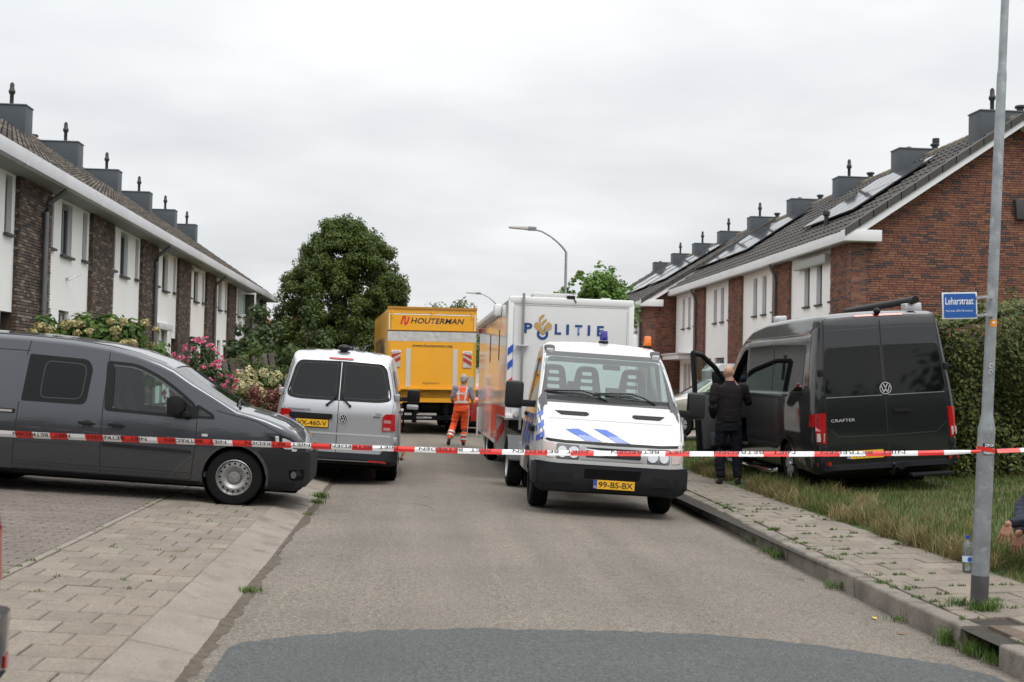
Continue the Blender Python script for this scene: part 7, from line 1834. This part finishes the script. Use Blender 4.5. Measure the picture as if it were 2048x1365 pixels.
# ---- man in orange work clothes, walking away
def orange_man():
    loc = (1.22, 30.0, -.02)
    LA, LK, LH = (-.275, -.16, .16), (-.175, .06, .50), (-.085, 0, .90); RA, RK, RH = (.065, .10, .09), (.085, .08, .50), (.095, 0, .90)
    SL, SR = (-.155, .0, 1.40), (.215, -.01, 1.39); EL, ER = (-.235, -.02, 1.13), (.27, -.04, 1.11); WL, WR = (-.17, .19, 1.03), (.262, .05, .87)
    b = MB()
    rings(b, [((0, 0, .88), .13, .10), ((0, 0, 1.0), .145, .105), ((.015, 0, 1.2), .15, .11), ((.03, 0, 1.38), .155, .10), ((.035, 0, 1.45), .07, .07)])
    limb(b, [LH, LK, LA], [.08, .058, .042]); limb(b, [RH, RK, RA], [.08, .058, .042])
    b.ell((-.285, -.12, .09), (.04, .07, .05)); b.ell((.075, .14, .04), (.04, .1, .04))
    limb(b, [SL, EL, WL], [.056, .043, .030]); limb(b, [SR, ER, WR], [.056, .043, .030])
    limb(b, [(.035, -.005, 1.42), (.045, .01, 1.54)], [.058, .055])
    P = head(b, (.055, .02, 1.615), R(-38))
    hand(b, WR, (.06, .25, -1), (1, 0, .1), 1, .3, -1); hand(b, WL, (.25, .8, .1), (-.6, 0, .6), 1, .5, 1)
    body = remesh(b, 'person', m_skin2, .011, None, 3); body.location = loc
    tag(body, 'grey-haired man in orange work trousers and reflective vest walking away', 'person')
    b = MB(); M_ = Matrix.Rotation(R(-38), 3, 'Z'); c = Vector((.055, .02, 1.615))
    b.ell(c+M_ @ Vector((0, -.016, .022)), (.083, .098, .105), 18, 12, rot=M_); b.ell(c+M_ @ Vector((0, -.05, -.02)), (.074, .062, .09), 14, 10, rot=M_)
    remesh(b, 'hair', m_hair, .009, body, 2, .004, 40)
    g = MB(); q = lambda x, y, z: c+M_ @ Vector((x, y, z)); g.tube([q(.08, -.01, .012), q(.068, .085, .012), q(.03, .105, .012)], .004, 6); g.tube([q(.03, .106, .028), q(.06, .098, .028), q(.06, .098, -.008), q(.03, .106, -.008), q(.03, .106, .028)], .003, 5); g.build('glasses', m_ink, body)
    b = MB(); rings(b, [((0, 0, .82), .165, .13), ((0, 0, .95), .175, .13), ((.0, 0, 1.06), .172, .125)]); limb(b, [LH, LK, (-.265, -.12, .20)], [.108, .085, .072]); limb(b, [RH, RK, (.07, .09, .13)], [.108, .085, .075])
    tr = remesh(b, 'trousers', m_oran, .014, body, 3, .010, 11)
    def band(c0, c1, r_, w, nm='reflective_band'):
        c0, c1 = Vector(c0), Vector(c1); ax = (c1-c0).normalized(); bb = MB(); bb.lathe([(r_, 0), (r_+.003, w*.5), (r_, w)], c0, ax, 18, cap=False); bb.build(nm, m_refl, tr, smooth=60)
    for k in (.56, .80): p0 = Vector(LK).lerp(Vector((-.265, -.12, .20)), k); band(p0, (-.265, -.12, .20) if k < .7 else Vector((-.29, -.16, .12)), .093-.01*k, .045)
    for k in (.62, .88): p0 = Vector(RK).lerp(Vector((.07, .09, .13)), k); band(p0, (.07, .09, .08), .095-.01*k, .045)
    bb = MB(); P0 = [Vector((.178, -.045, 1.0)), Vector((.19, -.035, .75)), Vector((.172, .03, .5)), Vector((.155, .05, .3)), Vector((.145, .07, .14))]; bb.add([p+Vector((s_*.010, -.03+s_*-.008, 0)) for p in P0 for s_ in (-1, 1)], [(2*i, 2*i+1, 2*i+3, 2*i+2) for i in range(4)]); bb.build('side_piping', m_refl, tr, recalc=False)
    b = MB(); rings(b, [((.0, 0, 1.02), .165, .12), ((.01, 0, 1.2), .168, .125), ((.03, 0, 1.36), .172, .115), ((.035, 0, 1.45), .09, .085), ((.035, 0, 1.47), .07, .07)]); limb(b, [SL, Vector(SL).lerp(Vector(EL), .8)], [.068, .058]); limb(b, [SR, Vector(SR).lerp(Vector(ER), .85)], [.068, .06])
    remesh(b, 'shirt', m_shirt, .013, body, 3, .006, 12)
    b = MB(); rings(b, [((.0, 0, .99), .19, .145), ((.005, 0, 1.1), .185, .145), ((.02, 0, 1.28), .165, .138), ((.032, 0, 1.40), .14, .115), ((.035, .0, 1.445), .10, .09)]); ve = remesh(b, 'vest', m_ovest, .013, body, 3, .005, 10)
    # reflective tape on the back of the vest, projected on it
    bv = BVHTree.FromPolygons([v.co for v in ve.data.vertices], [list(p.vertices) for p in ve.data.polygons])
    def bp(x, z):
        h_ = bv.ray_cast(Vector((x, -1, z)), Vector((0, 1, 0))); return (h_[0]+Vector((0, -.006, 0))) if h_[0] else Vector((x, -.05, z))
    for pts, w in (([(-.075, 1.42), (-.085, 1.25), (-.075, 1.09)], .042), ([(.13, 1.41), (.10, 1.25), (.075, 1.09)], .042), ([(-.135, 1.265), (.0, 1.262), (.125, 1.262)], .042), ([(-.175, 1.045), (-.06, 1.06), (.06, 1.06), (.17, 1.05)], .05)):
        Q = curve(pts, 8); V = []; bb = MB()
        for i, p in enumerate(Q):
            d = (Q[min(i+1, len(Q)-1)]-Q[max(i-1, 0)]).normalized(); n_ = Vector((-d.y, d.x))*w/2; V += [bp(*(p-n_)), bp(*(p+n_))]
        bb.add(V, [(2*i, 2*i+1, 2*i+3, 2*i+2) for i in range(len(Q)-1)]); bb.build('reflective_strip', m_refl, ve, recalc=False)
    b = MB(); b.ell((-.29, -.185, .115), (.043, .05, .075)); b.ell((-.30, -.165, .055), (.05, .05, .06)); b.ell((-.295, -.12, .04), (.045, .05, .035)); remesh(b, 'shoe', m_shoe, .01, body, 2)
    b = MB(); shoe(b, (.065, .08, .0), (.10, .27, .0)); remesh(b, 'shoe', m_shoe, .01, body, 2)
orange_man()

# ---- bald man in dark clothes, drinking beside the black van
def dark_man():
    loc = (4.93, 18.75, .06); k = 1.02
    LH, LK, LA = (-.105, 0, .93), (-.13, .03, .50), (-.12, -.03, .10); RH, RK, RA = (.095, 0, .93), (.13, .04, .50), (.145, -.02, .10)
    SL, SR = (-.22, 0, 1.49), (.215, 0, 1.50); EL, WL = (-.27, -.03, 1.20), (-.22, .17, 1.03); ER, WR = (.31, .08, 1.27), (.175, .27, 1.50)
    b = MB()
    rings(b, [((0, 0, .90), .15, .11), ((0, 0, 1.1), .16, .12), ((0, 0, 1.3), .18, .125), ((0, 0, 1.46), .17, .11), ((0, .005, 1.54), .08, .08)])
    limb(b, [LH, LK, LA], [.09, .062, .045]); limb(b, [RH, RK, RA], [.09, .062, .045]); b.ell((-.125, .05, .05), (.045, .11, .045)); b.ell((.16, .06, .05), (.045, .11, .045))
    limb(b, [SL, EL, WL], [.062, .05, .033]); limb(b, [SR, ER, WR], [.062, .05, .033]); limb(b, [(0, .0, 1.52), (.0, .02, 1.64)], [.066, .064])
    head(b, (-.005, .03, 1.735), R(-28), R(-8))
    hand(b, WR, (-.45, .35, .75), (.8, .3, .2), 1, .75, 1); hand(b, WL, (.2, .9, -.2), (-.8, 0, .4), 1, .4, 1)
    body = remesh(b, 'person', m_skin, .011, None, 3); body.location = loc; body.rotation_euler = (0, 0, R(-6))
    tag(body, 'bald man in black pullover drinking beside the open van door', 'person')
    b = MB(); rings(b, [((0, 0, .82), .175, .135), ((0, 0, .98), .18, .135), ((0, 0, 1.05), .172, .13)]); limb(b, [LH, LK, (-.12, -.02, .14)], [.112, .085, .072]); limb(b, [RH, RK, (.145, -.01, .14)], [.112, .085, .072]); remesh(b, 'trousers', m_trou, .014, body, 3, .010, 11)
    b = MB(); rings(b, [((0, 0, .96), .19, .145), ((0, 0, 1.04), .195, .15), ((0, 0, 1.2), .195, .15), ((0, 0, 1.38), .215, .145), ((0, 0, 1.49), .20, .125), ((0, .005, 1.56), .095, .09), ((0, .01, 1.61), .078, .076)]); limb(b, [SL, EL, Vector(EL).lerp(Vector(WL), .9)], [.08, .063, .046]); limb(b, [SR, ER, Vector(ER).lerp(Vector(WR), .88)], [.08, .063, .045]); remesh(b, 'pullover', m_pull, .013, body, 3, .005, 9)
    b = MB(); shoe(b, (-.125, -.03, 0), (-.13, .20, 0), .05); remesh(b, 'shoe', m_shoe, .01, body, 2)
    b = MB(); shoe(b, (.15, -.02, 0), (.185, .20, 0), .05); remesh(b, 'shoe', m_shoe, .01, body, 2)
    bt = empty('drink_bottle', (loc[0]+.115, loc[1]+.27, loc[2]+1.60), (R(-52), R(28), 0), label='small red and white drink held to the mouth of the bald man', cat='bottle')
    b = MB(); b.lathe([(.030, 0), (.032, .01), (.032, .09), (.02, .12), (.014, .13)], (0, 0, -.06), n=16); b.build('bottle_body', mat('drink_white', (.7, .66, .64), .35), bt, smooth=40)
    b = MB(); b.lathe([(.0325, .03), (.0325, .085)], (0, 0, -.06), n=16, cap=False); b.build('label_band', mat('drink_red', (.62, .02, .03), .35), bt, smooth=40)
dark_man()

# ---- crouching person at the right edge, only forearms and hands in view
def croucher():
    loc = (5.62, 10.05, .07)
    W1, W2 = (-.655, -.20, .43), (-.52, -.12, .335)
    b = MB()
    rings(b, [((.28, .0, .30), .17, .16), ((.24, .0, .45), .18, .17), ((.12, .0, .62), .17, .19), ((.0, .0, .80), .14, .19), ((-.06, .0, .90), .08, .09)])
    head(b, (-.16, 0, 1.03), R(90), R(10)); limb(b, [(-.06, 0, .88), (-.12, 0, .96)], [.06, .06])
    for s_, W_ in ((-1, W1), (1, W2)):
        hip, kn, an = (.25, s_*.11, .30), (-.22, s_*.18, .44), (.08, s_*.16, .09); limb(b, [hip, kn], [.09, .062]); limb(b, [kn, an], [.06, .045]); b.ell((.0, s_*.17, .04), (.12, .045, .04))
        sh = (-.02, s_*.2, .80); el = (-.30, s_*.24+(.0 if s_ > 0 else 0), .53); limb(b, [sh, el], [.06, .046]); limb(b, [el, W_], [.046, .030])
    hand(b, W1, (-.35, -.05, -.9), (-.75, -.6, .25), 1.05, .28, -1); hand(b, W2, (-.25, -.05, -.95), (-.8, -.55, .2), 1.05, .45, -1)
    body = remesh(b, 'person', m_skin2, .0048, None, 1); body.location = loc
    tag(body, 'crouching person in navy jacket at the right edge, hands hanging down', 'person')
    b = MB(); rings(b, [((.27, 0, .30), .20, .19), ((.24, 0, .46), .215, .2), ((.12, 0, .63), .2, .22), ((.0, 0, .81), .17, .22), ((-.06, 0, .90), .11, .12)])
    for s_, W_ in ((-1, W1), (1, W2)):
        sh = (-.02, s_*.2, .80); el = Vector((-.30, s_*.24, .53)); limb(b, [sh, tuple(el)], [.09, .075]); limb(b, [tuple(el), tuple(el.lerp(Vector(W_), .86))], [.075, .047])
    remesh(b, 'jacket', m_jack, .012, body, 2, .008, 16)
    b = MB()
    for s_ in (-1, 1): limb(b, [(.25, s_*.11, .30), (-.22, s_*.18, .44)], [.115, .085]); limb(b, [(-.22, s_*.18, .44), (.06, s_*.16, .12)], [.083, .066])
    remesh(b, 'trousers', m_jean, .014, body, 2, .006, 12)
    for s_ in (-1, 1): b = MB(); b.ell((-.02, s_*.17, .04), (.15, .055, .045)); b.ell((.08, s_*.165, .07), (.06, .05, .07)); remesh(b, 'shoe', m_shoe, .012, body, 2)
    b = MB(); M_ = Matrix.Rotation(R(90), 3, 'Z'); c = Vector((-.16, 0, 1.03)); b.ell(c+M_ @ Vector((0, -.02, .026)), (.083, .10, .105), 18, 12, rot=M_); b.ell(c+M_ @ Vector((0, -.05, -.02)), (.076, .062, .09), 14, 10, rot=M_)
    remesh(b, 'hair', mat('hair_dark', (.02, .016, .013), .7, var=.3, vscale=40), .009, body, 2, .004, 40)
croucher()
# ---------------------------------------------------------------- passenger cars partly in view
def car(name, label, loc, yaw, paint, L=4.2, H=1.48, hw=.86):
    v = Veh(name, label, 'car', loc, yaw)
    f = L/4.2
    TX = [x*f for x in (-2.1, -2.06, -1.95, -1.7, -1.2, -.5, .2, .45, 1.05, 1.25, 1.7, 1.98, 2.08)]; TZ = [z*H/1.48 for z in (.95, 1.02, 1.14, 1.32, 1.44, 1.48, 1.47, 1.42, 1.03, .98, .88, .74, .6)]
    top = lambda x: lerp(x, TX, TZ); bot = lambda x: lerp(x/f, [-2.1, -1.8, 1.8, 2.1], [.32, .2, .2, .28])
    wid = lambda x: hw*lerp(x/f, [-2.1, -2.06, -1.95, -1.7, 1.4, 1.8, 2.0, 2.08], [.80, .89, .95, 1, 1, .95, .85, .7])
    tum = lambda z: lerp(z*1.48/H, [.2, .4, .62, .85, .95, 1.4, 1.48], [.96, .985, 1.0, .985, .96, .73, .68])
    xs = sorted(set(TX+[-1.45*f, -.85*f, -.15*f, .3*f, .6*f, .8*f, 1.5*f, 1.85*f]))
    v.hull(xs, top, bot, wid, tum, r=.06, crown=.03, nz=10)
    wb = 1.3*f
    zt = 1.30*H/1.48; zl = .93*H/1.48
    w1 = rnd([(-.18*f, zt+.06), (.35*f, zt+.03), (.86*f, zl+.03), (-.18*f, zl)], .05); w2 = rnd([(-.25*f, zt+.06), (-1.0*f, zt+.02), (-1.12*f, zl+.02), (-.25*f, zl)][::-1], .05); w3 = rnd([(-1.12*f, zt), (-1.45*f, zt-.08), (-1.6*f, zl+.08), (-1.2*f, zl+.03)][::-1], .04)
    cuts = [v.cutter(arc(x, .31, .345, 0, 360, 22)[:-1], 'y', -1.2, 1.2) for x in (-wb, wb)]+[v.cutter(w1, 'y', -1.2, 1.2), v.cutter(w2, 'y', -1.2, 1.2)]
    v.body('body', paint, cuts, .03)
    for vw in ('+y', '-y'):
        for nm, w in (('front_window', w1), ('rear_window', w2)): g = v.panel(nm, w, vw, m_vglass, off=-.01, th=0); v.line('window_seal', w+[w[0]], vw, .025, m_blackg, off=.003, parent=g)
        v.panel('quarter_window', w3, vw, m_tint, off=.003, th=.004)
        for p in ([(-.21*f, zt), (-.21*f, .3)], [(.9*f, zl), (.85*f, .3)], [(-1.15*f, zl), (-1.0*f, .55)]): v.line('panel_gap', p, vw, .009)
        v.line('side_strip', [(-.95*f, .55), (.85*f, .55)], vw, .05, m_bump, off=.012); v.line('sill_strip', [(-.9*f, .26), (.9*f, .26)], vw, .07, m_bump, off=.006)
        for hx in (-.95*f, -.1*f): v.panel('door_handle', rnd([(hx-.08, .80), (hx+.08, .80), (hx+.08, .77), (hx-.08, .77)], .012), vw, paint, off=.025, th=.025)
        sg = 1 if vw == '+y' else -1
        v.part('mirror', m_black, lambda b: b.ell((.72*f, sg*(hw+.1), zl+.05), (.07, .1, .075)), smooth=60)
        for x in (-wb, wb): v.wheel(x, sg*(hw-.02), .31, .19, 'cap'); v.part('wheel_housing', m_under, lambda b: b.lathe([(0, -.28), (.34, -.28), (.34, 0)], (x, sg*(hw-.03), .31), (0, sg, 0), 20, cap=False), smooth=50)
        tl = rnd([(sg*.60*hw/.86, .95), (sg*.80*hw/.86, 1.0), (sg*.815*hw/.86, .72), (sg*.64*hw/.86, .70)], .03); v.panel('tail_light', tl if sg > 0 else tl[::-1], '-x', m_redl, off=.012, th=.02, step=.04)
        hl = rnd([(sg*.42, .72), (sg*.72, .76), (sg*.74, .64), (sg*.45, .60)], .03); v.panel('headlight', hl if sg < 0 else hl[::-1], '+x', m_whl, off=.012, th=.02)
        rf = [(sg*.62, .42), (sg*.80, .42), (sg*.80, .37), (sg*.62, .37)]; v.panel('bumper_reflector', rf if sg > 0 else rf[::-1], '-x', m_redl, off=.05, th=.004)
    v.panel('rear_screen', rnd([(-.58, 1.36*H/1.48), (.58, 1.36*H/1.48), (.66, 1.08*H/1.48), (-.66, 1.08*H/1.48)][::-1], .06), '-x', m_tint, off=.005, th=.008)
    v.panel('windscreen', [(.42*f, -.56), (.42*f, .56), (1.0*f, .70), (1.0*f, -.70)], '+z', m_tint, off=.004, th=.004)
    v.panel('rear_bumper', rnd([(-.82*hw/.86, .30), (.82*hw/.86, .30), (.82*hw/.86, .58), (-.82*hw/.86, .58)], .04), '-x', paint, off=.045, th=.06, step=.06)
    v.panel('bumper_insert', rnd([(-.78*hw/.86, .30), (.78*hw/.86, .30), (.78*hw/.86, .36), (-.78*hw/.86, .36)], .01), '-x', m_bump, off=.05, th=.01)
    v.part('underbody', m_under, lambda b: b.box((-1.9*f, -hw*.85, .17), (1.9*f, hw*.85, .26)))
    for sy in (-.36, .36): seat(v, -.35, sy, .55, m_seat, .5)
    v.part('cabin_floor', m_inter, lambda b: b.box((-1.6*f, -hw*.85, .3), (.9*f, hw*.85, .4)))
    v.part('rear_bench', m_seat, lambda b: b.box((-1.3*f, -hw*.75, .4), (-1.1*f, hw*.75, 1.05)), bevel=.05)
    return v
car('parked_car', 'champagne hatchback parked beyond the lawn, between cab and van door', (7.9, 30.6, .28), R(180), mat('paint_champagne', (.36, .335, .28), .3, .5, coat=1), H=1.48)
car('dark_car', 'dark grey car whose rear corner just enters the bottom left edge', (-3.675, 4.24, .10), R(180), mat('paint_dark_grey', (.02, .022, .025), .3, .4, coat=1), H=1.46)
car('red_car', 'red car partly hidden between the yellow truck and trailer', (2.0, 39.5, -.05), R(90), mat('paint_red', (.42, .02, .02), .3, .3, coat=1), H=1.5)
# white box trailer behind the man in black
def boxtrailer():
    v = Veh('box_trailer', 'white box trailer with louvres behind the bald man', 'trailer', (9.7, 34.5, .3), R(180))
    b = MB(); b.prism([(-1.2, -.85, .45), (-1.2, -.85, 1.72), (-.9, -.85, 1.88), (1.1, -.85, 1.88), (1.25, -.85, 1.7), (1.25, -.85, .45)], (0, 1.7, 0)); b.build('box_body', m_white, v.root, bevel=.04)
    v.part('roof_edge', mat('trim_white', (.70, .70, .69), .35), lambda b: b.box((-1.15, -.88, 1.60), (1.2, .88, 1.66)))
    for i in range(4): v.part('louvre', mat('trim_white', (.70, .70, .69), .35), lambda b: b.box((-1.0, .85, 1.20+i*.1), (.9, .875, 1.26+i*.1)), bevel=.006)
    v.part('sign_panel', m_navy, lambda b: b.box((-.3, .85, 1.0), (.3, .86, 1.2)))
    for s_ in (-1, 1): v.wheel(0, s_*.86, .3, .16, 'steel')
    v.part('drawbar', m_under, lambda b: b.box((1.2, -.05, .45), (2.2, .05, .55)))
boxtrailer()
# dark tree belt added out of view behind the camera to darken reflections
def behind():
    L = Leaves()
    for _ in range(160):
        x = random.uniform(-45, 45); z = random.uniform(.5, 6.5); y = -17-random.random()*4
        L.clump((x, y, z), random.uniform(1.2, 1.9), 130, .6, shell=.2)
    o = L.build('reflection_tree_belt', leafmat('leaf_belt', [(.03, .05, .014), (.045, .07, .02), (.035, .058, .016)], .1)); tag(o, 'unseen dark tree belt added behind the camera, mirrored in the vans', 'trees', kind='stuff')
    b = MB(); b.box((-60, -23, -.3), (60, -22, 5.5)); b.build('reflection_belt_core', mat('belt_core', (.02, .025, .012), .95), o)  # dark block added as backing for the unseen belt
behind()
